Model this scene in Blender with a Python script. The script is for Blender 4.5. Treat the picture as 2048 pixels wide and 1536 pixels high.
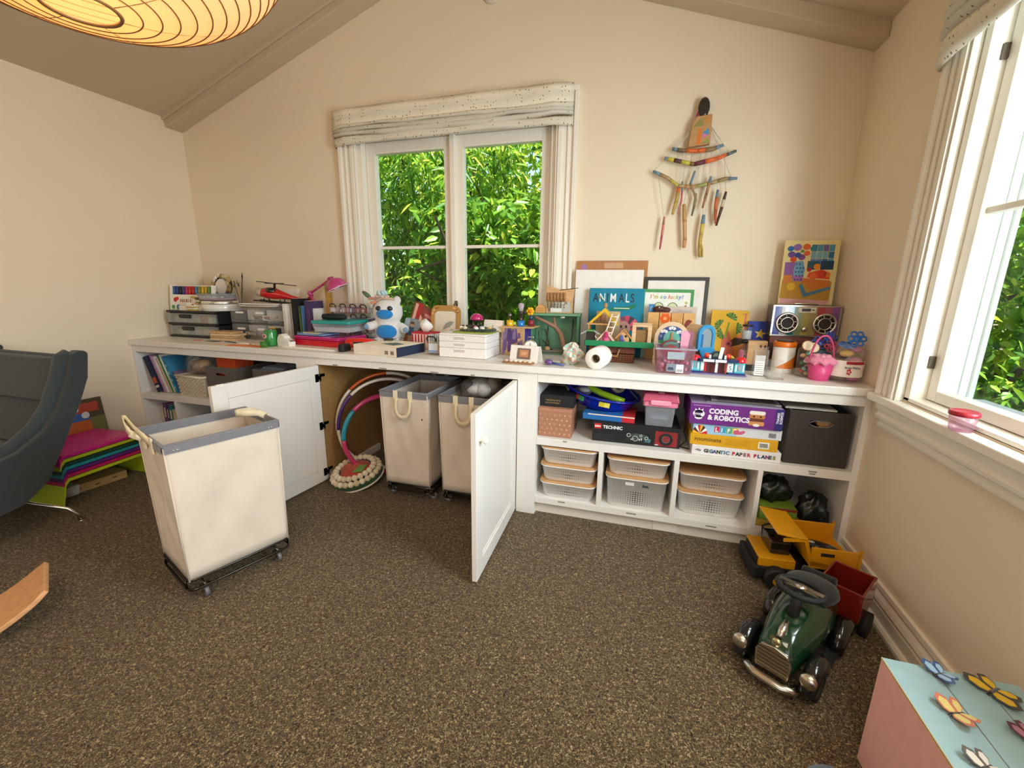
import bpy, math, random
from mathutils import Vector, Matrix, Euler
R = math.radians
random.seed(7)
scene = bpy.context.scene
for o in list(bpy.data.objects):
    bpy.data.objects.remove(o)
COL = scene.collection

# ---------------------------------------------------------------- camera
cam_data = bpy.data.cameras.new('camera')
cam_data.sensor_width = 36.0
cam_data.lens = 849.8 * 36.0 / 2048.0
cam_data.clip_start = 0.02
cam = bpy.data.objects.new('camera', cam_data)
COL.objects.link(cam)
_f = Vector((-0.275787, 0.934685, -0.22429))
_r = Vector((0.958253, 0.285661, 0.012169))
_u = Vector((-0.075445, 0.211571, 0.974446))
_m = Matrix((_r, _u, -_f)).transposed().to_4x4()
_m.translation = Vector((0.4392, -2.4867, 1.1372))
cam.matrix_world = _m
scene.camera = cam

# ---------------------------------------------------------------- world, sun, daylight, exposure
world = bpy.data.worlds.new('sky')
scene.world = world
world.use_nodes = True
wn = world.node_tree
wn.nodes.clear()
w_out = wn.nodes.new('ShaderNodeOutputWorld')
w_bg = wn.nodes.new('ShaderNodeBackground')
w_sky = wn.nodes.new('ShaderNodeTexSky')
w_sky.sky_type = 'NISHITA'
w_sky.sun_disc = False
w_sky.sun_elevation = R(58)
w_sky.sun_rotation = R(25)
w_bg.inputs['Strength'].default_value = 0.24
wn.links.new(w_sky.outputs[0], w_bg.inputs[0])
wn.links.new(w_bg.outputs[0], w_out.inputs[0])


def light(name, kind, loc, rot, energy, color, **kw):
    d = bpy.data.lights.new(name, kind)
    d.energy = energy
    d.color = color
    for k, v in kw.items():
        setattr(d, k, v)
    o = bpy.data.objects.new(name, d)
    COL.objects.link(o)
    o.location = loc
    o.rotation_euler = rot
    return o


# high sun coming over the roof onto the hedge; unseen eaves, added for shade, keep it out of the room
sun = light('sun', 'SUN', (0, -6, 8), (0, 0, 0), 13.0, (1.0, 0.94, 0.80), angle=R(0.6))
sun.rotation_euler = Vector((-0.30, 0.20, -0.93)).to_track_quat('-Z', 'Y').to_euler()
# daylight entering through the side window, the second side window and the garden doors behind
# the photographer, and an added fill light in a ceiling recess there
light('daylight_side_window', 'AREA', (1.50, -1.58, 1.40), (0, R(90), 0), 64, (0.86, 0.92, 1.0),
      shape='RECTANGLE', size=1.15, size_y=0.80)
light('daylight_second_side_window', 'AREA', (1.52, -3.85, 1.45), (0, R(90), 0), 26, (1.0, 0.94, 0.86),
      shape='RECTANGLE', size=1.15, size_y=1.2)
light('added_ceiling_fill', 'AREA', (0.38, -3.25, 2.62), (0, R(18.7), 0), 30, (1.0, 0.85, 0.66),
      shape='RECTANGLE', size=0.95, size_y=1.15)
light('daylight_garden_doors', 'AREA', (0.15, -5.45, 1.25), (R(90), 0, 0), 12, (1.0, 0.88, 0.72),
      shape='RECTANGLE', size=2.2, size_y=1.9)
scene.view_settings.view_transform = 'Standard'
scene.view_settings.look = 'None'
scene.view_settings.gamma = 1.0
scene.view_settings.exposure = 0.12
scene.view_settings.use_curve_mapping = False
scene.cycles.use_denoising = True
scene.cycles.max_bounces = 10
scene.cycles.diffuse_bounces = 5
scene.cycles.transparent_max_bounces = 24
scene.cycles.sample_clamp_indirect = 6.0
scene.cycles.caustics_reflective = False
scene.cycles.caustics_refractive = False


# ---------------------------------------------------------------- helpers
def hx(s):
    if not isinstance(s, str):
        return tuple(s)
    s = s.lstrip('#')
    o = []
    for i in (0, 2, 4):
        c = int(s[i:i + 2], 16) / 255
        o.append(c / 12.92 if c <= 0.04045 else ((c + 0.055) / 1.055) ** 2.4)
    return tuple(o)


MATS = {}


def vmat(name, rough=0.5, metal=0.0, coat=0.0, bump=0.0, bscale=200.0, var=0.0, vscale=6.0, sheen=0.0, spec=0.5,
         sss=0.0, stretch=None):
    """Material that takes its colour from the mesh's own 'Col' attribute, with procedural variation and relief."""
    if name in MATS:
        return MATS[name]
    m = bpy.data.materials.new(name)
    m.use_nodes = True
    nt = m.node_tree
    b = nt.nodes['Principled BSDF']
    at = nt.nodes.new('ShaderNodeAttribute')
    at.attribute_name = 'Col'
    b.inputs['Roughness'].default_value = rough
    b.inputs['Metallic'].default_value = metal
    b.inputs['Coat Weight'].default_value = coat
    b.inputs['Specular IOR Level'].default_value = spec
    b.inputs['Sheen Weight'].default_value = sheen
    src = at.outputs['Color']
    tc = nt.nodes.new('ShaderNodeTexCoord')
    vec = tc.outputs['Object']
    if stretch:
        mp = nt.nodes.new('ShaderNodeMapping')
        mp.inputs['Scale'].default_value = stretch
        nt.links.new(vec, mp.inputs[0])
        vec = mp.outputs[0]
    if var:
        n = nt.nodes.new('ShaderNodeTexNoise')
        n.inputs['Scale'].default_value = vscale
        n.inputs['Detail'].default_value = 4
        nt.links.new(vec, n.inputs['Vector'])
        mr = nt.nodes.new('ShaderNodeMapRange')
        mr.inputs['From Min'].default_value = 0.3
        mr.inputs['From Max'].default_value = 0.7
        mr.inputs['To Min'].default_value = 1 - var
        mr.inputs['To Max'].default_value = 1 + var
        nt.links.new(n.outputs['Fac'], mr.inputs['Value'])
        hs = nt.nodes.new('ShaderNodeHueSaturation')
        nt.links.new(mr.outputs[0], hs.inputs['Value'])
        nt.links.new(src, hs.inputs['Color'])
        src = hs.outputs[0]
    nt.links.new(src, b.inputs['Base Color'])
    if bump:
        n2 = nt.nodes.new('ShaderNodeTexNoise')
        n2.inputs['Scale'].default_value = bscale
        n2.inputs['Detail'].default_value = 3
        nt.links.new(vec, n2.inputs['Vector'])
        bp = nt.nodes.new('ShaderNodeBump')
        bp.inputs['Strength'].default_value = bump
        bp.inputs['Distance'].default_value = 0.002
        nt.links.new(n2.outputs['Fac'], bp.inputs['Height'])
        nt.links.new(bp.outputs[0], b.inputs['Normal'])
    MATS[name] = m
    return m


matte = vmat('painted_card', 0.75, var=0.04, vscale=30)
plastic = vmat('moulded_plastic', 0.35, var=0.02)
gloss = vmat('glossy_lacquer', 0.15, coat=0.5)
metal = vmat('bare_metal', 0.25, metal=1.0)
paint = vmat('white_eggshell_paint', 0.38, bump=0.05, bscale=60, var=0.015)
fabric = vmat('woven_fabric', 0.95, bump=0.5, bscale=900, var=0.06, vscale=40, sheen=0.2)
canvas = vmat('cotton_canvas', 0.9, bump=0.35, bscale=700, var=0.04, vscale=12)
plush = vmat('plush_pile', 1.0, bump=0.9, bscale=450, var=0.05, vscale=60, sheen=0.6)
wood = vmat('raw_wood', 0.55, var=0.14, vscale=14, bump=0.1, bscale=80, stretch=(1, 1, 7))
woodx = vmat('raw_wood_long_grain', 0.5, var=0.14, vscale=14, bump=0.1, bscale=80, stretch=(1, 6, 6))
rubber = vmat('black_rubber', 0.7, bump=0.1, bscale=300)
leafm = vmat('leaf_blade', 0.45, var=0.1, vscale=20)


def node_mat(name, build):
    if name in MATS:
        return MATS[name]
    m = bpy.data.materials.new(name)
    m.use_nodes = True
    m.node_tree.nodes.clear()
    build(m.node_tree)
    MATS[name] = m
    return m


def clear_mat(name, tint='ffffff', gl=0.10, body=0.0, bodycol='ffffff', rough=0.08):
    """Thin clear plastic or glass: tinted see-through, a fresnel gloss and a little milky body."""
    def f(nt):
        out = nt.nodes.new('ShaderNodeOutputMaterial')
        tr = nt.nodes.new('ShaderNodeBsdfTransparent')
        tr.inputs[0].default_value = (*hx(tint), 1)
        g = nt.nodes.new('ShaderNodeBsdfGlossy')
        g.inputs['Roughness'].default_value = rough
        lw = nt.nodes.new('ShaderNodeLayerWeight')
        lw.inputs[0].default_value = 0.5
        pw = nt.nodes.new('ShaderNodeMath')
        pw.operation = 'POWER'
        pw.inputs[1].default_value = 4.0
        nt.links.new(lw.outputs['Facing'], pw.inputs[0])
        mr = nt.nodes.new('ShaderNodeMapRange')
        mr.inputs['To Min'].default_value = gl * 0.4
        mr.inputs['To Max'].default_value = min(0.9, gl * 8)
        nt.links.new(pw.outputs[0], mr.inputs['Value'])
        d0 = nt.nodes.new('ShaderNodeBsdfDiffuse')
        d0.inputs[0].default_value = (*hx(bodycol), 1)
        d1 = nt.nodes.new('ShaderNodeBsdfTranslucent')
        d1.inputs[0].default_value = (*hx(bodycol), 1)
        d = nt.nodes.new('ShaderNodeMixShader')
        d.inputs[0].default_value = 0.4
        nt.links.new(d0.outputs[0], d.inputs[1])
        nt.links.new(d1.outputs[0], d.inputs[2])
        m1 = nt.nodes.new('ShaderNodeMixShader')
        m1.inputs[0].default_value = body
        nt.links.new(tr.outputs[0], m1.inputs[1])
        nt.links.new(d.outputs[0], m1.inputs[2])
        m2 = nt.nodes.new('ShaderNodeMixShader')
        nt.links.new(mr.outputs[0], m2.inputs[0])
        nt.links.new(m1.outputs[0], m2.inputs[1])
        nt.links.new(g.outputs[0], m2.inputs[2])
        nt.links.new(m2.outputs[0], out.inputs[0])
    return node_mat(name, f)


glass = clear_mat('window_glass', 'fbfffc', 0.035, 0.0, rough=0.01)
clear = clear_mat('clear_plastic', 'ffffff', 0.08, 0.045, 'ffffff')
clear_s = clear_mat('smoky_clear_plastic', 'f4f5f4', 0.08, 0.26, 'f0f0ea')
clear_p = clear_mat('pink_clear_plastic', 'f7dfea', 0.10, 0.18, 'e8c8d8')
clear_m = clear_mat('milky_clear_plastic', 'eef3f8', 0.08, 0.40, 'e6ecf6')
bagm = clear_mat('polythene_film', 'fcfdfd', 0.12, 0.15, 'ffffff', 0.2)


class MB:
    def __init__(s, col='cccccc'):
        s.v = []; s.f = []; s.c = []; s.s = []; s.col = hx(col); s.mx = None

    def C(s, col):
        s.col = hx(col); return s

    def T(s, loc=None, rot=(0, 0, 0), sc=(1, 1, 1)):
        if loc is None:
            s.mx = None
        else:
            s.mx = Matrix.LocRotScale(Vector(loc), Euler(rot), Vector(sc))
        return s

    def add(s, vs, fs, sm=False):
        n = len(s.v)
        if s.mx is not None:
            vs = [tuple(s.mx @ Vector(p)) for p in vs]
        s.v += [tuple(p) for p in vs]
        for f in fs:
            s.f.append(tuple(n + i for i in f)); s.c.append(s.col); s.s.append(sm)
        return s

    def box(s, x0, x1, y0, y1, z0, z1):
        return s.add([(x0, y0, z0), (x1, y0, z0), (x1, y1, z0), (x0, y1, z0), (x0, y0, z1), (x1, y0, z1), (x1, y1, z1), (x0, y1, z1)],
                     [(3, 2, 1, 0), (4, 5, 6, 7), (0, 1, 5, 4), (1, 2, 6, 5), (2, 3, 7, 6), (3, 0, 4, 7)])

    def cbox(s, c, d):
        return s.box(c[0] - d[0] / 2, c[0] + d[0] / 2, c[1] - d[1] / 2, c[1] + d[1] / 2, c[2] - d[2] / 2, c[2] + d[2] / 2)

    def frust(s, x0, x1, y0, y1, z0, z1, k=0.9, ky=None):
        """Box whose bottom is k times its top."""
        ky = k if ky is None else ky
        cx, cy = (x0 + x1) / 2, (y0 + y1) / 2
        a, b = (x1 - x0) / 2, (y1 - y0) / 2
        v = [(cx + i * a * k, cy + j * b * ky, z0) for i, j in ((-1, -1), (1, -1), (1, 1), (-1, 1))] + \
            [(cx + i * a, cy + j * b, z1) for i, j in ((-1, -1), (1, -1), (1, 1), (-1, 1))]
        return s.add(v, [(3, 2, 1, 0), (4, 5, 6, 7), (0, 1, 5, 4), (1, 2, 6, 5), (2, 3, 7, 6), (3, 0, 4, 7)])

    def ring(s, rings, sm=True, cap=(True, True), closed=False):
        n = len(rings[0])
        vs = [p for r in rings for p in r]
        fs = []
        m = len(rings)
        for i in range(m if closed else m - 1):
            j = (i + 1) % m
            for k in range(n):
                k2 = (k + 1) % n
                fs.append((i * n + k, i * n + k2, j * n + k2, j * n + k))
        s.add(vs, fs, sm)
        if not closed:
            base = len(s.v) - len(vs)
            if cap[0]:
                s.f.append(tuple(base + k for k in reversed(range(n)))); s.c.append(s.col); s.s.append(False)
            if cap[1]:
                s.f.append(tuple(base + (m - 1) * n + k for k in range(n))); s.c.append(s.col); s.s.append(False)
        return s

    def tube(s, pts, r, n=8, closed=False, cap=True):
        pts = [Vector(p) for p in pts]
        m = len(pts)
        rr = r if isinstance(r, (list, tuple)) else [r] * m
        rings = []
        ref = None
        for i, p in enumerate(pts):
            if closed:
                d = pts[(i + 1) % m] - pts[i - 1]
            else:
                d = pts[min(i + 1, m - 1)] - pts[max(i - 1, 0)]
            d.normalize()
            if ref is None:
                ref = Vector((0, 0, 1)) if abs(d.z) < 0.9 else Vector((1, 0, 0))
            a = d.cross(ref)
            if a.length < 1e-6:
                a = d.orthogonal()
            a.normalize()
            b = a.cross(d).normalized()
            ref = b
            rings.append([tuple(p + rr[i] * (math.cos(t) * a + math.sin(t) * b)) for t in [2 * math.pi * k / n for k in range(n)]])
        return s.ring(rings, True, (cap, cap), closed)

    def cyl(s, p0, p1, r0, r1=None, n=16, cap=True):
        return s.tube([p0, p1], [r0, r0 if r1 is None else r1], n, False, cap)

    def lathe(s, prof, n=24, c=(0, 0, 0), cap=True, sx=1, sy=1):
        rings = [[(c[0] + sx * r * math.cos(2 * math.pi * k / n), c[1] + sy * r * math.sin(2 * math.pi * k / n), c[2] + z) for k in range(n)]
                 for r, z in prof]
        return s.ring(rings, True, (cap, cap))

    def ball(s, c, r, n=12, m=8):
        if not isinstance(r, (tuple, list)):
            r = (r, r, r)
        rings = []
        for i in range(m + 1):
            t = math.pi * i / m
            q = max(math.sin(t), 0.02)
            rings.append([(c[0] + r[0] * q * math.cos(2 * math.pi * k / n), c[1] + r[1] * q * math.sin(2 * math.pi * k / n),
                           c[2] - r[2] * math.cos(t)) for k in range(n)])
        return s.ring(rings)

    def prism(s, poly, a0, a1, ax='y', sm=False):
        """Extrude a 2-D outline: ax 'y' takes (x,z), 'z' takes (x,y), 'x' takes (y,z)."""
        def P(p, a):
            return {'y': (p[0], a, p[1]), 'z': (p[0], p[1], a), 'x': (a, p[0], p[1])}[ax]
        n = len(poly)
        vs = [P(p, a0) for p in poly] + [P(p, a1) for p in poly]
        s.add(vs, [(k, (k + 1) % n, n + (k + 1) % n, n + k) for k in range(n)], sm)
        base = len(s.v) - 2 * n
        for fc in (tuple(base + k for k in reversed(range(n))), tuple(base + n + k for k in range(n))):
            s.f.append(fc); s.c.append(s.col); s.s.append(False)
        return s

    def torus(s, c, R_, r, n=32, m=8, ax='z', arc=(0, 2 * math.pi), sq=1.0):
        full = abs(arc[1] - arc[0] - 2 * math.pi) < 1e-6
        k = n if full else n + 1
        pts = []
        for i in range(k):
            t = arc[0] + (arc[1] - arc[0]) * i / n
            a, b = R_ * math.cos(t), R_ * sq * math.sin(t)
            pts.append({'z': (c[0] + a, c[1] + b, c[2]), 'y': (c[0] + a, c[1], c[2] + b), 'x': (c[0], c[1] + a, c[2] + b)}[ax])
        return s.tube(pts, r, m, full)

    def mesh(s, name):
        me = bpy.data.meshes.new(name)
        me.from_pydata(s.v, [], s.f)
        me.update()
        at = me.color_attributes.new('Col', 'FLOAT_COLOR', 'CORNER')
        data = []
        for p in me.polygons:
            c = s.c[p.index]
            data += [c[0], c[1], c[2], 1.0] * p.loop_total
        at.data.foreach_set('color', data)
        me.polygons.foreach_set('use_smooth', s.s)
        return me

    def to(s, name, mat, parent=None, bevel=0.0, seg=2, solid=0.0, sub=0, kind=None, label=None):
        o = bpy.data.objects.new(name, s.mesh(name))
        o.data.materials.append(mat)
        COL.objects.link(o)
        if parent is not None:
            o.parent = parent
        finish(o, bevel, seg, solid, sub)
        if kind:
            o['kind'] = kind
        if label:
            o['label'] = label
        return o


def finish(o, bevel=0.0, seg=2, solid=0.0, sub=0):
    if solid:
        md = o.modifiers.new('thickness', 'SOLIDIFY'); md.thickness = solid; md.offset = 0
    if bevel:
        md = o.modifiers.new('edges', 'BEVEL'); md.width = bevel; md.segments = seg; md.limit_method = 'ANGLE'; md.angle_limit = R(40)
        md.harden_normals = False
    if sub:
        md = o.modifiers.new('smooth', 'SUBSURF'); md.levels = sub; md.render_levels = sub


def tag(o, label, cat, group=None):
    o['label'] = label; o['category'] = cat
    if group:
        o['group'] = group
    return o


def thing(name, label, cat, loc=(0, 0, 0), rz=0.0, group=None, rot=None):
    o = bpy.data.objects.new(name, None)
    o.empty_display_size = 0.05
    COL.objects.link(o)
    o.location = loc
    o.rotation_euler = rot if rot else (0, 0, rz)
    return tag(o, label, cat, group)


def one(name, label, cat, mb, mat, loc=(0, 0, 0), rz=0.0, group=None, bevel=0.0, rot=None, solid=0.0, sub=0, seg=2):
    o = mb.to(name, mat, None, bevel, seg, solid, sub)
    o.location = loc
    o.rotation_euler = rot if rot else (0, 0, rz)
    return tag(o, label, cat, group)


def struct(name, mb, mat, parent=None, bevel=0.0):
    o = mb.to(name, mat, parent, bevel)
    if parent is None:
        o['kind'] = 'structure'
    return o


def copy_tree(o, parent=None):
    c = o.copy()
    COL.objects.link(c)
    c.parent = parent
    for ch in [k for k in bpy.data.objects if k.parent == o]:
        copy_tree(ch, c)
    return c


def text(body, size, col, parent, loc, rot=(R(90), 0, 0), name='lettering', align='LEFT', ext=0.0004, mat=None, sx=1.0, bold=0.0, shear=0.0):
    cu = bpy.data.curves.new(name, 'FONT')
    cu.body = body
    cu.size = size
    cu.align_x = align
    cu.extrude = ext
    cu.offset = bold
    cu.shear = shear
    cu.resolution_u = 3
    if mat is None:
        key = 'ink_' + col
        mat = MATS.get(key)
        if mat is None:
            mat = bpy.data.materials.new(key)
            mat.use_nodes = True
            b = mat.node_tree.nodes['Principled BSDF']
            b.inputs['Base Color'].default_value = (*hx(col), 1)
            b.inputs['Roughness'].default_value = 0.6
            MATS[key] = mat
    cu.materials.append(mat)
    tmp = bpy.data.objects.new('tmp', cu)
    me = bpy.data.meshes.new_from_object(tmp)
    me.name = name
    bpy.data.objects.remove(tmp)
    bpy.data.curves.remove(cu)
    o = bpy.data.objects.new(name, me)
    COL.objects.link(o)
    o.parent = parent
    o.location = loc
    o.rotation_euler = rot
    o.scale = (sx, 1, 1)
    return o


def marks(parent, x0, x1, z, h, col, y=-.0008, gap=.3, seed=1, name='illegible_print'):
    """A line of small printed strokes where the photograph's print is too small to read."""
    rnd_ = random.Random(seed)
    m_ = MB(col)
    x = x0
    while x < x1:
        w_ = h * rnd_.uniform(.25, .6)
        m_.box(x, min(x1, x + w_), y, 0, z + (h * .3 if rnd_.random() < .3 else 0), z + h)
        x += w_ + h * gap * rnd_.uniform(.6, 1.6)
    return m_.to(name, matte, parent)


def arcpts(cx, cz, r, a0, a1, n=12, sq=1.0):
    return [(cx + r * math.cos(R(a0 + (a1 - a0) * i / n)), cz + sq * r * math.sin(R(a0 + (a1 - a0) * i / n))) for i in range(n + 1)]


def disc2(cx, cz, r, n=16, sq=1.0):
    return arcpts(cx, cz, r, 0, 360 * (n - 1) / n, n - 1, sq)


def rrect(x0, x1, z0, z1, r, n=4):
    p = []
    for cx, cz, a in ((x1 - r, z1 - r, 0), (x0 + r, z1 - r, 90), (x0 + r, z0 + r, 180), (x1 - r, z0 + r, 270)):
        p += arcpts(cx, cz, r, a, a + 90, n)
    return p

# ================================================================= the room
XL, XR = -2.718, 1.334
YF = -5.6
HC, ZS = 0.770, 0.738
D = 0.5735
F = -0.5586
ZW = 2.212                     # side wall height
SL = 0.338
XM = (XL + XR) / 2
ZR = ZW + SL * (XR - XM)


def roof_z(x):
    return ZR - SL * abs(x - XM)


wallm = vmat('wall_plaster', 0.7, bump=0.12, bscale=35, var=0.012, vscale=3)
ceilm = vmat('ceiling_plaster', 0.8, bump=0.1, bscale=30, var=0.012, vscale=3)
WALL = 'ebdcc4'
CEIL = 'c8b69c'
TRIM = 'f1ebe0'


def carpet(nt):
    out = nt.nodes.new('ShaderNodeOutputMaterial')
    b = nt.nodes.new('ShaderNodeBsdfPrincipled')
    b.inputs['Roughness'].default_value = 1.0
    b.inputs['Specular IOR Level'].default_value = 0.1
    b.inputs['Sheen Weight'].default_value = 0.15
    tc = nt.nodes.new('ShaderNodeTexCoord')
    n1 = nt.nodes.new('ShaderNodeTexNoise')
    n1.inputs['Scale'].default_value = 150
    n1.inputs['Detail'].default_value = 3.0
    n1.inputs['Distortion'].default_value = 1.6
    r1 = nt.nodes.new('ShaderNodeValToRGB')
    e = r1.color_ramp.elements
    e[0].position = 0.34; e[0].color = (*hx('2c2214'), 1)
    e[1].position = 0.67; e[1].color = (*hx('c2ab82'), 1)
    k = e.new(0.50); k.color = (*hx('5a4930'), 1)
    k = e.new(0.60); k.color = (*hx('86714c'), 1)
    n2 = nt.nodes.new('ShaderNodeTexNoise')
    n2.inputs['Scale'].default_value = 1.6
    n2.inputs['Detail'].default_value = 3
    mr = nt.nodes.new('ShaderNodeMapRange')
    mr.inputs['To Min'].default_value = 0.80
    mr.inputs['To Max'].default_value = 1.06
    hs = nt.nodes.new('ShaderNodeHueSaturation')
    bp = nt.nodes.new('ShaderNodeBump')
    bp.inputs['Strength'].default_value = 0.9
    bp.inputs['Distance'].default_value = 0.006
    for n in (n1, n2):
        nt.links.new(tc.outputs['Object'], n.inputs['Vector'])
    nt.links.new(n1.outputs['Fac'], r1.inputs[0])
    nt.links.new(n2.outputs['Fac'], mr.inputs['Value'])
    nt.links.new(r1.outputs[0], hs.inputs['Color'])
    nt.links.new(mr.outputs[0], hs.inputs['Value'])
    nt.links.new(hs.outputs[0], b.inputs['Base Color'])
    nt.links.new(n1.outputs['Fac'], bp.inputs['Height'])
    nt.links.new(bp.outputs[0], b.inputs['Normal'])
    nt.links.new(b.outputs[0], out.inputs[0])


carpetm = node_mat('brown_flecked_carpet', carpet)
struct('floor', MB('806a50').box(XL - .15, XR + .15, YF - .15, 0.15, -0.1, 0.0), carpetm)

# back wall (gable) with a window opening
WX0, WX1, WZ0, WZ1 = -1.315, -0.060, 0.772, 2.025   # rough opening of the back window
t = 0.14
wb = MB(WALL)
wb.box(XL - t, WX0, 0, t, -0.1, ZW)
wb.box(WX1, XR + t, 0, t, -0.1, ZW)
wb.box(WX0, WX1, 0, t, -0.1, WZ0)
wb.box(WX0, WX1, 0, t, WZ1, ZW)
wb.prism([(XL - t, ZW), (XR + t, ZW), (XR + t, ZW - SL * t + .2), (XM, ZR + .2), (XL - t, ZW - SL * t + .2)], 0, t, 'y')
struct('wall_back', wb, wallm)
struct('wall_left', MB(WALL).box(XL - t, XL, YF, 0, -0.1, ZW + .08), wallm)
# right wall with its window opening
VY0, VY1 = -2.00, -0.735
struct('wall_right', MB(WALL).box(XR, XR + t, YF, -4.5, -0.1, ZW + .08).box(XR, XR + t, -3.2, VY0, -0.1, ZW + .08).box(XR, XR + t, -4.5, -3.2, -0.1, .8)
       .box(XR, XR + t, -4.5, -3.2, 2.05, ZW + .08).box(XR, XR + t, VY1, 0, -0.1, ZW + .08)
       .box(XR, XR + t, VY0, VY1, -0.1, WZ0).box(XR, XR + t, VY0, VY1, WZ1, ZW + .08), wallm)
# wall behind the photographer, with wide garden doors
wf = MB(WALL)
wf.box(XL - t, -1.0, YF - t, YF, -0.1, ZW).box(1.25, XR + t, YF - t, YF, -0.1, ZW).box(-1.0, 1.25, YF - t, YF, 2.15, ZW)
wf.prism([(XL - t, ZW), (XR + t, ZW), (XR + t, ZW - SL * t + .2), (XM, ZR + .2), (XL - t, ZW - SL * t + .2)], YF - t, YF, 'y')
struct('wall_front', wf, wallm)
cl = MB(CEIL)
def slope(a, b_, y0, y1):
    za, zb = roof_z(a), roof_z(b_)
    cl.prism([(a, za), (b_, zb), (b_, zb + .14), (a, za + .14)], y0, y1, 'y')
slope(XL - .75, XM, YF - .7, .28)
# the right slope has an added, capped recess for the unseen fill light above and behind the photographer
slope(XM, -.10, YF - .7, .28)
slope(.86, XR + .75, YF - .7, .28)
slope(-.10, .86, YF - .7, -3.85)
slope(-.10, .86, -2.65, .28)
cl.prism([(-.14, roof_z(-.10) + .14), (.90, roof_z(.86) + .14), (.90, roof_z(.86) + .20), (-.14, roof_z(-.10) + .20)], -3.9, -2.6, 'y')  # lid added to keep the sun out of the recess
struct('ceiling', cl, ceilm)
# sloping trim beams along the gable
BW, BH = 0.118, 0.062
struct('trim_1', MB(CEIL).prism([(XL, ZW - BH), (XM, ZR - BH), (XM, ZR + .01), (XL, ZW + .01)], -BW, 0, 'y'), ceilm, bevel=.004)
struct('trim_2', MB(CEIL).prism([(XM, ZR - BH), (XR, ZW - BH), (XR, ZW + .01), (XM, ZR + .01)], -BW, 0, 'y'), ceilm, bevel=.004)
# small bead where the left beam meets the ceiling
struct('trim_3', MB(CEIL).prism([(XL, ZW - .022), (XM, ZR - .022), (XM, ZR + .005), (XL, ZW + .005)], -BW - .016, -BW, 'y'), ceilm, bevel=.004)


# baseboards
def base_profile(h=.128):
    return [(0, 0), (-.034, 0), (-.034, .012), (-.028, .02), (-.02, .022), (-.02, .062), (-.016, .07), (-.022, .078), (-.018, .09), (-.010, .104),
            (-.014, .112), (-.012, h), (0, h)]


def base_along(name, x, sgn, y0, y1):
    pr = base_profile()
    m = MB(TRIM)
    n = len(pr)
    v = [(x + sgn * p[0], y0, p[1]) for p in pr] + [(x + sgn * p[0], y1, p[1]) for p in pr]
    m.add(v, [(k, (k + 1) % n, n + (k + 1) % n, n + k) for k in range(n)] + [tuple(range(n)), tuple(range(n, 2 * n))])
    struct(name, m, paint)


base_along('baseboard_right', XR, 1, YF, F)
base_along('baseboard_left', XL, -1, YF, F)


def window(name, x0, x1, z0, z1, g, latch=True):
    """Casement window in the plane y = 0, room on the -y side. x0..x1 rough opening, g = glass x edges of the two sashes."""
    w = bpy.data.objects.new(name, None)
    COL.objects.link(w)
    w['kind'] = 'structure'
    zt, zb, zm = 1.927, 0.822, 1.3706
    # moulded casing: flat board, then three raised beads towards the opening
    for nm, a, s_ in (('casing', x0, -1), ('casing', x1, 1)):
        m = MB(TRIM)
        m.box(min(a + s_ * .115, a), max(a + s_ * .115, a), -.020, 0, 0.766, z1 + .10)
        for off, wd, dp in ((.095, .020, .034), (.062, .010, .028), (.012, .022, .030), (.0, .006, .024)):
            c0 = a + s_ * off
            m.box(min(c0, c0 + s_ * wd), max(c0, c0 + s_ * wd), -dp, -.02, 0.766, z1 + .10)
        m.to(nm, paint, w, .003)
    m = MB(TRIM)
    m.box(x0, x1, -.020, 0, z1, z1 + .10).box(x0, x1, -.03, -.02, z1, z1 + .014).box(x0 - .115, x1 + .115, -.035, 0, z1 + .10, z1 + .125)
    m.to('head_casing', paint, w, .003)
    # jamb lining
    m = MB(TRIM)
    m.box(x0, x0 + .03, 0, .14, z0, z1).box(x1 - .03, x1, 0, .14, z0, z1).box(x0, x1, 0, .14, z1 - .03, z1).box(x0, x1, -.0, .14, z0 - .004, z0 + .012)
    m.to('jamb', paint, w, .002)
    xm = (g[1] + g[2]) / 2
    m = MB(TRIM).box(xm - .016, xm + .016, .02, .045, z0 + .012, z1 - .03)
    m.to('astragal', paint, w, .003)
    for a, b_ in ((g[0], g[1]), (g[2], g[3])):
        s0 = x0 + .032 if a == g[0] else xm + .001
        s1 = xm - .001 if a == g[0] else x1 - .032
        fr = MB(TRIM)
        fr.box(s0, a, .045, .09, z0 + .014, z1 - .032).box(b_, s1, .045, .09, z0 + .014, z1 - .032)
        fr.box(a, b_, .045, .09, z0 + .014, zb).box(a, b_, .045, .09, zt, z1 - .032)
        so = fr.to('sash', paint, w, .003)
        MB(TRIM).box(a, b_, .058, .088, zm - .009, zm + .009).to('muntin', paint, so, .002)
        MB('ffffff').box(a - .004, b_ + .004, .071, .075, zb - .004, zm).to('pane', glass, so)
        MB('ffffff').box(a - .004, b_ + .004, .071, .075, zm, zt + .004).to('pane', glass, so)
    if latch:
        m = MB('8a8078')
        m.prism(rrect(xm + .004, xm + .024, .985, 1.045, .009), .014, .022, 'y')
        m.cyl((xm + .014, .014, 1.02), (xm + .014, -.004, 1.02), .006, n=8)
        m.prism(rrect(xm + .008, xm + .020, .965, 1.026, .006), -.010, -.002, 'y')
        m.to('latch', metal, w)
    return w


window('window_1', WX0, WX1, WZ0, WZ1, (-1.220, -0.749, -0.623, -0.152))
# the side window is the same joinery turned to the right wall
w2 = window('window_2', -0.63, 0.63, WZ0, WZ1, (-.555, -.063, .063, .555), True)
w2.matrix_world = Matrix.Translation((XR, -1.368, 0)) @ Matrix.Rotation(R(-90), 4, 'Z')
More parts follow.
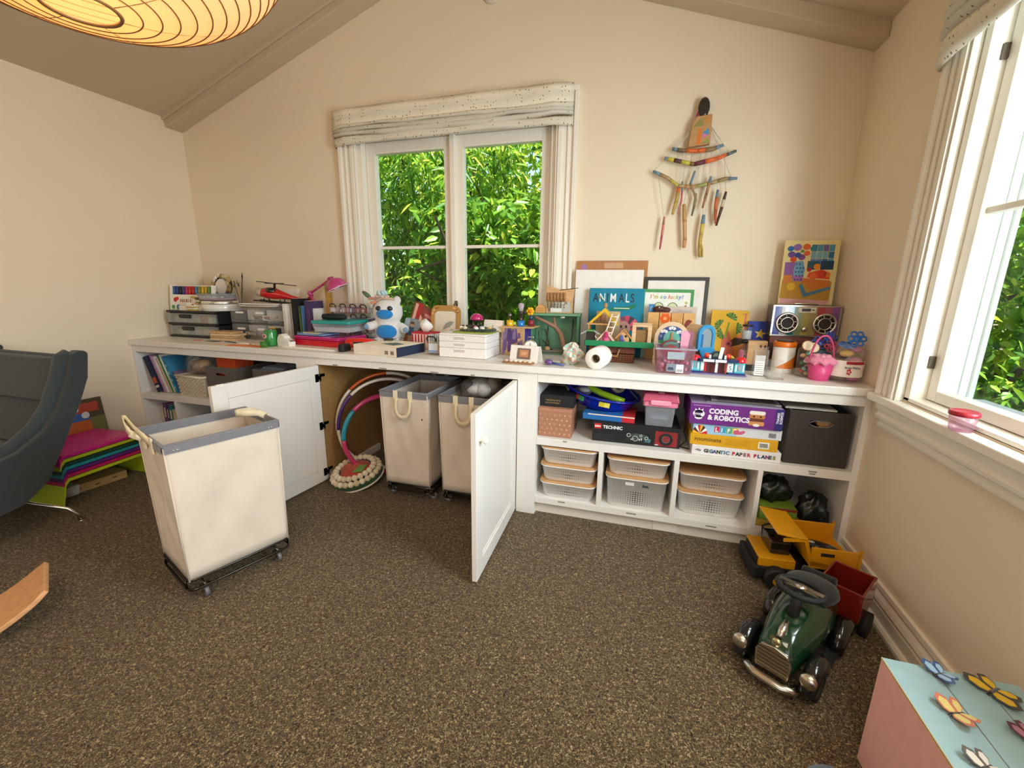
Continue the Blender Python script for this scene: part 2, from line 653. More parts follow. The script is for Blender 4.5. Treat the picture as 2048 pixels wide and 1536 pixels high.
# deep outer frame and sill of the side window, seen through its glass
m = MB('eceff0').box(-.66, -.578, .10, .150, .76, 2.03).box(-.578, -.570, .112, .120, .80, 2.0).box(-.578, -.566, .136, .150, .80, 2.0)
m.to('outer_frame', paint, w2, .003)
MB('e2e8ee').box(-.66, .66, .10, .24, .70, .785).to('outer_sill', paint, w2, .003)
# hinges and the stool + apron of the side window
for z in (.91, 1.80):
    MB('6b6258').box(-.606, -.592, .030, .046, z - .02, z + .02).to('hinge', metal, w2)
SY0, SY1 = -2.15, -0.600
m = MB(TRIM).box(XR - .045, XR, SY0, SY1, .738, .766)
struct('trim_4', m, paint, bevel=.004)
ap = MB(TRIM)
prf = [(0, .738), (-.030, .738), (-.030, .716), (-.022, .712), (-.020, .700), (-.030, .694), (-.028, .682), (-.014, .672), (-.010, .664), (-.018, .658), (-.016, .648), (0, .645)]
n = len(prf)
ap.add([(XR + p[0], SY0 + .04, p[1]) for p in prf] + [(XR + p[0], SY1 - .045, p[1]) for p in prf],
       [(k, (k + 1) % n, n + (k + 1) % n, n + k) for k in range(n)] + [tuple(range(n)), tuple(range(n, 2 * n))])
struct('trim_5', ap, paint)
# garden doors frame behind the photographer
m = MB(TRIM).box(-1.0, -.93, YF - .1, YF + .02, 0, 2.15).box(1.18, 1.25, YF - .1, YF + .02, 0, 2.15).box(-1.0, 1.25, YF - .1, YF + .02, 2.08, 2.15)
m.box(.09, .16, YF - .08, YF, 0, 2.08).box(-.93, 1.18, YF - .08, YF, 0, .12)
struct('door_1', m, paint)

# electric socket cover on the right baseboard
o = MB('c9b79b').box(XR - .026, XR - .018, -.84, -.745, .022, .092).to('socket_plate', plastic, None, .003)
tag(o, 'painted socket plate on the baseboard behind the green ride-on car', 'socket')


# ================================================================= roman blinds
def blind(name, label, L, z_top, z_bot):
    """Folded roman blind hanging in the plane y=0 (room at -y), length L from x=0."""
    t_ = thing(name, label, 'blind')
    nx = 48
    def fold(prof, amp, seed, name_, col, zc=None):
        rnd = random.Random(seed)
        ph = [rnd.uniform(0, 6.28) for _ in range(4)]
        m_ = MB(col)
        rings = []
        for i in range(nx + 1):
            x = L * i / nx
            e = min(1, min(i, nx - i) / 3.0)
            sag = amp * (math.sin(x * 4.1 + ph[0]) + .6 * math.sin(x * 9.7 + ph[1]) + .3 * math.sin(x * 21 + ph[2]))
            rings.append([(x, p[0] * (0.55 + .45 * e) - .004 * math.sin(x * 13 + ph[3] + k), p[1] + sag * (k / len(prof))) for k, p in enumerate(prof)])
        vs = [p for r_ in rings for p in r_]
        n_ = len(prof)
        m_.add(vs, [(i * n_ + k, (i + 1) * n_ + k, (i + 1) * n_ + k + 1, i * n_ + k + 1) for i in range(nx) for k in range(n_ - 1)], True)
        # returns at both ends
        for i in (0, nx):
            r_ = rings[i]
            m_.add(r_ + [(p[0], -.005, p[2]) for p in r_], [(k, k + 1, n_ + k + 1, n_ + k) for k in range(n_ - 1)], True)
        return m_.to(name_, blindm, t_, 0, solid=.002)
    h = z_top - z_bot
    fold([(-.062, z_top), (-.066, z_top - .02), (-.070, z_top - h * .40), (-.060, z_top - h * .50)], .003, 1, 'valance', 'efe7d4')
    fold([(-.050, z_top - h * .42), (-.074, z_top - h * .47), (-.082, z_top - h * .52), (-.060, z_top - h * .58)], .010, 2, 'fold', 'e2dac8')
    fold([(-.056, z_top - h * .52), (-.078, z_top - h * .58), (-.084, z_top - h * .64), (-.060, z_top - h * .69)], .012, 3, 'fold', 'd8d2c2')
    fold([(-.058, z_top - h * .64), (-.080, z_top - h * .70), (-.085, z_top - h * .76), (-.060, z_top - h * .82)], .011, 4, 'fold', 'd8d3c6')
    fold([(-.056, z_top - h * .76), (-.072, z_top - h * .84), (-.074, z_top - h * .94), (-.064, z_bot), (-.05, z_bot + .01)], .005, 5, 'hem', 'eae2d0')
    return t_


def blind_nodes(nt):
    out = nt.nodes.new('ShaderNodeOutputMaterial')
    b = nt.nodes.new('ShaderNodeBsdfPrincipled')
    b.inputs['Roughness'].default_value = .95
    at = nt.nodes.new('ShaderNodeAttribute'); at.attribute_name = 'Col'
    tc = nt.nodes.new('ShaderNodeTexCoord')
    mp = nt.nodes.new('ShaderNodeMapping'); mp.inputs['Scale'].default_value = (62, 1, 52)
    vo = nt.nodes.new('ShaderNodeTexVoronoi'); vo.inputs['Randomness'].default_value = .35; vo.inputs['Scale'].default_value = 1
    lt = nt.nodes.new('ShaderNodeMath'); lt.operation = 'LESS_THAN'; lt.inputs[1].default_value = .20
    wv = nt.nodes.new('ShaderNodeTexWave'); wv.bands_direction = 'Z'; wv.inputs['Scale'].default_value = 5.0
    mix1 = nt.nodes.new('ShaderNodeMix'); mix1.data_type = 'RGBA'
    mix1.inputs[7].default_value = (*hx('b6bcb6'), 1)
    mr = nt.nodes.new('ShaderNodeMapRange'); mr.inputs['To Max'].default_value = .25
    mix2 = nt.nodes.new('ShaderNodeMix'); mix2.data_type = 'RGBA'
    mix2.inputs[7].default_value = (*hx('7d6a4e'), 1)
    nt.links.new(tc.outputs['Object'], mp.inputs[0]); nt.links.new(mp.outputs[0], vo.inputs['Vector'])
    nt.links.new(tc.outputs['Object'], wv.inputs['Vector'])
    nt.links.new(vo.outputs['Distance'], lt.inputs[0])
    nt.links.new(wv.outputs['Fac'], mr.inputs['Value'])
    nt.links.new(mr.outputs[0], mix1.inputs[0]); nt.links.new(at.outputs['Color'], mix1.inputs[6])
    nt.links.new(lt.outputs[0], mix2.inputs[0]); nt.links.new(mix1.outputs[2], mix2.inputs[6])
    nt.links.new(mix2.outputs[2], b.inputs['Base Color'])
    nt.links.new(b.outputs[0], out.inputs[0])


blindm = node_mat('dotted_blind_linen', blind_nodes)
b1 = blind('roman_blind', 'cream dotted roman blind folded above the hedge window', 1.478, 2.157, 1.962)
b1.location = (-1.450, 0, 0)
b2 = blind('roman_blind', 'dotted roman blind gathered over the side window', 1.478, 2.157, 1.83)
b2.matrix_world = Matrix.Translation((XR, -.605, 0)) @ Matrix.Rotation(R(-90), 4, 'Z')
o = MB('d8cdb8').tube([(XR - .012, -.60, 1.95), (XR - .012, -.605, 1.4), (XR - .012, -.612, 1.19), (XR - .012, -.625, 1.158), (XR - .012, -.64, 1.18), (XR - .012, -.648, 1.4), (XR - .012, -.635, 1.95)],
                      .0018, 6).to('blind_cord', fabric)
tag(o, 'thin looped pull cord hanging beside the side window', 'cord')

# ================================================================= built-in counter
CAB = 'e9e5e0'
o = MB(CAB).box(XL, XR, -D, 0, ZS, HC).to('worktop', paint, None, .003)
tag(o, 'long white painted worktop running wall to wall under the window', 'counter')
YB = -0.03


def strip(parent, x, z, w=.03):
    MB('8f8a84').box(x - w / 2, x + w / 2, F - .0012, F, z - .0035, z + .0035).to('label_strip', matte, parent)


# --- left shelf unit
u = thing('shelf_unit', 'white open shelf unit with books and bins at the grey armchair end', 'shelving', ((XL - 1.276) / 2, F, 0))
def put(mb, name, parent, mat=paint, bevel=.0015, **k):
    """World-coordinate mesh parented to an unrotated thing."""
    o_ = mb.to(name, mat, parent, bevel, **k)
    o_.location = -Vector(parent.location)
    return o_
put(MB(CAB).box(XL, -2.697, F, YB, 0, ZS), 'side_panel', u)
put(MB(CAB).box(-1.302, -1.281, F + .02, YB, 0, ZS - .001), 'side_panel', u)
put(MB(CAB).box(XL, -1.281, YB, YB + .01, 0, ZS - .001), 'back_panel', u)
put(MB(CAB).box(-2.697, -1.411, F, F + .02, .694, ZS), 'top_rail', u)
put(MB(CAB).box(-1.411, -1.2795, F, F + .02, 0, ZS), 'stile', u)
put(MB(CAB).box(-2.697, -1.411, F, YB, .379, .418), 'shelf', u)
put(MB(CAB).box(-2.697, -1.411, F, YB, .067, .1006), 'bottom_shelf', u)
put(MB(CAB).box(-2.697, -1.411, F + .034, F + .05, 0, .067), 'plinth', u)
for x in (-2.42, -2.09, -1.76):
    put(MB(CAB).box(x, x + .022, F, YB, .1006, .379), 'divider', u)

# --- middle cupboard: plywood inside, two open doors
u = thing('cupboard', 'white cupboard with both doors standing open on canvas carts', 'cupboard', (-.69, F, 0))
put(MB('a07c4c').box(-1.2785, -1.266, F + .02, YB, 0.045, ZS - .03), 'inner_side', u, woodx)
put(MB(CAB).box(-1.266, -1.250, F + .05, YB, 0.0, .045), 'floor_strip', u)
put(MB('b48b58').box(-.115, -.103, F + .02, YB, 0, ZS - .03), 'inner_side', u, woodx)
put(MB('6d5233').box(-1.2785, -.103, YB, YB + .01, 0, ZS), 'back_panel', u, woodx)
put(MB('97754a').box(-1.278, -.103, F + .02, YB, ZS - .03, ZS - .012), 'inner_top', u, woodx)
rail = put(MB(CAB).box(-1.278, -.1012, F, F + .02, .698, ZS), 'top_rail', u)
put(MB(CAB).box(-.1012, -.0040, F, F + .02, 0, ZS), 'stile', u)
for x, w in ((-1.145, .03), (-.846, .045), (-.545, .045), (-.334, .02)):
    put(MB('8f8a84').box(x - w / 2, x + w / 2, F - .0012, F + .002, .7005, .7065), 'label_strip', u, matte, 0)
W = .5848


def door(sign, ang, hx_):
    d = bpy.data.objects.new('door', None)
    COL.objects.link(d)
    d.parent = u
    d.location = Vector((hx_, F, 0)) - Vector(u.location)
    d.rotation_euler = (0, 0, ang)
    s = sign
    def X(a, b_):
        return (min(s * a, s * b_), max(s * a, s * b_))
    z0, z1, th = .012, .695, .021
    m_ = MB(CAB)
    st = .068
    m_.box(*X(.001, st), 0, th, z0, z1).box(*X(W - st, W), 0, th, z0, z1)
    m_.box(*X(st, W - st), 0, th, z0, z0 + st).box(*X(st, W - st), 0, th, z1 - st, z1)
    fr = m_.to('frame', paint, d, .0015)
    p_ = MB(CAB)
    p_.box(*X(st + .0012, W - st - .0012), .007, th - .001, z0 + st + .0012, z1 - st - .0012)
    p_.to('panel', paint, d, .0012)
    # sloped sticking round the outer recess
    mo = MB(CAB)
    for a, b_, c, e in ((st, st + .012, z0 + st, z1 - st), (W - st - .012, W - st, z0 + st, z1 - st)):
        mo.box(*X(a, b_), .004, .0075, c, e)
    mo.box(*X(st, W - st), .004, .0075, z0 + st, z0 + st + .012).box(*X(st, W - st), .004, .0075, z1 - st - .012, z1 - st)
    mo.to('moulding', paint, d, .002)
    kn = MB('f4efe6')
    xk = s * (W - .040)
    kn.T((xk, 0, .585), (R(90), 0, 0)).lathe([(.007, 0), (.006, .008), (.007, .012), (.014, .018), (.015, .024), (.010, .030), (.002, .032)], 14)
    kn.to('knob', plastic, d)
    hb = MB('2c2520')
    for z in (.625, .345, .065):
        hb.box(*X(.008, .030), th, th + .004, z - .022, z + .022).box(*X(-.004, .012), th - .002, th + .008, z - .010, z + .010)
        hb.cyl((s * -.002, th + .003, z - .02), (s * -.002, th + .003, z + .02), .005, n=8)
        hb.box(*X(-.030, -.006), th + .004, th + .009, z + .004, z + .02)
        h_ = hb.to('hinge', metal, d)
        hb = MB('2c2520')
    return d


dl = door(1, -1.6807, -1.2757)
dr = door(-1, math.pi / 2 + (1.5708 - 1.5459), -.1036)
# small magnetic catch plate on the left door's free edge
MB('f3efe8').box(W - .05, W - .02, .021, .029, .688, .700).to('catch', plastic, dl)

# --- right shelf unit
u = thing('shelf_unit', 'white shelf unit of four low cubbies under one long shelf by the side window', 'shelving', (.66, F, 0))
put(MB(CAB).box(-.0234, -.0030, F + .0206, YB, 0, ZS), 'side_panel', u)
put(MB(CAB).box(1.3103, XR, F, YB, 0, ZS), 'side_panel', u)
put(MB(CAB).box(-.0234, XR, YB, YB + .01, 0, ZS), 'back_panel', u)
put(MB(CAB).box(-.0034, 1.3103, F, F + .02, .694, ZS), 'top_rail', u)
put(MB(CAB).box(-.0034, 1.3103, F, YB, .379, .4169), 'shelf', u)
put(MB(CAB).box(-.0034, 1.3103, F, YB, .067, .1006), 'bottom_shelf', u)
put(MB('e6dfd2').box(-.0034, 1.3103, F + .034, F + .05, 0, .067), 'plinth', u)
for a, b_ in ((.3029, .3258), (.6401, .6625), (.9781, .998)):
    put(MB(CAB).box(a, b_, F, YB, .1006, .379), 'divider', u)
for x, z, w in ((.14, .410, .02), (.135, .090, .035), (.471, .086, .045), (.822, .083, .045), (1.176, .402, .03), (1.176, .392, .022)):
    put(MB('8f8a84').box(x - w / 2, x + w / 2, F - .0012, F + .002, z - .003, z + .003), 'label_strip', u, matte, 0)
o = MB('e9e3d6').box(.575, .685, F + .028, F + .034, .005, .056).to('outlet_plate', plastic, None, .002)
tag(o, 'blank outlet plate in the plinth below the middle baskets', 'socket')

# ================================================================= things on the worktop (left to right)
Z = HC
# --- black drawer unit
t_ = thing('drawer_unit', 'black two-tier desk drawer unit with smoky clear drawers', 'drawers', (-2.455, -.34, Z))
w2_ = .213
m = MB('17171a')
for z in (0, .083, .166):
    m.box(-w2_, w2_, 0, .29, z, z + .014)
m.box(-w2_, -w2_ + .006, .02, .29, .014, .166).box(w2_ - .006, w2_, .02, .29, .014, .166).box(-w2_, w2_, .284, .29, .014, .166)
m.to('frame', plastic, t_, .003)
for k, z in enumerate((.016, .099)):
    d_ = bpy.data.objects.new('drawer', None); COL.objects.link(d_); d_.parent = t_
    b_ = MB('ffffff')
    y0 = .004 - .008 * k
    b_.box(-w2_ + .008, w2_ - .008, y0, y0 + .003, z, z + .063).box(-w2_ + .008, -w2_ + .011, y0, .27, z, z + .06).box(w2_ - .011, w2_ - .008, y0, .27, z, z + .06)
    b_.box(-w2_ + .008, w2_ - .008, y0, .27, z, z + .003)
    b_.to('tray', clear_s, d_)
    h_ = MB('1b1b1d').T((-.04, y0 - .004, z + .043)).prism(rrect(-.045, .055, -.012, .014, .010), -.006, .008, 'y')
    h_.to('handle', plastic, d_, .003)
    c_ = MB('c7c2b8')
    for q in range(6):
        c_.C(random.choice(['efeae0', 'd9d4cc', 'bcbab6', 'e6e0d2', 'b8705a'])).box(-.19 + q * .063, -.135 + q * .063, .02 + .02 * random.random(), .24, z + .004, z + .024 + .028 * random.random())
    c_.to('contents', matte, d_)

# --- felt marker carton
t_ = thing('marker_carton', 'white marker pen carton printed with red and green dots', 'box', (-2.690, -.295, Z + .18), rot=(R(-7), 0, R(2)))
m = MB('f1ede2').box(0, .375, 0, .028, 0, .105)
m.C('f4efe4').box(0, .375, .02, .028, .105, .170).box(0, .02, 0, .028, .105, .17).box(.36, .375, 0, .028, .105, .17)
m.to('carton', matte, t_, .0015)
pr_ = MB()
for cx, cz, r_, c in ((.05, .07, .016, 'c8322b'), (.068, .078, .012, 'd4453a'), (.03, .02, .014, '5d9a4a'), (.075, .02, .017, '3f86b8'), (.12, .016, .012, 'd9a63a'),
                      (.2, .03, .013, 'c8322b'), (.29, .03, .015, '5d9a4a')):
    pr_.C(c).prism(disc2(cx, cz, r_, 14), -.0012, .0, 'y')
pr_.to('printed_dots', matte, t_)
marks(t_, .09, .20, .052, .022, '9d6a54', seed=3)
for i, c in enumerate(['2d5f9a', '3a3f7d', '23262c', '4c3f86', 'b03a68', 'c8322b', 'b8302c', '4f7fa8', '8d8a3a', 'd8b02f', 'c79a2d', '5f8d3e']):
    MB(c).cyl((.03 + i * .0275, .012, .10), (.03 + i * .0275, .012, .162), .0095, n=8).to('marker_pen', plastic, t_)

# --- memo pads in front of it
for i, (x, y, z, w, h, c, lb) in enumerate([(-2.545, -.315, .18, .062, .030, 'efe7d4', 'cream memo block stacked lowest in front of the marker carton'),
                                             (-2.470, -.318, .18, .066, .036, 'cfae5c', 'mustard memo block beside the round white tin'),
                                             (-2.545, -.31, .21, .07, .022, 'e4d8b8', 'pale memo block on top of the cream one')]):
    m = MB(c)
    for k in range(4):
        m.C(c if k % 2 == 0 else 'f6f1e6').box(-w / 2, w / 2, 0, .05, k * h / 4, (k + 1) * h / 4 - .0008)
    one('memo_block', lb, 'memo pad', m, matte, (x, y, Z + z), R(4 - 5 * i), 'memo blocks on the black drawers')
m = MB('9c8240')
for k in range(6):
    m.C(random.choice(['8c7a44', 'c2a458', '6d6438', 'd9cda2'])).ball((random.uniform(-.03, .03), random.uniform(0, .03), .012 + .008 * k), (.018, .014, .008), 8, 5)
one('dried_flower_bundle', 'small heap of dried yellow flowers next to the tin', 'dried flowers', m, matte, (-2.425, -.312, Z + .18 + .036))

# --- tin and lidded tub
t_ = thing('round_tin', 'low round white tin with bright rim on the black drawers', 'tin', (-2.330, -.205, Z + .18))
MB('f3f0ea').lathe([(.112, 0), (.114, .002), (.114, .058)], 36).to('body', gloss, t_)
MB('e8e6e2').lathe([(.116, .046), (.1165, .052), (.116, .066), (.113, .068)], 36).to('rim', metal, t_)
t_ = thing('lidded_tub', 'squat clear tub with pink content on the round tin', 'tub', (-2.345, -.205, Z + .248))
MB('e6ddd4').lathe([(.100, .001), (.112, .004), (.120, .038)], 32).to('body', clear_m, t_)
MB('d98f90').lathe([(.095, .004), (.106, .006), (.108, .016)], 24).to('contents', matte, t_)
MB('e9e4da').lathe([(.123, .036), (.124, .046), (.116, .048)], 32).to('lid', clear_m, t_)

# --- shell wreath
t_ = thing('shell_wreath', 'upright wreath of cream shells and dark pods round a white disc', 'wreath', (-2.410, -.125, Z + .265), rot=(R(-8), 0, 0))
MB('efeae2').T((0, 0, .075), (R(90), 0, 0)).lathe([(.056, 0), (.056, .008), (.05, .012)], 24).to('disc', plastic, t_)
MB('3a2e22').torus((0, 0, .075), .072, .016, 28, 8, 'y').to('hoop', rubber, t_)
for k in range(20):
    a = 2 * math.pi * k / 20
    c = random.choice(['cdbb8e', 'b89f68', 'd9cda8', 'a58a52', '4a3a26', 'e8e0c8'])
    rr = .074 + random.uniform(-.008, .010)
    MB(c).T((rr * math.cos(a), -.012, .075 + rr * math.sin(a)), (random.uniform(-.5, .5), -a, random.uniform(-.5, .5))).ball((0, 0, 0), (.016, .008, .021), 8, 6).to('shell', plastic, t_)
m = MB('2a2622')
m.prism([(-.004, .055), (.004, .055), (.002, .085), (-.002, .085)], -.011, -.009, 'y').prism([(-.02, .062), (-.012, .06), (-.015, .08)], -.011, -.009, 'y').prism([(.012, .06), (.02, .062), (.016, .078)], -.011, -.009, 'y')
m.to('drawing', matte, t_)

# --- clear acrylic drawers with magazines, brushes and the toy helicopter on top
t_ = thing('acrylic_drawers', 'clear acrylic block of four small drawers with white labels', 'drawers', (-2.19, -.268, Z))
m = MB('ffffff')
for z in (0, .106, .212):
    m.box(0, .34, 0.004, .235, z, z + .004)
for x in (0, .166, .336):
    m.box(x, x + .004, 0.004, .235, .004, .212)
m.box(0, .34, .231, .235, .004, .212)
m.to('case', clear, t_)
for i in range(2):
    for j in range(2):
        x0, z0 = .006 + .168 * i, .006 + .106 * j
        d_ = MB('ffffff').box(x0, x0 + .156, 0, .003, z0, z0 + .096).box(x0, x0 + .003, 0, .22, z0, z0 + .09).box(x0 + .153, x0 + .156, 0, .22, z0, z0 + .09).box(x0, x0 + .156, 0, .22, z0, z0 + .002)
        d_ = d_.to('drawer', clear, t_)
        MB('f5f2ec').box(x0 + .045, x0 + .11, -.0012, 0, z0 + .058, z0 + .07).to('name_label', matte, d_)
        MB('ffffff').box(x0 + .055, x0 + .1, -.010, 0, z0 + .078, z0 + .084).to('pull', clear, d_)
        c_ = MB('c9c0b2')
        c_.C('ece8e0').box(x0 + .01, x0 + .146, .12, .21, z0 + .004, z0 + .075)
        for q in range(7):
            c_.C(random.choice(['f4f0ea', 'e9e4da', 'd8cfc0', 'b89a86', 'a3786a', 'e8e6e2', '9aa0a4'])).T((x0 + .03 + .1 * random.random(), .05 + .12 * random.random(), z0 + .01 + .012 * random.random()), (random.random(), random.random() * .3, random.random() * 3)).cbox((0, 0, .008), (.05, .03, .014))
        c_.to('contents', matte, d_)
for i, (dx, dy, rz_, c, lb) in enumerate([(0, 0, .03, 'e8e4da', 'lowest pale magazine lying on the acrylic drawers'), (.02, .01, -.06, 'c9bfae', 'beige magazine second from the bottom on the acrylic drawers'), (.01, -.012, .10, 'efece6', 'white leaflet directly under the toy helicopter')]):
    m = MB(c).box(-.13, .13, -.09, .09, 0, .006).C('b9a48c').box(-.11, .02, -.07, .02, .006, .0063)
    one('magazine', lb, 'magazine', m, matte, (-2.0 + dx, -.15 + dy, Z + .216 + .007 * i), rz_, 'magazines under the helicopter', bevel=.001)
t_ = thing('brush_jar', 'slim glass jar of paintbrushes behind the shell wreath', 'jar', (-2.163, -.20, Z + .216))
MB('ffffff').lathe([(.024, .001), (.026, .004), (.026, .07), (.024, .072)], 18).to('jar', clear, t_)
for k, (dx, dy, h, c, c2) in enumerate([(-.035, .0, .19, '7a5a3a', 'c9b48a'), (-.02, .01, .165, 'b8b2aa', '8a6a44'), (.022, .006, .125, '9b2f2a', '3a2a1c'), (.04, 0, .215, '4a3a2a', '2a221a'), (-.046, .008, .14, 'd8d2c4', '6b4a2c'), (.008, -.006, .15, 'a98a58', '3a3028')]):
    MB(c).cyl((dx * .15, dy * .3, .006), (dx, dy, h * .86), .0028, .0034, 7).C(c2).cyl((dx, dy, h * .86), (dx * 1.1, dy, h), .0055, .002, 7).to('paintbrush', plastic, t_)

t_ = thing('toy_helicopter', 'red toy helicopter with black rotor on the magazines', 'toy', (-1.905, -.155, Z + .239), rot=(0, R(6), R(22)))
t_.scale = (1.25, 1.25, 1.15)
m = MB('c2181c')
body = [(-.085, .050, .012), (-.075, .050, .026), (-.045, .052, .036), (-.005, .052, .036), (.03, .048, .026), (.08, .040, .014), (.17, .028, .008)]
rings = [[(x, r_ * math.cos(2 * math.pi * k / 14), z + r_ * .9 * math.sin(2 * math.pi * k / 14)) for k in range(14)] for x, z, r_ in body]
m.ring(rings)
m.to('fuselage', gloss, t_)
MB('b7a58c').ball((-.082, 0, .052), (.032, .030, .026), 14, 9).to('cockpit', plastic, t_)
MB('26231f').ball((-.022, -.014, .066), (.032, .026, .020), 12, 8).to('side_window', gloss, t_)
m = MB('1c1a18').cyl((-.01, 0, .08), (-.01, 0, .112), .006).box(-.10, .10, -.007, .007, .108, .112).box(-.017, -.003, -.1, .1, .108, .112)
m.to('rotor', plastic, t_)
m = MB('1c1a18')
for s in (-1, 1):
    m.cyl((-.10, s * .032, .004), (.07, s * .032, .004), .004, n=8).cyl((-.05, s * .028, .02), (-.05, s * .032, .004), .003, n=6).cyl((.03, s * .026, .022), (.03, s * .032, .004), .003, n=6)
m.to('skid', plastic, t_)
MB('a11419').prism([(.14, .03), (.175, .03), (.19, .07), (.178, .07)], -.003, .003, 'y').to('tail_fin', gloss, t_)

o = one('white_board', 'blank white board standing behind the toy helicopter', 'board', MB('f0ece2').box(-2.235, -1.845, -.026, -.004, Z, 1.10), matte, bevel=.002)

# --- upright books by the lamp
bk = [(-1.812, .024, .236, 'efeae4', 'd9d2c8', 'white spined book standing at the helicopter tail'),
      (-1.787, .018, .230, 'e2dcd8', 'cfc8c0', 'grey-white thin book next to the white spined one'),
      (-1.768, .022, .236, 'dcd0cc', 'c9bcb6', 'pinkish white book third in the row by the desk lamp'),
      (-1.738, .040, .272, '17171a', '24242a', 'tall black ring binder in the row by the desk lamp'),
      (-1.696, .014, .222, '5d7a3c', '6f8a4a', 'thin green book leaning beside the black binder'),
      (-1.680, .012, .214, 'e9e6dd', 'd8d5cc', 'thin white pamphlet between green and blue books'),
      (-1.666, .016, .226, '4a78a8', '5a88b8', 'thin blue book in front of the purple one'),
      (-1.648, .052, .258, '4a3560', '5a3f72', 'thick purple book behind the pink lamp arm'),
      (-1.594, .012, .210, 'efece8', 'e2ded8', 'white card with black ring standing by the teal tub')]
for i, (x, w, h, c, c2, lb) in enumerate(bk):
    m = MB(c).box(0, w, 0, .115, 0, h).C('f2efe8').box(.002, w - .002, .004, .116, .002, h + .0004).C(c2).box(w * .25, w * .75, -.0006, 0, h * .15, h * .8)
    t_ = one('book', lb, 'book', m, matte, (x, -.205 + .012 * (i % 3), Z), group='upright books by the lamp', bevel=.001)
    if i == 8:
        MB('17171a').torus((.006, -.001, .07), .030, .007, 20, 6, 'y').to('printed_ring', matte, t_)

# --- clear cup with yellow and black stationery
t_ = thing('stationery_cup', 'clear cup holding a yellow and a black sharpener', 'cup', (-1.755, -.335, Z))
MB('ffffff').lathe([(.034, .001), (.036, .003), (.042, .062)], 20).to('cup', clear, t_)
MB('d8b02a').box(-.032, .0, -.012, .014, .004, .095).to('yellow_sharpener', plastic, t_, .003)
MB('1d1c1c').box(.003, .034, -.014, .014, .004, .092).to('black_sharpener', rubber, t_, .004)

# --- wooden tile stack, papers, can, tape
for i in range(4):
    m = MB(['d9b98e', 'c9a678', 'e0c49c', 'cda97c'][i]).box(-.098, .098, -.045, .045, 0, .0135)
    one('wooden_tile', ['lowest', 'second', 'third', 'topmost'][i] + ' pale wooden tile in the stack before the acrylic drawers', 'wooden tile', m, woodx, (-2.155 + .004 * i * (-1) ** i, -.335, Z + .0145 * i), R(3 * (-1) ** i), 'stack of wooden tiles', bevel=.002)
one('sticker_sheet', 'small pink oval sticker lying flat left of the wooden tiles', 'sticker', MB('e07f74').prism(disc2(0, 0, .04, 20, .5), 0, .0012, 'z'), matte, (-2.30, -.43, Z))
one('paper_sheet', 'dark blue paper scrap poking out before the wooden tiles', 'paper', MB('51607a').prism([(-.05, -.02), (.06, -.03), (.05, .03), (-.04, .02)], 0, .001, 'z'), matte, (-2.17, -.425, Z))
one('paper_sheet', 'large orange paper sheet at the counter edge', 'paper', MB('e88a4a').prism([(-.13, -.035), (.13, -.03), (.14, .045), (-.14, .055)], 0, .0012, 'z'), matte, (-1.80, -.515, Z))
one('paper_sheet', 'white paper strip lying on the orange sheet', 'paper', MB('efe7d8').prism([(-.13, .0), (.10, .01), (.10, .04), (-.13, .05)], 0, .001, 'z'), matte, (-1.83, -.49, Z + .0013))
one('paper_sheet', 'pale pink paper corner beside the orange sheet', 'paper', MB('e8c2ac').prism([(-.06, -.02), (.02, -.03), (.05, .02), (-.05, .03)], 0, .001, 'z'), matte, (-1.985, -.525, Z))
for k, (x0, y0, x1, y1, c, lb) in enumerate([(-1.98, -.455, -1.80, -.48, 'f2ede2', 'white pencil lying across the paper strip'), (-1.86, -.44, -1.74, -.51, 'e9e2d4', 'cream pencil lying towards the green can'), (-2.06, -.44, -1.92, -.47, '3a4a6a', 'dark blue pencil near the wooden tiles')]):
    dv = Vector((x1 - x0, y1 - y0, 0)); L_ = dv.length
    m = MB(c).cyl((0, 0, .004), (L_ * .9, 0, .004), .0035, n=6).C('d8b98a').cyl((L_ * .9, 0, .004), (L_, 0, .004), .0035, .0006, 6)
    one('pencil', lb, 'pencil', m, plastic, (x0, y0, Z + .0025), math.atan2(dv.y, dv.x), 'loose pencils')
t_ = thing('drinks_can', 'green drinks can with a pale oval emblem', 'can', (-1.664, -.465, Z))
MB('2f8a3e').lathe([(.026, .001), (.033, .008), (.034, .012), (.034, .088), (.029, .098)], 24).to('body', gloss, t_)
MB('c9cccc').lathe([(.029, .098), (.030, .100), (.027, .101), (.026, .097)], 24).to('top', metal, t_)
m = MB('d9c9c4')
m.T((-.012, -.0345, .062), (0, 0, R(-18))).prism(disc2(0, 0, .023, 18, .62), -.001, .002, 'y').C('b8605a').prism(disc2(0, 0, .014, 14, .5), -.002, .0, 'y')
m.to('emblem', matte, t_)
one('clear_green_cup', 'small see-through green cup in front of the drinks can', 'cup', MB('7ecb6a').lathe([(.018, .0005), (.020, .002), (.022, .034), (.020, .034), (.018, .003)], 16, cap=False), clear_mat('green_clear_plastic', 'a8e08a', .1, .35, '7fc865'), (-1.655, -.527, Z))
t_ = thing('tape_dispenser', 'white desk tape dispenser beside the green can', 'tape dispenser', (-1.565, -.455, Z), R(-12))
out = [(-.055, 0), (.06, 0), (.062, .03), (.052, .042), (.02, .05), (.012, .064), (-.01, .076), (-.034, .072), (-.052, .052), (-.058, .03)]
MB('f2eee8').prism(out, -.02, .02, 'y').to('body', plastic, t_, .004)
MB('e2ddd4').torus((-.018, 0, .042), .022, .008, 20, 8, 'y').to('tape_roll', plastic, t_)
MB('efeeee').prism(rrect(-.02, .056, .008, .036, .01), -.0215, -.02, 'y').to('front_plate', gloss, t_)
MB('b8b6b2').box(.05, .064, -.015, .015, .036, .042).to('cutter', metal, t_)

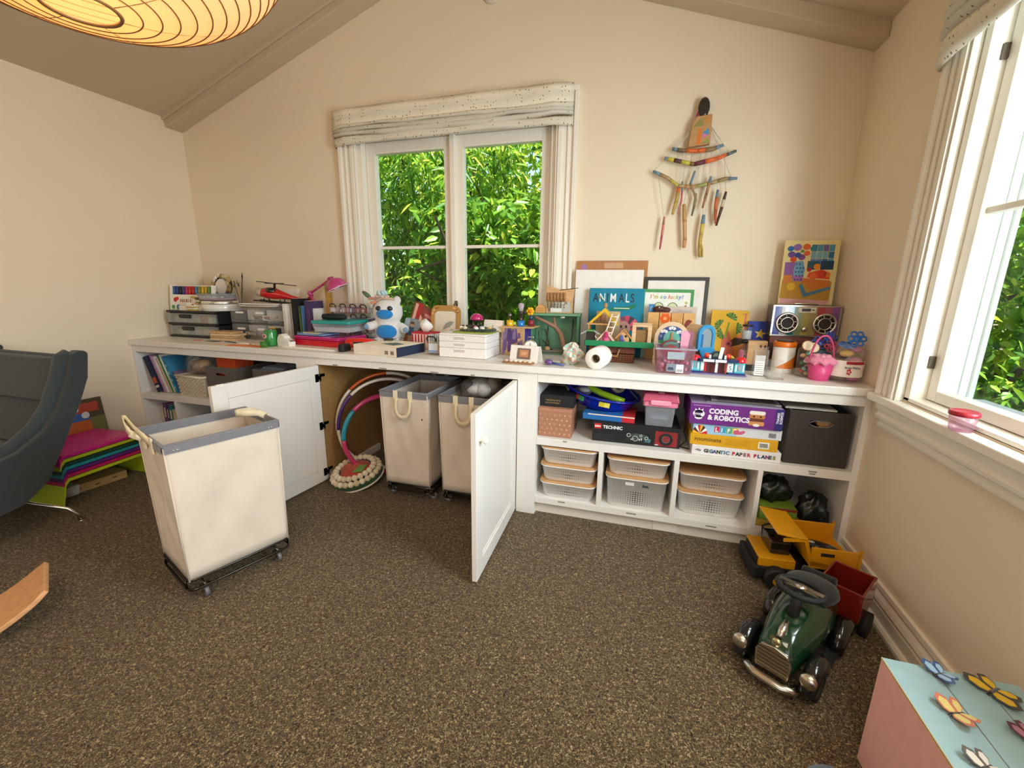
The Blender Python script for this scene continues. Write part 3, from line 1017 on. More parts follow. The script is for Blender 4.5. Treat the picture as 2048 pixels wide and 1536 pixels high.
# --- white board, red trays, boxes
one('foam_board', 'thin white panel under the red trays', 'board', MB('f4f1ea').box(-.19, .19, -.13, .12, 0, .008), plastic, (-1.36, -.375, Z), R(-4), bevel=.002)
def tray(lb, c, c2, z, sc=1.0, dx=0, h=.026):
    t2 = thing('flat_tray', lb, 'tray', (-1.385 + dx, -.30, Z + z), R(-5), 'red and pink trays')
    m_ = MB(c).prism(rrect(-.185 * sc, .185 * sc, -.12 * sc, .12 * sc, .02), 0, h - .006, 'z')
    m_.to('base', plastic, t2, .003)
    MB(c2).prism(rrect(-.19 * sc, .19 * sc, -.125 * sc, .125 * sc, .022), h - .006, h, 'z').to('lid', gloss, t2, .002)
tray('glossy red flat tray lowest under the teal-lidded tub', 'c81424', 'd41f30', .0085, h=.032)
tray('magenta flat tray on top of the red one', 'c2206e', 'd8358a', .042, .97, .01, h=.02)
t_ = thing('clear_blue_case', 'flat clear case with blue edge on the magenta tray', 'case', (-1.44, -.325, Z + .063), R(-5))
MB('ffffff').box(-.10, .10, -.07, .07, 0, .022).to('shell', clear, t_, .002)
MB('6f9ad0').box(-.098, .098, -.068, .066, .002, .012).to('contents', matte, t_)
MB('d8cfa8').box(-.06, .05, -.06, .05, .012, .018).to('card', matte, t_)
t_ = thing('teal_lid_tub', 'clear plastic tub with a teal lid on the trays', 'tub', (-1.31, -.28, Z + .086), R(4))
MB('ffffff').frust(-.125, .125, -.10, .10, 0, .052, .92).to('tub', clear_m, t_, .004)
MB('d8d4cc').frust(-.115, .115, -.09, .09, .003, .030, .95).to('contents', matte, t_)
MB('1f9a94').prism(rrect(-.132, .132, -.107, .107, .016), .050, .068, 'z').to('lid', plastic, t_, .004)
t_ = thing('spectacle_case', 'black spectacle case on the teal lid', 'case', (-1.345, -.29, Z + .154), R(14))
MB('19191b').T((0, 0, .019), (0, R(90), 0)).lathe([(.006, -.075), (.016, -.068), (.019, -.04), (.019, .04), (.016, .068), (.006, .075)], 14).to('shell', rubber, t_)
MB('2a2a2c').torus((0, 0, .019), .072, .002, 20, 5, 'z', sq=.27).to('seam', rubber, t_)

# --- pink desk lamp
t_ = thing('desk_lamp', 'pink jointed desk lamp bent over the craft cases', 'lamp', (-1.60, -.033, Z))
LP = 'c2407e'
MB(LP).lathe([(.026, 0), (.028, .004), (.026, .012), (.012, .018), (.008, .03)], 24).to('base', gloss, t_)
MB(LP).cyl((0, 0, .025), (-.075, -.065, .304), .0075, n=10).to('lower_arm', gloss, t_)
MB(LP).ball((-.075, -.065, .304), .018, 12, 8).to('elbow', gloss, t_)
MB(LP).cyl((-.075, -.065, .304), (.094, -.07, .395), .0075, n=10).to('upper_arm', gloss, t_)
MB(LP).ball((.094, -.07, .395), .017, 12, 8).to('joint', gloss, t_)
hd = MB(LP).T((.145, -.075, .352), (R(10), R(-22), 0)).lathe([(.066, -.012), (.067, -.006), (.062, .012), (.050, .034), (.030, .048), (.010, .053), (.010, .064), (.002, .066)], 26, cap=False)
hd.to('shade', gloss, t_, solid=.002)
MB('ece6da').T((.145, -.075, .352), (R(10), R(-22), 0)).torus((0, 0, -.012), .066, .0025, 26, 6).to('rim', gloss, t_)
MB('efe9dc').T((.145, -.075, .352), (R(10), R(-22), 0)).ball((0, 0, .012), (.022, .022, .028), 12, 8).to('bulb', gloss, t_)
MB(LP).cyl((.094, -.07, .395), (.13, -.075, .40), .007, n=8).to('neck', gloss, t_)

t_ = thing('wooden_tower', 'tall slim wooden block with green tape behind the lamp', 'wooden block', (-1.535, -.09, Z))
MB('b8893e').box(-.018, .018, -.014, .014, 0, .36).to('block', wood, t_, .002)
MB('7aa04e').box(-.008, .010, -.016, -.013, .33, .385).to('tape', matte, t_)

# --- grid of craft cases
cols = ['first', 'second', 'third', 'fourth']
rows = ['bottom', 'second', 'third', 'top']
case0 = None
for i in range(4):
    for j in range(4):
        lb = 'clear craft case, %s from the lamp in the %s row of the rack' % (cols[i], rows[j] if j in (0, 3) else ['', 'second lowest', 'second highest', ''][j])
        x, z = -1.455 + .0755 * i, Z + .0625 * j
        if case0 is None:
            t_ = thing('craft_case', lb, 'case', (x, -.155, z), 0, 'clear handled craft cases')
            shell0 = MB('ffffff').box(-.036, .036, 0, .11, 0, .060).to('shell', clear, t_, .003)
            hm = MB('3a302c').tube([(-.019, -.001, .034), (-.021, -.006, .046), (-.013, -.008, .055), (.013, -.008, .055), (.021, -.006, .046), (.019, -.001, .034)], .0036, 6)
            handle0 = hm.to('handle', rubber, t_)
            case0 = t_
        else:
            t_ = case0.copy()
            COL.objects.link(t_)
            for ch in (shell0, handle0):
                c_ = ch.copy(); COL.objects.link(c_); c_.parent = t_
            t_['label'] = lb
            t_.location = (x, -.155, z)
        rnd = random.Random(i * 7 + j)
        cm = MB()
        for q in range(6):
            cm.C(rnd.choice(['c9a0a8', 'd8ccd4', '7a6a9a', 'b89aa8', 'e8e2e4', 'a85a5a', '8a8aa8'])).box(-.030 + .010 * q, -.022 + .010 * q, .008, .09, .004, .02 + .018 * rnd.random())
        cm.to('contents', matte, t_)

# --- plush animal with a flower headband
t_ = thing('plush_toy', 'white plush animal with blue muzzle and blue belly', 'soft toy', (-1.035, -.185, Z), R(14))
PW = 'eeecec'
def wp(nt):
    out = nt.nodes.new('ShaderNodeOutputMaterial')
    b = nt.nodes.new('ShaderNodeBsdfPrincipled')
    b.inputs['Base Color'].default_value = (*hx('f2f0f0'), 1)
    b.inputs['Roughness'].default_value = 1.0
    b.inputs['Sheen Weight'].default_value = .5
    n_ = nt.nodes.new('ShaderNodeTexNoise'); n_.inputs['Scale'].default_value = 400
    bp = nt.nodes.new('ShaderNodeBump'); bp.inputs['Strength'].default_value = .7; bp.inputs['Distance'].default_value = .003
    nt.links.new(n_.outputs['Fac'], bp.inputs['Height']); nt.links.new(bp.outputs[0], b.inputs['Normal'])
    nt.links.new(b.outputs[0], out.inputs[0])
whiteplush = node_mat('white_plush_pile', wp)
m = MB(PW)
m.ball((0, 0, .085), (.082, .070, .088), 20, 14)            # belly
m.ball((0, -.002, .205), (.090, .078, .082), 20, 14)        # head
m.ball((0, 0, .145), (.072, .062, .04), 16, 10)
m.ball((-.105, -.030, .120), (.030, .028, .027), 14, 10).ball((-.078, -.015, .128), (.034, .027, .026), 14, 10)   # arms
m.ball((.105, -.030, .105), (.030, .028, .027), 14, 10).ball((.078, -.015, .118), (.034, .027, .026), 14, 10)
m.ball((-.060, -.055, .026), (.030, .040, .028), 14, 10).ball((.056, -.062, .026), (.030, .040, .028), 14, 10)    # feet
m.ball((.060, .0, .275), (.024, .016, .028), 12, 8).ball((-.056, .0, .278), (.024, .016, .028), 12, 8)            # ears
bo = m.to('body', whiteplush, t_)
md = bo.modifiers.new('one_skin', 'REMESH'); md.mode = 'VOXEL'; md.voxel_size = .0055; md.use_smooth_shade = True
md = bo.modifiers.new('soften', 'SMOOTH'); md.iterations = 6; md.factor = .5
PB = '0f80cc'
MB(PB).ball((.0, -.062, .196), (.052, .026, .033), 18, 12).to('muzzle', plush, t_)
MB(PB).ball((0, -.046, .088), (.064, .034, .048), 18, 12).to('belly_patch', plush, t_)
for x in (-.034, .034):
    e_ = MB('20262e').ball((x, -.068, .229), (.017, .012, .014), 14, 9).to('eye', gloss, t_)
    MB('6fa8c8').torus((x, -.066, .229), .0165, .0025, 16, 5, 'y', sq=.8).to('eye_rim', gloss, e_)
for x, z in ((-.118, .118), (.118, .103)):
    MB('7fa0c4').ball((x, -.050, z), (.018, .012, .016), 12, 8).to('paw_pad', plush, t_)
for x in (.058,):
    MB('6f93bd').ball((x, -.098, .028), (.022, .010, .020), 12, 8).to('foot_pad', plush, t_)
hb = MB('d8b09a').tube([(-.085, -.01, .235), (-.062, -.03, .272), (-.02, -.045, .288), (.02, -.045, .288), (.05, -.03, .28)], .006, 6)
hb.to('headband', fabric, t_)
for x, y, z, c, r_ in ((-.02, -.03, .318, 'b9d4d8', .030), (-.045, -.035, .30, 'd8b0a0', .016), (-.085, -.03, .285, 'c98a72', .018), (-.075, -.035, .262, 'd8906e', .016), (.012, -.04, .298, 'e2c6b4', .014)):
    f_ = MB(c)
    for k in range(6):
        a = k * math.pi / 3
        f_.T((x, y, z), (.5, 0, a)).ball((r_ * .62, 0, 0), (r_ * .55, r_ * .34, r_ * .6), 8, 6)
    f_.T()
    f_.to('flower', fabric, t_)
MB('5d7358').T((-.112, -.03, .305), (0, R(35), R(10))).ball((0, 0, 0), (.026, .006, .014), 10, 6).to('felt_leaf', fabric, t_)
MB('6a5a50').T((-.125, -.03, .318), (0, R(20), 0)).ball((0, 0, 0), (.018, .006, .010), 10, 6).to('felt_leaf', fabric, t_)

# --- red toy drill lying across
t_ = thing('toy_drill', 'red toy power tool with black grip lying by the white game box', 'toy', (-1.10, -.42, Z), R(34))
MB('cf1f16').T((0, 0, .040), (0, R(90), 0)).lathe([(.018, -.06), (.027, -.05), (.029, .03), (.024, .07), (.018, .10)], 14).to('body', gloss, t_)
MB('cf1f16').prism([(-.055, -.005), (-.01, -.02), (.03, -.012), (.05, .01), (-.05, .012)], .020, .056, 'z').to('housing', gloss, t_, .006)
MB('1d1b1a').T((-.062, -.04, .024), (0, 0, R(60))).prism(rrect(-.045, .04, -.018, .018, .012), -.021, .018, 'z').to('grip', rubber, t_, .005)
MB('2a2826').cyl((.098, 0, .040), (.15, 0, .034), .017, .009, 12).to('nozzle', rubber, t_)
MB('24211f').box(-.02, .035, -.030, -.026, .03, .05).to('trigger_guard', rubber, t_, .002)

# --- white game box with navy end
t_ = thing('game_box', 'flat white game box with a navy end, at the counter edge', 'box', (-.872, -.445, Z), R(-9))
MB('efe4d6').box(-.148, .148, -.115, .125, 0, .052).to('carton', matte, t_, .0015)
MB('1b2744').box(.1481, .1492, -.115, .125, .001, .051).to('navy_end', matte, t_)
MB('f4ead2').box(-.14, .14, -.107, .118, .052, .0525).to('top_print', matte, t_)
MB('5a6a6a').prism([(-.03, -.03), (.08, -.06), (.10, .01), (.02, .04)], .0525, .053, 'z').to('picture', matte, t_)
for x in (.07, .108):
    MB('8a7a6c').box(x, x + .022, -.1156, -.115, .012, .032).to('printed_mark', matte, t_)
t_ = thing('screwdriver', 'small black screwdriver resting on the white game box', 'tool', (-.96, -.36, Z + .0535), R(20))
MB('2b2b2b').cyl((0, 0, .008), (.05, 0, .008), .0075, n=8).to('handle', plastic, t_)
MB('c9c9c9').cyl((.05, 0, .008), (.09, 0, .008), .003, n=6).to('shaft', metal, t_)

# small pots behind the game box
one('tiny_pot', 'tiny teal pot in front of the plush toy', 'pot', MB('3fb0a2').lathe([(.014, 0), (.016, .002), (.017, .024), (.014, .024), (.013, .004)], 14, cap=False), plastic, (-.885, -.30, Z))
t_ = thing('tiny_tin', 'tiny pink-lidded tin between teal pot and clear case', 'tin', (-.825, -.30, Z))
MB('8c6a54').lathe([(.024, 0), (.025, .002), (.025, .022)], 18).to('body', matte, t_)
MB('d8a0a4').lathe([(.026, .021), (.026, .027), (.022, .028)], 18).to('lid', plastic, t_)
one('crystal_lump', 'pale glittery crystal lump beside the tiny pink tin', 'crystal', MB('bfe6e6').ball((0, 0, .014), (.018, .014, .015), 7, 5), gloss, (-.775, -.31, Z))
one('pebble', 'grey pebble lying before the collage board', 'stone', MB('7a746e').ball((0, 0, .02), (.022, .016, .021), 9, 6), matte, (-.80, -.235, Z))

# --- collage board and gold frame against the window
t_ = thing('collage_board', 'red and brown folded photo collage board against the window', 'collage', (-.905, -.085, Z), rot=(R(-8), R(10), R(-3)))
MB('7a4a34').prism([(-.10, 0), (.105, 0), (.115, .22), (-.02, .262), (-.065, .262)], 0, .006, 'y').to('board', matte, t_)
a_ = MB()
a_.C('b03030').prism([(-.055, .16), (-.01, .165), (.0, .255), (-.05, .258)], -.001, 0, 'y')
a_.C('e2b39a').prism([(-.07, .12), (-.05, .12), (-.035, .25), (-.055, .255)], -.0015, 0, 'y').prism([(-.02, .12), (-.005, .12), (.005, .17), (-.012, .19)], -.0015, 0, 'y')
a_.C('a0403a').prism([(.01, .16), (.11, .14), (.112, .205), (.005, .225)], -.001, 0, 'y')
a_.C('cf8f86').prism([(.02, .185), (.09, .165), (.092, .185), (.018, .205)], -.0015, 0, 'y')
a_.C('3c3630').prism([(.0, .05), (.10, .05), (.105, .14), (.005, .16)], -.001, 0, 'y')
a_.C('5f7a5a').prism([(.02, .10), (.06, .10), (.07, .14), (.01, .15)], -.0014, 0, 'y')
a_.C('8e979e').prism(rrect(-.105, .0, .08, .155, .03), -.0018, 0, 'y')
a_.C('b4c6d8').prism(rrect(-.11, -.075, .085, .15, .012), -.0022, 0, 'y')
for cx in (-.055, .055):                                   # two little printed figures in blue tops
    a_.C('4c5f86').prism([(cx - .022, .045), (cx + .022, .045), (cx + .016, .10), (cx - .016, .10)], -.003, 0, 'y')
    a_.C('c99a7e').prism(disc2(cx, .115, .014, 12, 1.2), -.003, 0, 'y').prism([(cx - .016, .0), (cx + .016, .0), (cx + .012, .045), (cx - .012, .045)], -.0026, 0, 'y')
    a_.C('6a4630').prism(arcpts(cx, .119, .016, 0, 180, 8), -.0034, 0, 'y')
a_.C('a8623a').prism([(-.10, .0), (-.01, .0), (-.03, .04), (-.09, .05)], -.0012, 0, 'y')
a_.to('collage_print', matte, t_)
t_ = thing('framed_photo', 'rounded gold mosaic picture frame leaning on the window post', 'picture frame', (-.70, -.10, Z), rot=(R(-9), 0, R(3)))
o1 = rrect(-.095, .095, 0, .25, .04, 6)
i1 = rrect(-.070, .070, .03, .215, .025, 6)
n_ = len(o1)
fm = MB('b98a4e')
for (ya, yb) in ((-.012, .004),):
    vs = [(p[0], ya, p[1]) for p in o1] + [(p[0], ya, p[1]) for p in i1] + [(p[0], yb, p[1]) for p in o1] + [(p[0], yb, p[1]) for p in i1]
    fs = []
    for k in range(n_):
        q = (k + 1) % n_
        fs += [(k, q, n_ + q, n_ + k), (2 * n_ + k, 3 * n_ + k, 3 * n_ + q, 2 * n_ + q), (k, 2 * n_ + k, 2 * n_ + q, q), (n_ + k, n_ + q, 3 * n_ + q, 3 * n_ + k)]
    fm.add(vs, fs)
fo = fm.to('frame', gloss, t_, .003)
for k in range(0, n_):
    a, b_ = o1[k], i1[k]
    c_ = ((a[0] + b_[0]) / 2, (a[1] + b_[1]) / 2)
    MB(random.choice(['d8a862', '9a6a34', 'c99850', 'e0bc80'])).cbox((c_[0], -.0135, c_[1]), (.010, .003, .010)).to('mosaic_tile', gloss, fo)
p_ = MB('e6dccb').prism(i1, -.004, 0, 'y').C('9a9f98').prism([(-.02, .10), (.03, .12), (.055, .15), (.03, .155), (.0, .14)], -.0046, 0, 'y').C('a8b4a4').prism(disc2(.045, .085, .022, 12), -.0046, 0, 'y')
p_.C('c49a74').box(-.068, .068, -.0048, 0, .032, .075).C('7a563c').box(-.02, -.008, -.0052, 0, .035, .07).box(.022, .04, -.0052, 0, .035, .068)
p_.to('picture', matte, t_)

# --- tissue box
t_ = thing('tissue_box', 'red and white striped tissue box with a tissue pulled up', 'tissue box', (-.765, -.225, Z), R(-6))
MB('f0e6e0').box(-.062, .062, -.05, .06, 0, .098).to('carton', matte, t_, .0015)
s_ = MB('b81f34')
for k in range(6):
    s_.box(-.060 + k * .0205, -.050 + k * .0205, -.0508, -.05, .0, .088)
s_.C('4f8f92')
for k in range(5):
    s_.box(.062, .0628, -.046 + k * .021, -.036 + k * .021, 0, .088)
s_.C('c8283c').box(-.063, .063, -.051, .061, .0905, .0985).C('2a1a1a').prism(disc2(0, .005, .03, 16, .4), .0985, .0988, 'z')
s_.to('stripes', matte, t_)
ts = MB('f2f4f2')
rg = []
for k, (r_, z) in enumerate([(.016, .098), (.030, .112), (.040, .130), (.034, .146), (.020, .160), (.004, .172)]):
    rg.append([(r_ * (1 + .32 * math.sin(3 * t + .7 * k)) * math.cos(t), .005 + .6 * r_ * (1 + .25 * math.cos(2 * t + k)) * math.sin(t), z + .006 * math.sin(4 * t)) for t in [2 * math.pi * q / 14 for q in range(14)]])
ts.ring(rg)
ts.to('tissue', fabric, t_)

# --- larger clear case with handle standing in front
t_ = thing('craft_case', 'larger clear craft case with dark handle beside the white drawers', 'case', (-.618, -.432, Z))
MB('ffffff').box(-.048, .048, 0, .10, 0, .105).to('shell', clear, t_, .004)
MB('2e2622').tube([(-.024, -.001, .075), (-.026, -.008, .090), (-.016, -.010, .100), (.016, -.010, .100), (.026, -.008, .090), (.024, -.001, .075)], .0045, 6).to('handle', rubber, t_)
MB('dfe6f2').box(-.022, .030, .004, .006, .012, .062).C('8fa9d6').box(-.022, .030, .003, .0045, .012, .026).to('insert_card', matte, t_)
MB('b59a7c').ball((-.036, .02, .045), (.010, .010, .016), 10, 7).C('cdb58e').box(-.04, .04, .03, .09, .003, .05).to('contents', matte, t_)
MB('b8a890').box(-.006, .006, -.0015, 0, .064, .076).to('clasp', plastic, t_)

# --- white three-drawer unit
t_ = thing('mini_drawers', 'white plastic three-drawer unit under the green wreath plate', 'drawers', (-.428, -.470, Z), R(-2))
MB('ebe8e6').box(-.128, .128, .006, .225, 0, .118).to('carcass', plastic, t_, .004)
MB('f2f0ee').prism(rrect(-.134, .134, .0, .232, .012), .116, .124, 'z').to('top', plastic, t_, .002)
for z0, z1 in ((.002, .050), (.053, .082), (.085, .115)):
    d_ = MB('eeebe9').box(-.131, .131, 0, .006, z0, z1).box(.128, .134, 0.002, .22, z0, z1).to('drawer', plastic, t_, .0015)
    MB('cfc6c0').box(-.045, .015, -.0012, .0005, z1 - .020, z1 - .006).C('f6f4f2').box(-.047, .017, -.004, 0, z1 - .007, z1 - .003).to('finger_pull', plastic, d_)
# plate with moss wreath on top
t_ = thing('moss_wreath', 'dark moss ring with white blossoms on a yellow-green plate', 'wreath', (-.395, -.345, Z + .124))
MB('8c9a32').prism(rrect(-.11, .11, -.075, .075, .012), 0, .007, 'z').to('plate', plastic, t_, .002)
mo = MB('26321c')
for k in range(34):
    a = 2 * math.pi * k / 34
    mo.C(random.choice(['26321c', '1c2616', '33421f'])).ball((.088 * math.cos(a) + .008, .055 * math.sin(a), .014), (.016, .013, .011), 7, 5)
mo.to('moss', plush, t_)
for k, (x, y, c) in enumerate([(-.07, -.04, 'e8dcc8'), (-.045, -.052, 'd9c9a8'), (.02, -.055, 'dfe6ea'), (.05, -.045, 'e8e0d0'), (.08, -.02, 'd8b060'), (-.02, .03, 'b06a4a'), (.0, -.02, 'c8654a'), (.03, .0, '8fb0c8')]):
    MB(c).ball((x, y, .026), (.014, .011, .009), 8, 5).to('blossom', plush, t_)
MB('e8e2d6').prism([(-.052, .02), (-.044, .02), (-.046, .045)], -.05, -.044, 'y').to('paper_sail', matte, t_)
t_ = thing('toy_stool', 'tiny magenta domed stool on dark legs standing on the wreath plate', 'toy', (-.405, -.315, Z + .132))
MB('b81f6c').lathe([(.034, .055), (.036, .058), (.034, .070), (.026, .082), (.014, .089), (.002, .091)], 22).to('dome', gloss, t_)
for a in (30, 100, 170, 240, 310):
    MB('2b2228').cyl((.024 * math.cos(R(a)), .024 * math.sin(R(a)), 0), (.021 * math.cos(R(a)), .021 * math.sin(R(a)), .058), .0042, n=7).to('leg', gloss, t_)
one('folded_card', 'white folded greeting card standing behind the moss wreath', 'card', MB('ece2d6').prism([(-.056, 0), (.056, 0), (.054, .062), (-.050, .064)], 0, .001, 'y').prism([(-.056, 0), (.056, 0), (.054, .062), (-.050, .064)], .03, .031, 'y').C('c9b4ac').prism(disc2(.0, .03, .006, 8), -.0008, 0, 'y'), matte, (-.325, -.285, Z + .124), rot=(R(-6), 0, R(-3)))
one('dark_block', 'small dark wooden block under the toy stool edge', 'wooden block', MB('54403a').box(-.04, .03, -.015, .02, 0, .028), wood, (-.475, -.265, Z + .124), R(8), bevel=.002)

# --- purple box with pots
t_ = thing('painted_box', 'wooden box daubed with purple paint beside the white drawers', 'box', (-.205, -.300, Z), R(-3))
MB('bf9a72').box(-.066, .066, 0, .13, 0, .150).to('box', wood, t_, .002)
pm = MB('5a3f72')
rnd = random.Random(5)
for k in range(22):
    x, z = rnd.uniform(-.056, .05), rnd.uniform(.012, .138)
    w, h = rnd.uniform(.008, .020), rnd.uniform(.016, .045)
    pm.C(rnd.choice(['5a3f72', '6b4f82', '4a3364', '7d6a8c'])).prism([(max(-.064, x - w * .6), max(.002, z - h)), (min(.06, x + w), max(.004, z - h * .7)), (min(.062, x + w * .7), min(.147, z + h)), (max(-.06, x - w * .4), min(.146, z + h * .8))], -.0012 - .0001 * k, 0, 'y')
pm.C('3f2f86').box(.066, .0672, .004, .126, .004, .146)
pm.to('paint_daubs', matte, t_)
MB('c9a878').box(-.070, .110, -.004, .134, .150, .157).to('lid', wood, t_, .0015)
t_ = thing('paint_pot', 'yellow paint pot holding a small silver whisk', 'pot', (-.232, -.265, Z + .158))
MB('e8b414').lathe([(.018, 0), (.019, .002), (.019, .030), (.017, .030), (.016, .004)], 18, cap=False).to('pot', gloss, t_)
MB('8c8a88').cyl((0, 0, .004), (0, 0, .05), .003, n=6).ball((0, 0, .056), (.013, .013, .012), 10, 7).to('whisk', metal, t_)
t_ = thing('paint_pot', 'blue paint pot holding a tall lilac powder brush', 'pot', (-.170, -.268, Z + .158))
MB('1f78c8').lathe([(.019, 0), (.020, .002), (.020, .030), (.018, .030), (.017, .004)], 18, cap=False).to('pot', gloss, t_)
MB('2c2226').cyl((0, 0, .004), (.001, 0, .062), .0085, n=10).C('4a2a38').cyl((.001, 0, .062), (.002, 0, .080), .009, .0095, 10).to('brush_handle', gloss, t_)
MB('b6a2b4').lathe([(.009, .080), (.014, .098), (.016, .112), (.012, .120), (.004, .122)], 14).to('bristles', plush, t_)
t_ = thing('toy_flower', 'yellow and orange toy flower on a red base behind the blue pot', 'toy', (-.125, -.225, Z + .158))
MB('8c2a3c').cyl((0, 0, 0), (0, 0, .032), .018, n=12).to('base', plastic, t_)
MB('2f4a6a').cyl((0, 0, .032), (0, 0, .056), .012, n=10).to('stem', plastic, t_)
for k in range(6):
    a = k * math.pi / 3
    MB('efb90f').ball((-.004 + .014 * math.cos(a), -.004, .078 + .014 * math.sin(a)), (.010, .006, .010), 8, 6).to('petal', plastic, t_)
MB('d97a14').ball((-.004, -.010, .078), (.010, .006, .010), 10, 6).to('centre', plastic, t_)
MB('1c1a1e').ball((-.030, -.02, .07), .010, 10, 7).to('bead', gloss, t_)

# --- green crate with driftwood scene
t_ = thing('diorama_crate', 'green open-front wooden crate with a branch inside', 'crate', (-.004, -.185, Z), R(3))
for nm, mm in (('side', MB('5c8f6c').box(-.134, -.122, 0, .13, 0, .222)), ('side', MB('4f8060').box(.122, .134, 0, .13, 0, .222)), ('top', MB('6a9c78').box(-.138, .138, 0, .13, .213, .224)),
               ('bottom', MB('4a7457').box(-.134, .134, 0, .13, 0, .010)), ('back', MB('6fa382').box(-.122, .122, .12, .13, .01, .213))):
    mm.to(nm, wood, t_, .0015)
br = MB('8a6a50')
br.tube([(.062, -.012, .03), (.050, .0, .075), (.034, .02, .115), (.004, .03, .150), (-.05, .01, .180), (-.106, -.012, .206)], [.017, .016, .015, .014, .010, .008], 9)
br.tube([(.02, .025, .128), (.0, .03, .165), (-.008, .028, .205)], [.011, .010, .008], 8)
br.to('branch', wood, t_)
tw = MB('4a3a2a')
for x0, x1, h in ((-.09, -.10, .12), (-.06, -.045, .15), (-.03, -.06, .13), (.08, .095, .19), (-.01, -.075, .07)):
    tw.tube([(x0, .06, .01), ((x0 + x1) / 2 + .004, .07, h * .5), (x1, .08, h)], .003, 6)
tw.to('twigs', wood, t_, label='thin dark twigs inside the crate')
MB('6a5c44').C('5f5238').prism(rrect(-.11, .11, .005, .11, .03), .010, .016, 'z').to('moss_floor', plush, t_)
MB('b8986a').ball((-.04, .03, .028), (.018, .015, .014), 10, 7).to('cocoon', matte, t_)
MB('cbb08c').ball((.068, -.028, .045), (.006, .006, .018), 8, 6).cyl((.06, -.03, .05), (.078, -.026, .058), .003, n=6).to('tiny_figure', plastic, t_)
MB('d8ccb8').ball((.042, .02, .205), (.014, .008, .006), 8, 5).to('shell', plastic, t_)
one('doll_house', 'tiny plain wooden house on the green crate', 'toy house', MB('d09a56').prism([(-.030, 0), (.026, 0), (.026, .030), (-.002, .050), (-.030, .030)], 0, .03, 'y').C('b8793c').box(-.029, .025, -.0008, 0, .012, .0135).box(-.029, .025, -.0008, 0, .024, .0255), wood, (-.092, -.135, Z + .224), R(6), bevel=.001)
t_ = thing('peg_rack', 'wooden rack with six dowels and wire rings on the green crate', 'rack', (.012, -.13, Z + .224))
MB('d2a778').prism([(-.078, .062), (.07, .062), (.078, .135), (.0, .130), (-.045, .142), (-.074, .148)], 0, .010, 'y').to('plaque', wood, t_, .0015)
for k in range(6):
    x = -.066 + .0185 * k
    MB('a87848').cyl((x, -.006, .064), (x, -.006, .112), .0062, n=10).to('dowel', wood, t_)
    MB('8a8580').cyl((x, -.006, .064), (x, -.006, .052), .0016, n=6).torus((x, -.006, .040), .0105, .0016, 14, 5, 'x').to('wire_ring', metal, t_)
MB('c9a57c').box(.062, .072, .0, .010, 0, .066).box(-.076, -.066, 0, .010, 0, .066).box(-.07, .07, .002, .008, .0, .008).to('stand', wood, t_)
MB('c3bcb4').box(.015, .062, .001, .006, .008, .05).to('grey_plate', matte, t_)
MB('e8e6e2').box(-.05, .012, -.002, .004, .006, .030).to('white_card', matte, t_)
MB('3a2a1e').cyl((.0, -.002, .125), (.10, -.002, .138), .0018, n=6).to('wire', metal, t_)

# --- tent calendar, shell tray, alarm clock
t_ = thing('tent_calendar', 'white tent calendar with a framed brown picture', 'calendar', (-.095, -.470, Z), R(-6))
MB('efe9e4').prism([(-.002, 0), (0, 0), (.020, .080), (.018, .080)], -.078, .070, 'x').prism([(.055, 0), (.057, 0), (.021, .080), (.019, .080)], -.074, .080, 'x').to('card', matte, t_)
q_ = MB('7d6658').prism([(-.035, .014), (.035, .014), (.035, .068), (-.035, .068)], 0, .001, 'y').C('c08560').prism([(-.024, .024), (.024, .024), (.024, .060), (-.024, .060)], -.0012, 0, 'y').C('d8a47c').box(-.014, .014, -.002, 0, .034, .050)
o_ = q_.to('picture', matte, t_)
o_.rotation_euler = (R(-14), 0, 0); o_.location = (-.004, -.004, .001)
t_ = thing('shell_tray', 'thin wooden tray with a row of small shells at the counter edge', 'tray', (-.112, -.512, Z), R(-5))
MB('9c6f48').prism(rrect(-.078, .078, -.026, .02, .008), 0, .008, 'z').to('board', wood, t_, .0015)
for k in range(6):
    MB(random.choice(['e8d8c8', 'e2c0b0', 'f0e6da', 'dcb89a'])).ball((-.06 + .024 * k, -.010, .012), (.012, .009, .006), 9, 6).to('shell', plastic, t_)
t_ = thing('alarm_clock', 'small silver wind-up clock behind the tent calendar', 'clock', (-.085, -.385, Z), R(10))
MB('b9b6b0').T((0, 0, .066), (R(90), 0, 0)).lathe([(.006, -.014), (.034, -.014), (.038, -.010), (.038, .012), (.034, .015)], 26).to('case', metal, t_)
MB('e9e6df').T((0, -.0155, .066), (R(90), 0, 0)).lathe([(.031, 0), (.031, .001)], 24).to('dial', matte, t_)
MB('2a2826').box(-.001, .001, -.018, -.0165, .066, .088).box(0, .016, -.018, -.0165, .065, .067).to('hand', metal, t_)
MB('a9a6a0').tube([(-.016, 0, .104), (-.014, 0, .116), (.014, 0, .116), (.016, 0, .104)], .003, 6).to('bell_handle', metal, t_)
for s in (-1, 1):
    MB('a9a6a0').cyl((s * .022, 0, .034), (s * .030, 0, 0), .004, n=7).to('foot', metal, t_)

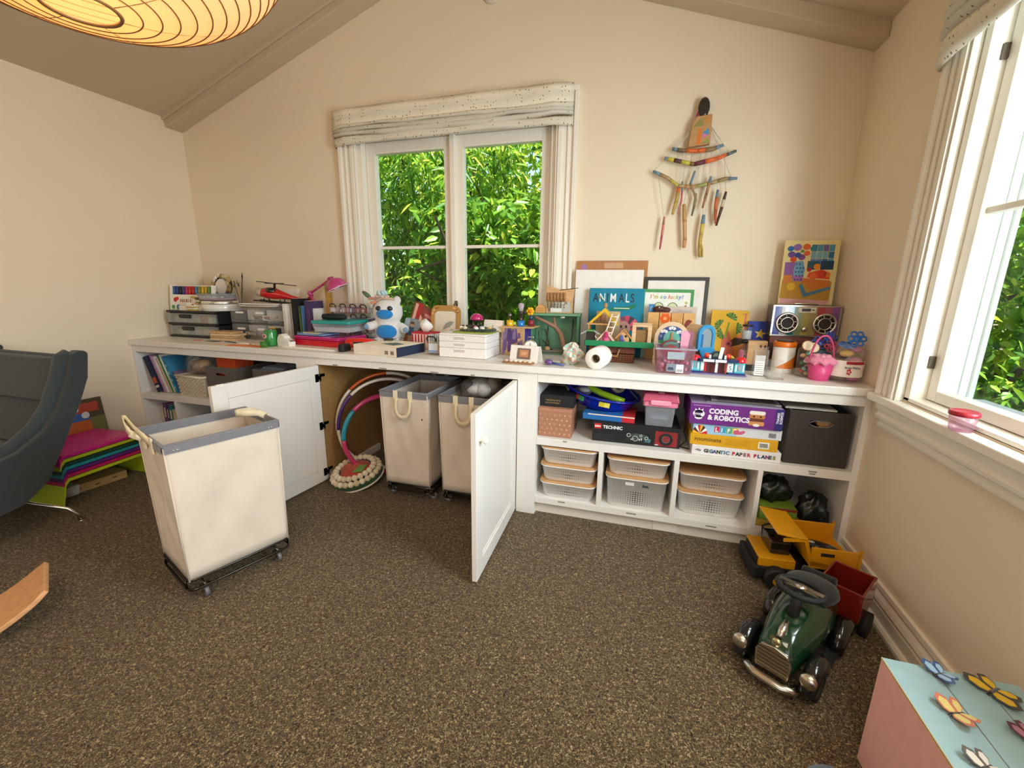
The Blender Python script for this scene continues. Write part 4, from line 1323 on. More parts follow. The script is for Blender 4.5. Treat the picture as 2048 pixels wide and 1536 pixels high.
# --- purple brush, bits, floral cloth
t_ = thing('hair_brush', 'purple mini brush with blue handle lying on the counter', 'brush', (.055, -.505, Z), R(-12))
MB('6a4a86').ball((-.02, 0, .014), (.022, .017, .014), 14, 9).to('head', gloss, t_)
MB('4a5fa0').cyl((.0, 0, .010), (.062, -.004, .006), .006, .004, 8).to('handle', plastic, t_)
one('clear_wrapper', 'crumpled clear wrapper next to the floral cloth', 'wrapper', MB('e8e8e4').ball((0, 0, .010), (.030, .018, .010), 7, 5), bagm, (.062, -.455, Z))
one('white_card_scrap', 'white paper scrap in front of the green crate', 'paper', MB('e9e2d8').prism([(-.03, -.02), (.025, -.024), (.03, .022), (-.026, .02)], 0, .0015, 'z'), matte, (.055, -.39, Z))
fl = MB()
rnd = random.Random(3)
N, M_ = 26, 16
rings = []
for i in range(M_ + 1):
    th = math.pi * i / M_
    rg = []
    for k in range(N):
        ph = 2 * math.pi * k / N
        d_ = 1 + .22 * math.sin(3 * ph + 2.3 * th * 2) + .16 * math.sin(5 * ph - 4 * th) + .10 * math.sin(9 * ph + 3 * th)
        q = max(math.sin(th), .02)
        rg.append((.043 * d_ * q * math.cos(ph), .034 * d_ * q * math.sin(ph), .052 - .052 * math.cos(th) * (1 + .12 * math.sin(4 * ph))))
    rings.append(rg)
for i in range(M_):
    for k in range(N):
        fl.C(rnd.choice(['dfe0d4', 'b8cfc4', 'dba096', 'e9e4d6', 'c9d8c4', 'e2b8a4', '9fc2b8', 'd8c9a0']))
        k2 = (k + 1) % N
        fl.add([rings[i][k], rings[i][k2], rings[i + 1][k2], rings[i + 1][k]], [(0, 1, 2, 3)], True)
one('floral_cloth', 'bunched floral cloth beside the paper towel roll', 'cloth', fl, fabric, (.140, -.455, Z))

# --- paper towel roll
t_ = thing('paper_towel', 'white paper towel roll lying on its side', 'paper towel', (.262, -.552, Z), R(-9))
n_ = 36
MB('f4f1ec').T((0, 0, .0505), (R(-90), 0, 0)).lathe([(.020, 0), (.047, 0), (.049, .002), (.050, .108), (.047, .110), (.020, .110), (.020, 0)], n_, cap=False).to('roll', matte, t_)
MB('b8a890').T((0, 0, .0505), (R(-90), 0, 0)).lathe([(.0185, .002), (.0198, .001), (.0198, .109), (.0185, .108), (.0185, .002)], 24, cap=False).to('core', matte, t_)
MB('f1eee8').prism([(-.075, .001), (-.02, .001), (.0, .0025), (.0, .0005), (-.075, .0)], .002, .108, 'y').to('loose_sheet', matte, t_)

# --- wicker case + green tray with doll things
t_ = thing('wicker_case', 'small brown wicker suitcase under the green tray', 'suitcase', (.317, -.320, Z))
MB('5c2c18').box(-.112, .112, 0, .16, 0, .044).to('base', wood, t_, .005)
MB('66321c').box(-.114, .114, -.002, .162, .046, .082).to('lid', wood, t_, .006)
ww = MB('7d4426')
for z in (.008, .018, .028, .038, .052, .062, .072):
    for k in range(16):
        ww.box(-.108 + .0136 * k, -.0985 + .0136 * k, -.0035 - .0012 * ((k + int(z * 100)) % 2), 0, z - .003, z + .003)
ww.to('weave', wood, t_, kind='stuff')
MB('a8783e').tube([(-.036, -.006, .072), (-.038, -.020, .066), (-.030, -.024, .036), (.030, -.024, .036), (.038, -.020, .066), (.036, -.006, .072)], .0042, 7).to('handle', woodx, t_)
MB('c9a860').T((0, -.006, .034), (R(90), 0, 0)).lathe([(.011, 0), (.011, .002), (.004, .004)], 14).to('clasp', metal, t_)
t_ = thing('green_tray', 'green plastic tray of doll-house things on the wicker case', 'tray', (.349, -.355, Z + .083))
MB('0f7a4a').box(-.160, .160, .004, .215, 0, .004).to('base', plastic, t_, .002)
MB('128453').box(-.165, .165, 0, .005, 0, .028).box(-.165, .165, .213, .218, 0, .028).box(-.165, -.160, 0, .218, 0, .028).box(.160, .165, 0, .218, 0, .028).to('rim', plastic, t_, .002)
ZT = Z + .0885
def doll(nm, lb, x, y, rz=0.0):
    return thing(nm, lb, 'toy', (x, y, ZT), rz)
t_ = doll('doll_pavilion', 'yellow-roofed doll pavilion with bars on the green tray', .268, -.255)
MB('e0b40e').prism([(-.078, .100), (.0, .178), (.072, .092), (.060, .092), (.0, .158), (-.062, .100)], -.01, .07, 'y').to('roof', plastic, t_, .001)
MB('c99a68').box(-.086, .03, -.012, .072, .092, .099).to('ledge', wood, t_)
for k in range(6):
    MB('8a6a50').cyl((-.045 + .017 * k, -.002, .098), (-.045 + .017 * k, -.002, .150 - .012 * abs(k - 2.6)), .0022, n=6).to('bar', wood, t_)
for x in (-.08, .024):
    MB('b98a58').box(x, x + .008, -.01, -.002, 0, .092).box(x, x + .008, .06, .068, 0, .092).to('post', wood, t_)
MB('a98a60').ball((.0, .03, .188), (.012, .01, .014), 9, 6).to('finial', wood, t_)
MB('3f6a3c').tube([(.0, .03, .195), (-.012, .03, .215), (-.03, .03, .225)], .002, 5).C('9a8458').ball((-.032, .03, .232), .007, 8, 6).to('sprig', plastic, t_)
one('cork_photo', 'beige cork board with a faded picture behind the pavilion', 'board', MB('c9ad84').box(-.062, .062, 0, .004, 0, .155).C('cfa07c').box(-.05, .04, -.0006, 0, .11, .14), matte, (.278, -.150, ZT), rot=(R(-4), 0, 0))
t_ = doll('doll_shed', 'tiny black shed with green and grey flap roof on the green tray', .208, -.325)
MB('2a241e').box(-.020, .022, 0, .03, 0, .062).to('walls', wood, t_)
MB('4f9a4a').box(-.018, .018, -.006, .03, .062, .070).to('roof', plastic, t_, .002)
MB('aab0b0').prism([(-.046, .046), (-.016, .064), (-.016, .068), (-.048, .052)], -.008, .026, 'y').prism([(.046, .048), (.018, .064), (.018, .068), (.048, .054)], -.008, .026, 'y').to('flap', plastic, t_)
MB('d8683c').ball((.0, -.008, .010), (.024, .010, .007), 10, 6).to('goldfish', plastic, t_)
t_ = doll('doll_ladder', 'white toy ladder leaning on the doll pavilion', .290, -.312)
lm = MB('efe6dc')
A0, A1 = Vector((-.020, 0, .018)), Vector((.018, .03, .150))
for s in (0, .032):
    lm.cyl(A0 + Vector((s, 0, 0)), A1 + Vector((s, 0, 0)), .0032, n=7)
for k in range(5):
    p_ = A0.lerp(A1, .1 + .2 * k)
    lm.cyl(p_, p_ + Vector((.032, 0, 0)), .0026, n=6)
lm.to('ladder', plastic, t_)
t_ = doll('toy_bird_house', 'pink toy bird house with a bright pink bird', .285, -.338)
MB('d87a94').box(-.024, .024, 0, .028, 0, .036).prism([(-.024, .036), (.024, .036), (0, .064)], 0, .028, 'y').to('walls', wood, t_)
MB('e2c0a8').prism([(-.044, .022), (-.038, .018), (.002, .066), (-.003, .070)], -.008, .034, 'y').prism([(.044, .022), (.038, .018), (-.002, .066), (.003, .070)], -.008, .034, 'y').to('roof', wood, t_)
MB('e0568c').ball((.0, -.008, .022), (.010, .009, .022), 10, 8).C('c02a64').ball((.003, -.010, .050), (.012, .010, .018), 10, 8).to('pink_bird', plush, t_)
MB('e8dede').torus((-.034, -.006, .042), .016, .0018, 16, 5, 'y', sq=.7).to('wire_loop', metal, t_)
t_ = doll('toy_bird_house', 'plain wooden bird house with a blue bird on the green tray', .372, -.330)
MB('d2a470').box(-.026, .026, 0, .030, 0, .044).prism([(-.026, .044), (.026, .044), (0, .072)], 0, .030, 'y').to('walls', wood, t_)
MB('c08a50').prism([(-.042, .036), (-.037, .031), (.002, .078), (-.002, .082)], -.006, .036, 'y').prism([(.042, .036), (.037, .031), (-.002, .078), (.002, .082)], -.006, .036, 'y').to('roof', wood, t_)
MB('4a62a0').ball((-.010, -.008, .034), (.010, .009, .020), 10, 8).C('7a4a8a').ball((.0, -.012, .020), (.008, .006, .012), 8, 6).to('blue_bird', plush, t_)
MB('2a221c').T((.010, -.001, .046), (R(90), 0, 0)).lathe([(.006, 0), (.006, .001)], 12).to('hole', matte, t_)
MB('e6ecec').ball((-.022, -.010, .008), (.012, .008, .008), 8, 5).to('nest', plush, t_)
t_ = doll('doll_cube', 'open wooden cube frame at the end of the green tray', .455, -.335)
cm = MB('d8b48c')
for nm, b_ in (('post', (-.045, -.027, 0, .008, 0, .094)), ('post', (.028, .046, 0, .008, 0, .094)), ('post', (-.045, -.033, .05, .058, 0, .094)), ('post', (.034, .046, .05, .058, 0, .094)), ('rail', (-.045, .046, 0, .008, .094, .104)), ('rail', (-.045, .046, .05, .058, .100, .110)), ('rail', (-.045, -.037, .008, .05, .094, .102)), ('rail', (.038, .046, .008, .05, .094, .102))):
    MB('d8b48c').box(*b_).to(nm, wood, t_, .001)
MB('8a6434').box(-.028, .030, .012, .046, 0, .078).to('inner_box', wood, t_)

# --- books and boards against the wall
one('cardboard_sheet', 'tall brown cardboard sheet leaning on the wall, tallest item', 'cardboard', MB('b07a4c').box(-.19, .19, 0, .006, 0, .51).C('c9a07e').box(-.04, .06, -.0008, 0, .47, .50).C('a878a8').prism(disc2(-.15, .475, .018, 14), -.0008, 0, 'y'), matte, (.272, -.036, Z), rot=(R(-2.5), 0, 0))
one('canvas_board', 'blank white canvas board in front of the brown cardboard', 'board', MB('f0ece8').box(-.182, .182, 0, .012, 0, .462), matte, (.262, -.062, Z), rot=(R(-3), 0, 0), bevel=.003)
t_ = thing('picture_book', 'large blue picture book with a pink-maned lion on the cover', 'book', (.314, -.118, Z), rot=(R(-6), 0, R(1)))
MB('0a7f9f').box(-.142, .142, 0, .003, 0, .365).C('0a6f8c').box(-.146, -.140, 0, .016, 0, .365).C('f2ede2').box(-.14, .138, .003, .014, .003, .362).C('0a7f9f').box(-.142, .142, .014, .016, 0, .365).to('cover', matte, t_, .001)
xs = [-.126, -.093, -.053, -.036, .010, .045, .072]
for ch, x, c in zip('ANIMALS', xs, ['1a2a3a', 'eef2f2', '1a2a3a', 'eef2f2', '1a2a3a', 'eef2f2', '1a2a3a']):
    text(ch, .066, c, t_, (x, -.0008, .292), sx=.68, bold=.0005)
bk_ = MB('1f7a58').prism([(-.03, .262), (.05, .268), (.104, .286), (.098, .262), (.06, .250), (-.03, .246)], -.001, 0, 'y').C('d8e6d8').box(-.01, .07, -.0015, 0, .257, .2615)
for k in range(9):
    a0, a1 = 200 - 25 * k, 200 - 25 * (k + 1)
    bk_.C(['c2405e', '4a3a46', 'd85a76', '7a4a5e'][k % 4]).prism([(.060, .155), *[(.060 + .066 * math.cos(R(a)), .155 + .066 * math.sin(R(a))) for a in (a0, (a0 + a1) / 2, a1)]], -.001, 0, 'y')
bk_.C('b88a80').prism(disc2(.045, .150, .036, 18, 1.2), -.0016, 0, 'y').C('3a2a30').prism(disc2(.033, .162, .006, 10, 1.4), -.002, 0, 'y').prism(disc2(.060, .162, .006, 10, 1.4), -.002, 0, 'y').C('7a5a60').prism([(.040, .152), (.052, .152), (.046, .130)], -.002, 0, 'y').C('d9d2d0').prism(disc2(.046, .124, .016, 12, .6), -.0022, 0, 'y')
bk_.to('cover_art', matte, t_)
t_ = thing('framed_sheet', 'black framed white sheet leaning on the wall by the blue book', 'picture frame', (.612, -.055, Z), rot=(R(-4), 0, 0))
FW = .160
for b_ in ((-FW, FW, 0, .014, 0, .018), (-FW, FW, 0, .014, .408, .426), (-FW, -FW + .018, 0, .014, .018, .408), (FW - .018, FW, 0, .014, .018, .408)):
    MB('2b2624').box(*b_).to('frame_bar', plastic, t_, .001)
MB('f1ebe6').box(-FW + .018, FW - .018, .004, .008, .018, .408).to('sheet', matte, t_)
t_ = thing('framed_drawing', "green framed child's drawing lettered I'm so lucky!", 'drawing', (.573, -.085, Z), rot=(R(-4), 0, 0))
MB('eef0ea').box(-.125, .125, 0, .004, 0, .362).to('sheet', matte, t_)
gm = MB('4f9a5c').box(-.128, .128, -.003, .004, .346, .362).box(-.128, -.114, -.003, .004, 0, .346).box(.114, .128, -.003, .004, 0, .346)
gm.to('green_border', matte, t_, .001)
cs = ['d8707a', 'd8a05a', 'c9b85a', '', '8ab87a', '6a9ac8', '', 'c85a6a', 'd8a060', 'd8c86a', '8ab87a', '6a8ac8', '7a9ad8']
xp = -.088
for ch, c in zip("I'm so lucky!", cs):
    w_ = {'I': .011, "'": .008, 'm': .022, ' ': .010, 'l': .008, '!': .01}.get(ch, .0148)
    if c:
        text(ch, .028, c, t_, (xp, -.001, .314), bold=.0007, shear=.15)
    xp += w_
am = MB('4a5a3c')
for cx in (-.042, .028):
    am.C('d2dcae').prism(arcpts(cx, .262, .026, 0, 180, 12, 1.2), -.0008, 0, 'y')
    am.C('3c4a30').tube([(p[0], -.001, p[1]) for p in arcpts(cx, .262, .026, 0, 180, 12, 1.2)], .0016, 5)
am.C('8a6a4a').prism([(.080, .262), (.092, .262), (.098, .284), (.086, .278)], -.001, 0, 'y').C('c8b060').prism(disc2(.094, .293, .007, 10), -.001, 0, 'y')
am.to('drawing', matte, t_)
t_ = thing('sketch_sheet', 'grey-beige sheet with faint cursive lettering behind the planks', 'drawing', (.625, -.108, Z), rot=(R(-3), 0, 0))
MB('d0c4ba').box(-.092, .095, 0, .003, 0, .275).to('sheet', matte, t_)
text('California', .024, 'a89a9c', t_, (-.022, -.001, .245), shear=.2)
one('blue_card', 'small blue speckled card above the wooden planks', 'card', MB('3f7fb0').box(-.016, .016, 0, .003, 0, .285).C('6fa4cc').box(-.010, .004, -.0006, 0, .25, .275), matte, (.498, -.116, Z), rot=(R(-2), 0, 0))
one('carved_animal', 'reddish carved wooden animal peeking above the planks', 'carving', MB('4a2016').ball((-.01, 0, .262), (.030, .010, .016), 12, 8).ball((.018, 0, .258), (.028, .009, .014), 12, 8).box(-.03, .04, -.006, .006, 0, .258).C('e8d8c8').ball((-.012, -.010, .270), .004, 8, 5), wood, (.545, -.125, Z))
for i, (lb, c) in enumerate([('plain wooden plank nearest the doll frame', 'd9a766'), ('wooden plank printed with an orange flower', 'd8a46a'), ('plain wooden plank between flower and squirrel prints', 'd29c5c'), ('wooden plank printed with a brown squirrel', 'dba868')]):
    t_ = thing('wooden_plank', lb, 'plank', (.508 + .058 * i, -.150, Z), group='row of printed planks', rot=(R(-3), 0, 0))
    MB(c).box(-.0275, .0275, 0, .014, 0, .245).to('board', wood, t_, .002)
    if i == 1:
        f_ = MB('e8641e')
        for k in range(6):
            f_.prism(disc2(.018 * math.cos(k * math.pi / 3), .215 + .018 * math.sin(k * math.pi / 3), .011, 10), -.0008, 0, 'y')
        f_.C('f0a068').prism(disc2(0, .215, .009, 10), -.0014, 0, 'y').to('flower_print', matte, t_)
    if i == 3:
        f_ = MB('8a3a34')
        f_.prism([(-.02, .14), (.004, .14), (.012, .165), (.004, .19), (.016, .205), (-.002, .213), (-.014, .206), (-.022, .185), (-.016, .165)], -.0008, 0, 'y').prism([(.004, .15), (.018, .14), (.022, .16), (.01, .168)], -.0008, 0, 'y')
        f_.to('squirrel_print', matte, t_)
    if i == 2:
        MB('8a5a34').prism(disc2(.0, .20, .003, 8), -.0008, 0, 'y').prism(disc2(.012, .18, .002, 8), -.0008, 0, 'y').to('knot', matte, t_)

# --- weather dial
t_ = thing('weather_dial', 'arched wooden weather dial with clouds and sun', 'toy', (.596, -.300, Z), rot=(R(-5), 0, 0))
MB('dcc09c').prism([(-.080, 0), (.080, 0)] + arcpts(0, .130, .080, 0, 180, 20), 0, .012, 'y').to('board', wood, t_, .002)
d_ = MB('3c4f8c')
d_.prism(disc2(0, .128, .062, 32), -.0008, 0, 'y')
d_.C('2f8a5c').prism([(0, .128)] + arcpts(0, .128, .062, 190, 260, 10), -.0012, 0, 'y').C('2a2a5c').prism([(0, .128)] + arcpts(0, .128, .062, -50, -5, 8), -.0012, 0, 'y')
d_.C('6cb8a6').prism(disc2(0, .128, .038, 24), -.0018, 0, 'y')
for cx, cz in ((-.036, .162), (0, .178), (.036, .160)):
    for q in (-.009, 0, .009):
        d_.C('f0efee').prism(disc2(cx + q, cz + (.003 if q == 0 else 0), .0075, 10), -.0022, 0, 'y')
d_.C('e0a82e').prism(disc2(.050, .134, .009, 12), -.0022, 0, 'y').C('c9d8ee')
for a in (0, 60, 120):
    d_.prism([(-.050 + .009 * math.cos(R(a)) - .001, .138 + .009 * math.sin(R(a))), (-.050 + .009 * math.cos(R(a)) + .001, .138 + .009 * math.sin(R(a)) + .001), (-.050 - .009 * math.cos(R(a)), .138 - .009 * math.sin(R(a)))], -.0022, 0, 'y')
d_.C('c8322b').prism([(-.03, .075), (-.01, .10), (.012, .10), (-.012, .075)], -.0022, 0, 'y')
d_.to('dial_print', matte, t_)
MB('c08a5a').cyl((0, 0, .128), (0, -.012, .128), .007, n=12).box(-.004, .004, -.008, -.003, .128, .16).to('pointer', wood, t_)

# --- clear bin with pink things
t_ = thing('clear_bin', 'clear lidless bin filled with pink and red bits', 'bin', (.602, -.535, Z), R(2))
MB('ffffff').frust(-.080, .080, 0, .16, .001, .112, .88).to('shell', clear_p, t_, .004)
MB('f0e8f0').prism(rrect(-.085, .085, -.004, .165, .012), .108, .114, 'z')
rimm = MB('ffffff').box(-.085, .085, -.005, .002, .106, .114).box(-.085, .085, .158, .165, .106, .114).box(-.085, -.078, 0, .16, .106, .114).box(.078, .085, 0, .16, .106, .114)
rimm.to('rim', clear_m, t_, .002)
rnd = random.Random(11)
cm = MB('c2406a')
for k in range(60):
    cm.C(rnd.choice(['c2406a', 'd87a9a', 'a8284e', 'e2a4ba', 'b85a7a'])).ball((rnd.uniform(-.058, .058), rnd.uniform(.018, .14), .008 + rnd.uniform(0, .05)), .009, 6, 4)
cm.to('beads', gloss, t_, kind='stuff')
MB('a81f3e').T((-.015, .05, .088), (R(20), 0, 0)).lathe([(.046, 0), (.044, .010), (.03, .020), (.006, .024)], 22).to('red_bowl', plastic, t_)
lab = MB('7d8692').box(-.034, .036, -.0035, -.002, .012, .046).C('f0eeec').box(.006, .036, -.0042, -.003, .008, .044).C('3a4456').prism([(-.03, .02), (-.004, .018), (-.006, .030), (-.026, .032)], -.0042, -.003, 'y')
for k in range(6):
    lab.C('2a2a2a').box(.010 + k * .004, .012 + k * .004, -.0046, -.004, .012, .024)
lab.C('9aa4ae').box(-.034, .036, -.003, -.001, .066, .098)
lab.to('label_card', matte, t_)
for k, (c, x) in enumerate((('d89ab0', .050), ('c9c4cc', .066), ('b87a94', .074))):
    MB(c).prism([(x - .022, .06), (x + .006, .06), (x + .016, .165), (x - .002, .185), (x - .022, .175)], .105 + .014 * k, .107 + .014 * k, 'y').to('card_sheet', clear_p if k else matte, t_)
t_ = thing('hair_clip_ring', 'dark curved headband poking out of the clear bin', 'headband', (.590, -.42, Z + .10), rot=(0, 0, R(10)))
MB('6a2a34').torus((0, 0, 0), .048, .005, 16, 6, 'y', (0, math.pi), .7).to('band', plastic, t_)
MB('e6dcea').ball((.034, -.003, .028), (.016, .006, .006), 8, 5).to('clip', gloss, t_)

# --- toy mailbox
t_ = thing('toy_mailbox', 'blue and wood toy mailbox with open door', 'toy', (.748, -.330, Z), R(32))
MB('b8763e').box(-.020, .020, .03, .09, 0, .085).box(-.045, .05, .01, .12, 0, .012).to('post', wood, t_, .003)
sh = [(-.042, 0), (.042, 0)] + arcpts(0, .07, .042, 0, 180, 14)
m = MB('d8b48a').prism([(p[0], p[1] + .088) for p in sh], .012, .11, 'y', False)
m.to('body', wood, t_)
for z in (.12, .15):
    MB('9c7850').box(-.0425, -.0415, .012, .108, z, z + .001).to('plank_line', matte, t_)
so, si = [(p[0] * 1.08, (p[1] - .05) * 1.06 + .05 + .088) for p in sh], [(p[0] * .74, (p[1] - .05) * .80 + .05 + .088) for p in sh]
n_ = len(so)
fm = MB('3a94c8')
fm.add([(p[0], 0, p[1]) for p in so] + [(p[0], 0, p[1]) for p in si] + [(p[0], .016, p[1]) for p in so] + [(p[0], .016, p[1]) for p in si],
       [f for k in range(n_) for q in [(k + 1) % n_] for f in ((k, q, n_ + q, n_ + k), (k, 2 * n_ + k, 2 * n_ + q, q), (n_ + k, n_ + q, 3 * n_ + q, 3 * n_ + k), (2 * n_ + k, 3 * n_ + k, 3 * n_ + q, 2 * n_ + q))])
fm.to('front_rim', plastic, t_)
MB('8c98a0').prism([(p[0] * .98, p[1]) for p in si], .006, .0125, 'y').C('1f5f96').box(-.031, -.018, .002, .0065, .098, .160).to('inside', matte, t_)
MB('2f86b8').box(-.044, .044, .0, .112, .080, .089).to('floor_board', plastic, t_, .002)
MB('2a86be').T((0, 0, .085), (R(-38), 0, 0)).prism([(p[0], -p[1]) for p in sh], -.010, -.002, 'y').to('door', plastic, t_, .002)

# --- brick-built shop toy on a clear plate
t_ = thing('brick_shop', 'brick-built toy shop with red domes and a dark roof', 'toy building', (.778, -.485, Z), R(-3))
MB('d8ccee').box(-.118, .118, -.012, .095, 0, .006).to('base_plate', clear_mat('lilac_clear_plastic', 'e6dcff', .1, .4, 'cbbcf0'), t_)
MB('1c2f6e').box(-.108, -.052, -.004, .05, .006, .013).box(.046, .112, -.008, .05, .006, .013).to('blue_plinth', plastic, t_)
for x0, x1, c in ((-.106, -.068, '58b8c8'), (.068, .110, '4aaec0')):
    wl = MB(c).box(x0, x1, 0, .045, .013, .058)
    wl.C('dfeef0').box(x0 + .004, x0 + .010, -.002, 0, .02, .05).box(x1 - .010, x1 - .004, -.002, 0, .02, .05)
    wl.C('8a9aa0').box(x0 + .014, x1 - .012, -.0015, 0, .028, .052)
    wl.to('tower', plastic, t_, .001)
for x0, x1 in ((-.066, -.048), (.040, .066)):
    MB('a8d8d8').box(x0, x1, .004, .04, .013, .056).C('f2f2f0').box(x0 + .003, x1 - .003, .002, .004, .018, .052).to('panel_wall', plastic, t_, .001)
MB('b0202c').box(-.050, -.042, 0, .012, .010, .056).box(.034, .040, 0, .012, .010, .056).to('red_post', plastic, t_)
MB('e8f0ee').box(-.006, .004, .0, .010, .010, .058).to('white_post', plastic, t_)
MB('7a2a30').box(-.040, .034, .03, .06, .006, .05).to('inner_room', plastic, t_)
text('5', .026, '3a4a58', t_, (.047, .0015, .024))
text('5', .026, 'b0a8b0', t_, (.080, -.0025, .022))
MB('1a2a5c').box(-.104, .108, .002, .05, .058, .070).prism([(-.085, -.002), (.085, -.002), (.07, -.018), (-.07, -.018)], .058, .070, 'z').to('roof', plastic, t_, .001)
sg = MB('efeeec').T((-.024, -.0195, .064), (R(4), 0, R(0))).cbox((-.012, 0, 0), (.044, .002, .011)).cbox((.036, 0, 0), (.044, .002, .011))
sg.to('sign_board', matte, t_)
for x in (-.088, .092):
    MB('d01a26').T((x, .016, .058)).lathe([(.023, 0), (.023, .008), (.018, .018), (.008, .024), (.001, .025)], 16).to('red_dome', gloss, t_)
MB('1b2436').prism(arcpts(0, .070, .034, 0, 180, 12, .9), .01, .04, 'y').C('5a6a58').prism(arcpts(-.004, .070, .018, 20, 160, 8, 1.4), .006, .01, 'y').to('gable', plastic, t_)
for x in (-.042, .042):
    MB('e0381c').ball((x, .012, .082), (.012, .010, .012), 10, 7).to('red_flower', gloss, t_)
    MB('e2e6d8').box(x * .72 - .004, x * .72 + .004, .004, .012, .070, .086).to('lantern', plastic, t_)
t2 = MB('f1efed').T((.012, .002, .096), (0, R(8), 0)).cbox((0, 0, 0), (.014, .002, .050))
t2.to('tall_sign', matte, t_)

# --- yellow picture, jars, star book, wood block
t_ = thing('painted_canvas', 'yellow painted canvas with green palm leaves and a pink bird', 'painting', (.885, -.085, Z), rot=(R(-7), 0, R(2)))
MB('e2b23c').box(-.088, .088, 0, .014, 0, .262).to('canvas', canvas, t_, .002)
a_ = MB()
a_.C('e0893a').prism([(-.02, .0), (.088, .0), (.088, .20), (.03, .12)], -.0008, 0, 'y').C('c8694a').prism([(-.03, .0), (.05, .0), (.0, .16), (-.03, .13)], -.001, 0, 'y')
a_.C('7a9a2e').prism([(-.02, .12), (-.012, .12), (.002, .20), (-.005, .202)], -.0014, 0, 'y')
for cx, cz, a0 in ((.004, .222, 60), (-.040, .185, 150), (.034, .172, 0), (-.028, .145, 200)):
    for k in range(6):
        a = R(a0 - 75 + 30 * k)
        a_.C('2f6a34' if k % 2 else '3f8a44').prism([(cx, cz), (cx + .028 * math.cos(a - .2), cz + .028 * math.sin(a - .2)), (cx + .030 * math.cos(a), cz + .030 * math.sin(a)), (cx + .028 * math.cos(a + .2), cz + .028 * math.sin(a + .2))], -.0018, 0, 'y')
a_.C('d87a6a').prism([(.066, .16), (.074, .16), (.078, .245), (.070, .245)], -.0012, 0, 'y').prism([(.050, .243), (.078, .240), (.078, .250)], -.0012, 0, 'y')
a_.C('4a3220').prism([(.01, .075), (.07, .095), (.085, .12), (.03, .125), (.005, .10)], -.002, 0, 'y').C('c85a6a').prism(disc2(.004, .092, .016, 14), -.0022, 0, 'y').C('6a2a34').prism(disc2(.004, .092, .009, 12), -.0026, 0, 'y')
a_.to('painted_picture', matte, t_)
for z0, z1, lb in ((0, .125, 'tall clear jar of glass beads under the small jar'), (.126, .20, 'small clear jar stacked on the tall bead jar')):
    t_ = thing('bead_jar', lb, 'jar', (.947, -.165, Z + z0), group='stacked bead jars')
    h = z1 - z0
    MB('ffffff').lathe([(.021, .001), (.024, .003), (.024, h * .8), (.019, h * .9)], 18).to('glass', clear, t_)
    MB('1f1d1c').lathe([(.023, h * .88), (.023, h - .001), (.020, h)], 18).to('lid', plastic, t_)
    MB('b8c0c6').lathe([(.019, .004), (.021, .006), (.021, h * .6)], 14).to('contents', matte, t_)
t_ = thing('star_notebook', 'blue notebook with a yellow star on its cover', 'notebook', (1.013, -.105, Z), rot=(R(-6), 0, R(2)))
MB('2c3f9a').box(-.046, .046, 0, .012, 0, .212).to('cover', matte, t_, .0015)
st = []
for k in range(10):
    r_ = .028 if k % 2 == 0 else .0115
    st.append((.012 + r_ * math.cos(R(90 + 36 * k - 8)), .150 + r_ * math.sin(R(90 + 36 * k - 8))))
MB('dcb848').prism(st, -.001, 0, 'y').to('star', matte, t_)
t_ = thing('wooden_card_box', 'plain wooden box marked with two dark diamonds', 'box', (.990, -.215, Z), R(-4))
MB('d0a474').box(-.040, .042, 0, .05, .0, .126).to('box', wood, t_, .002)
d_ = MB('5a1f1a')
for x in (.014, .032):
    d_.prism([(x, .092), (x + .006, .101), (x, .110), (x - .006, .101)], -.001, 0, 'y')
d_.C('b88a5c').box(.004, .041, -.0006, 0, .085, .0855).box(.004, .0045, -.0006, 0, .085, .12)
d_.to('diamond_print', matte, t_)
one('yellow_sponge', 'bright yellow rounded toy behind the brick shop', 'toy', MB('d2d432').ball((0, 0, .030), (.022, .018, .030), 14, 9), plush, (.868, -.275, Z))
one('pink_figure', 'small dusky pink figurine under the yellow canvas', 'figurine', MB('b85a70').lathe([(.014, 0), (.016, .01), (.012, .04), (.014, .06), (.010, .075), (.003, .082)], 12).torus((.014, 0, .05), .010, .003, 12, 5, 'y'), plush, (.925, -.205, Z))
one('black_tray', 'low black tray behind the clear card holders', 'tray', MB('1d1a1a').box(-.05, .055, 0, .10, 0, .012).box(-.05, .055, 0, .004, .012, .03), plastic, (.945, -.33, Z), bevel=.002)

# --- clear card holders
t_ = thing('card_holder', 'tall clear acrylic holder with a striped price card', 'card holder', (.950, -.455, Z), R(-6))
MB('ffffff').box(-.026, .030, 0, .003, 0, .115).box(-.026, .030, .03, .033, 0, .125).box(-.026, -.023, 0, .033, 0, .11).box(.027, .030, 0, .033, 0, .11).box(-.026, .03, 0, .033, 0, .003).to('holder', clear, t_)
c_ = MB('efece6').box(-.018, .018, -.002, -.0005, .004, .066)
for k in range(6):
    c_.C('5a5654').box(-.016, .014, -.0025, -.0015, .012 + .009 * k, .0135 + .009 * k)
c_.C('d8d4ce').box(-.018, .02, .006, .0075, .05, .09)
c_.to('striped_card', matte, t_)
t_ = thing('card_holder', 'low empty clear acrylic holder at the counter edge', 'card holder', (1.002, -.508, Z), R(-4))
MB('ffffff').box(-.030, .032, 0, .003, 0, .04).box(-.030, .032, .04, .043, 0, .078).box(-.030, -.027, 0, .043, 0, .04).box(.029, .032, 0, .043, 0, .04).box(-.03, .032, 0, .043, 0, .003).to('holder', clear, t_)

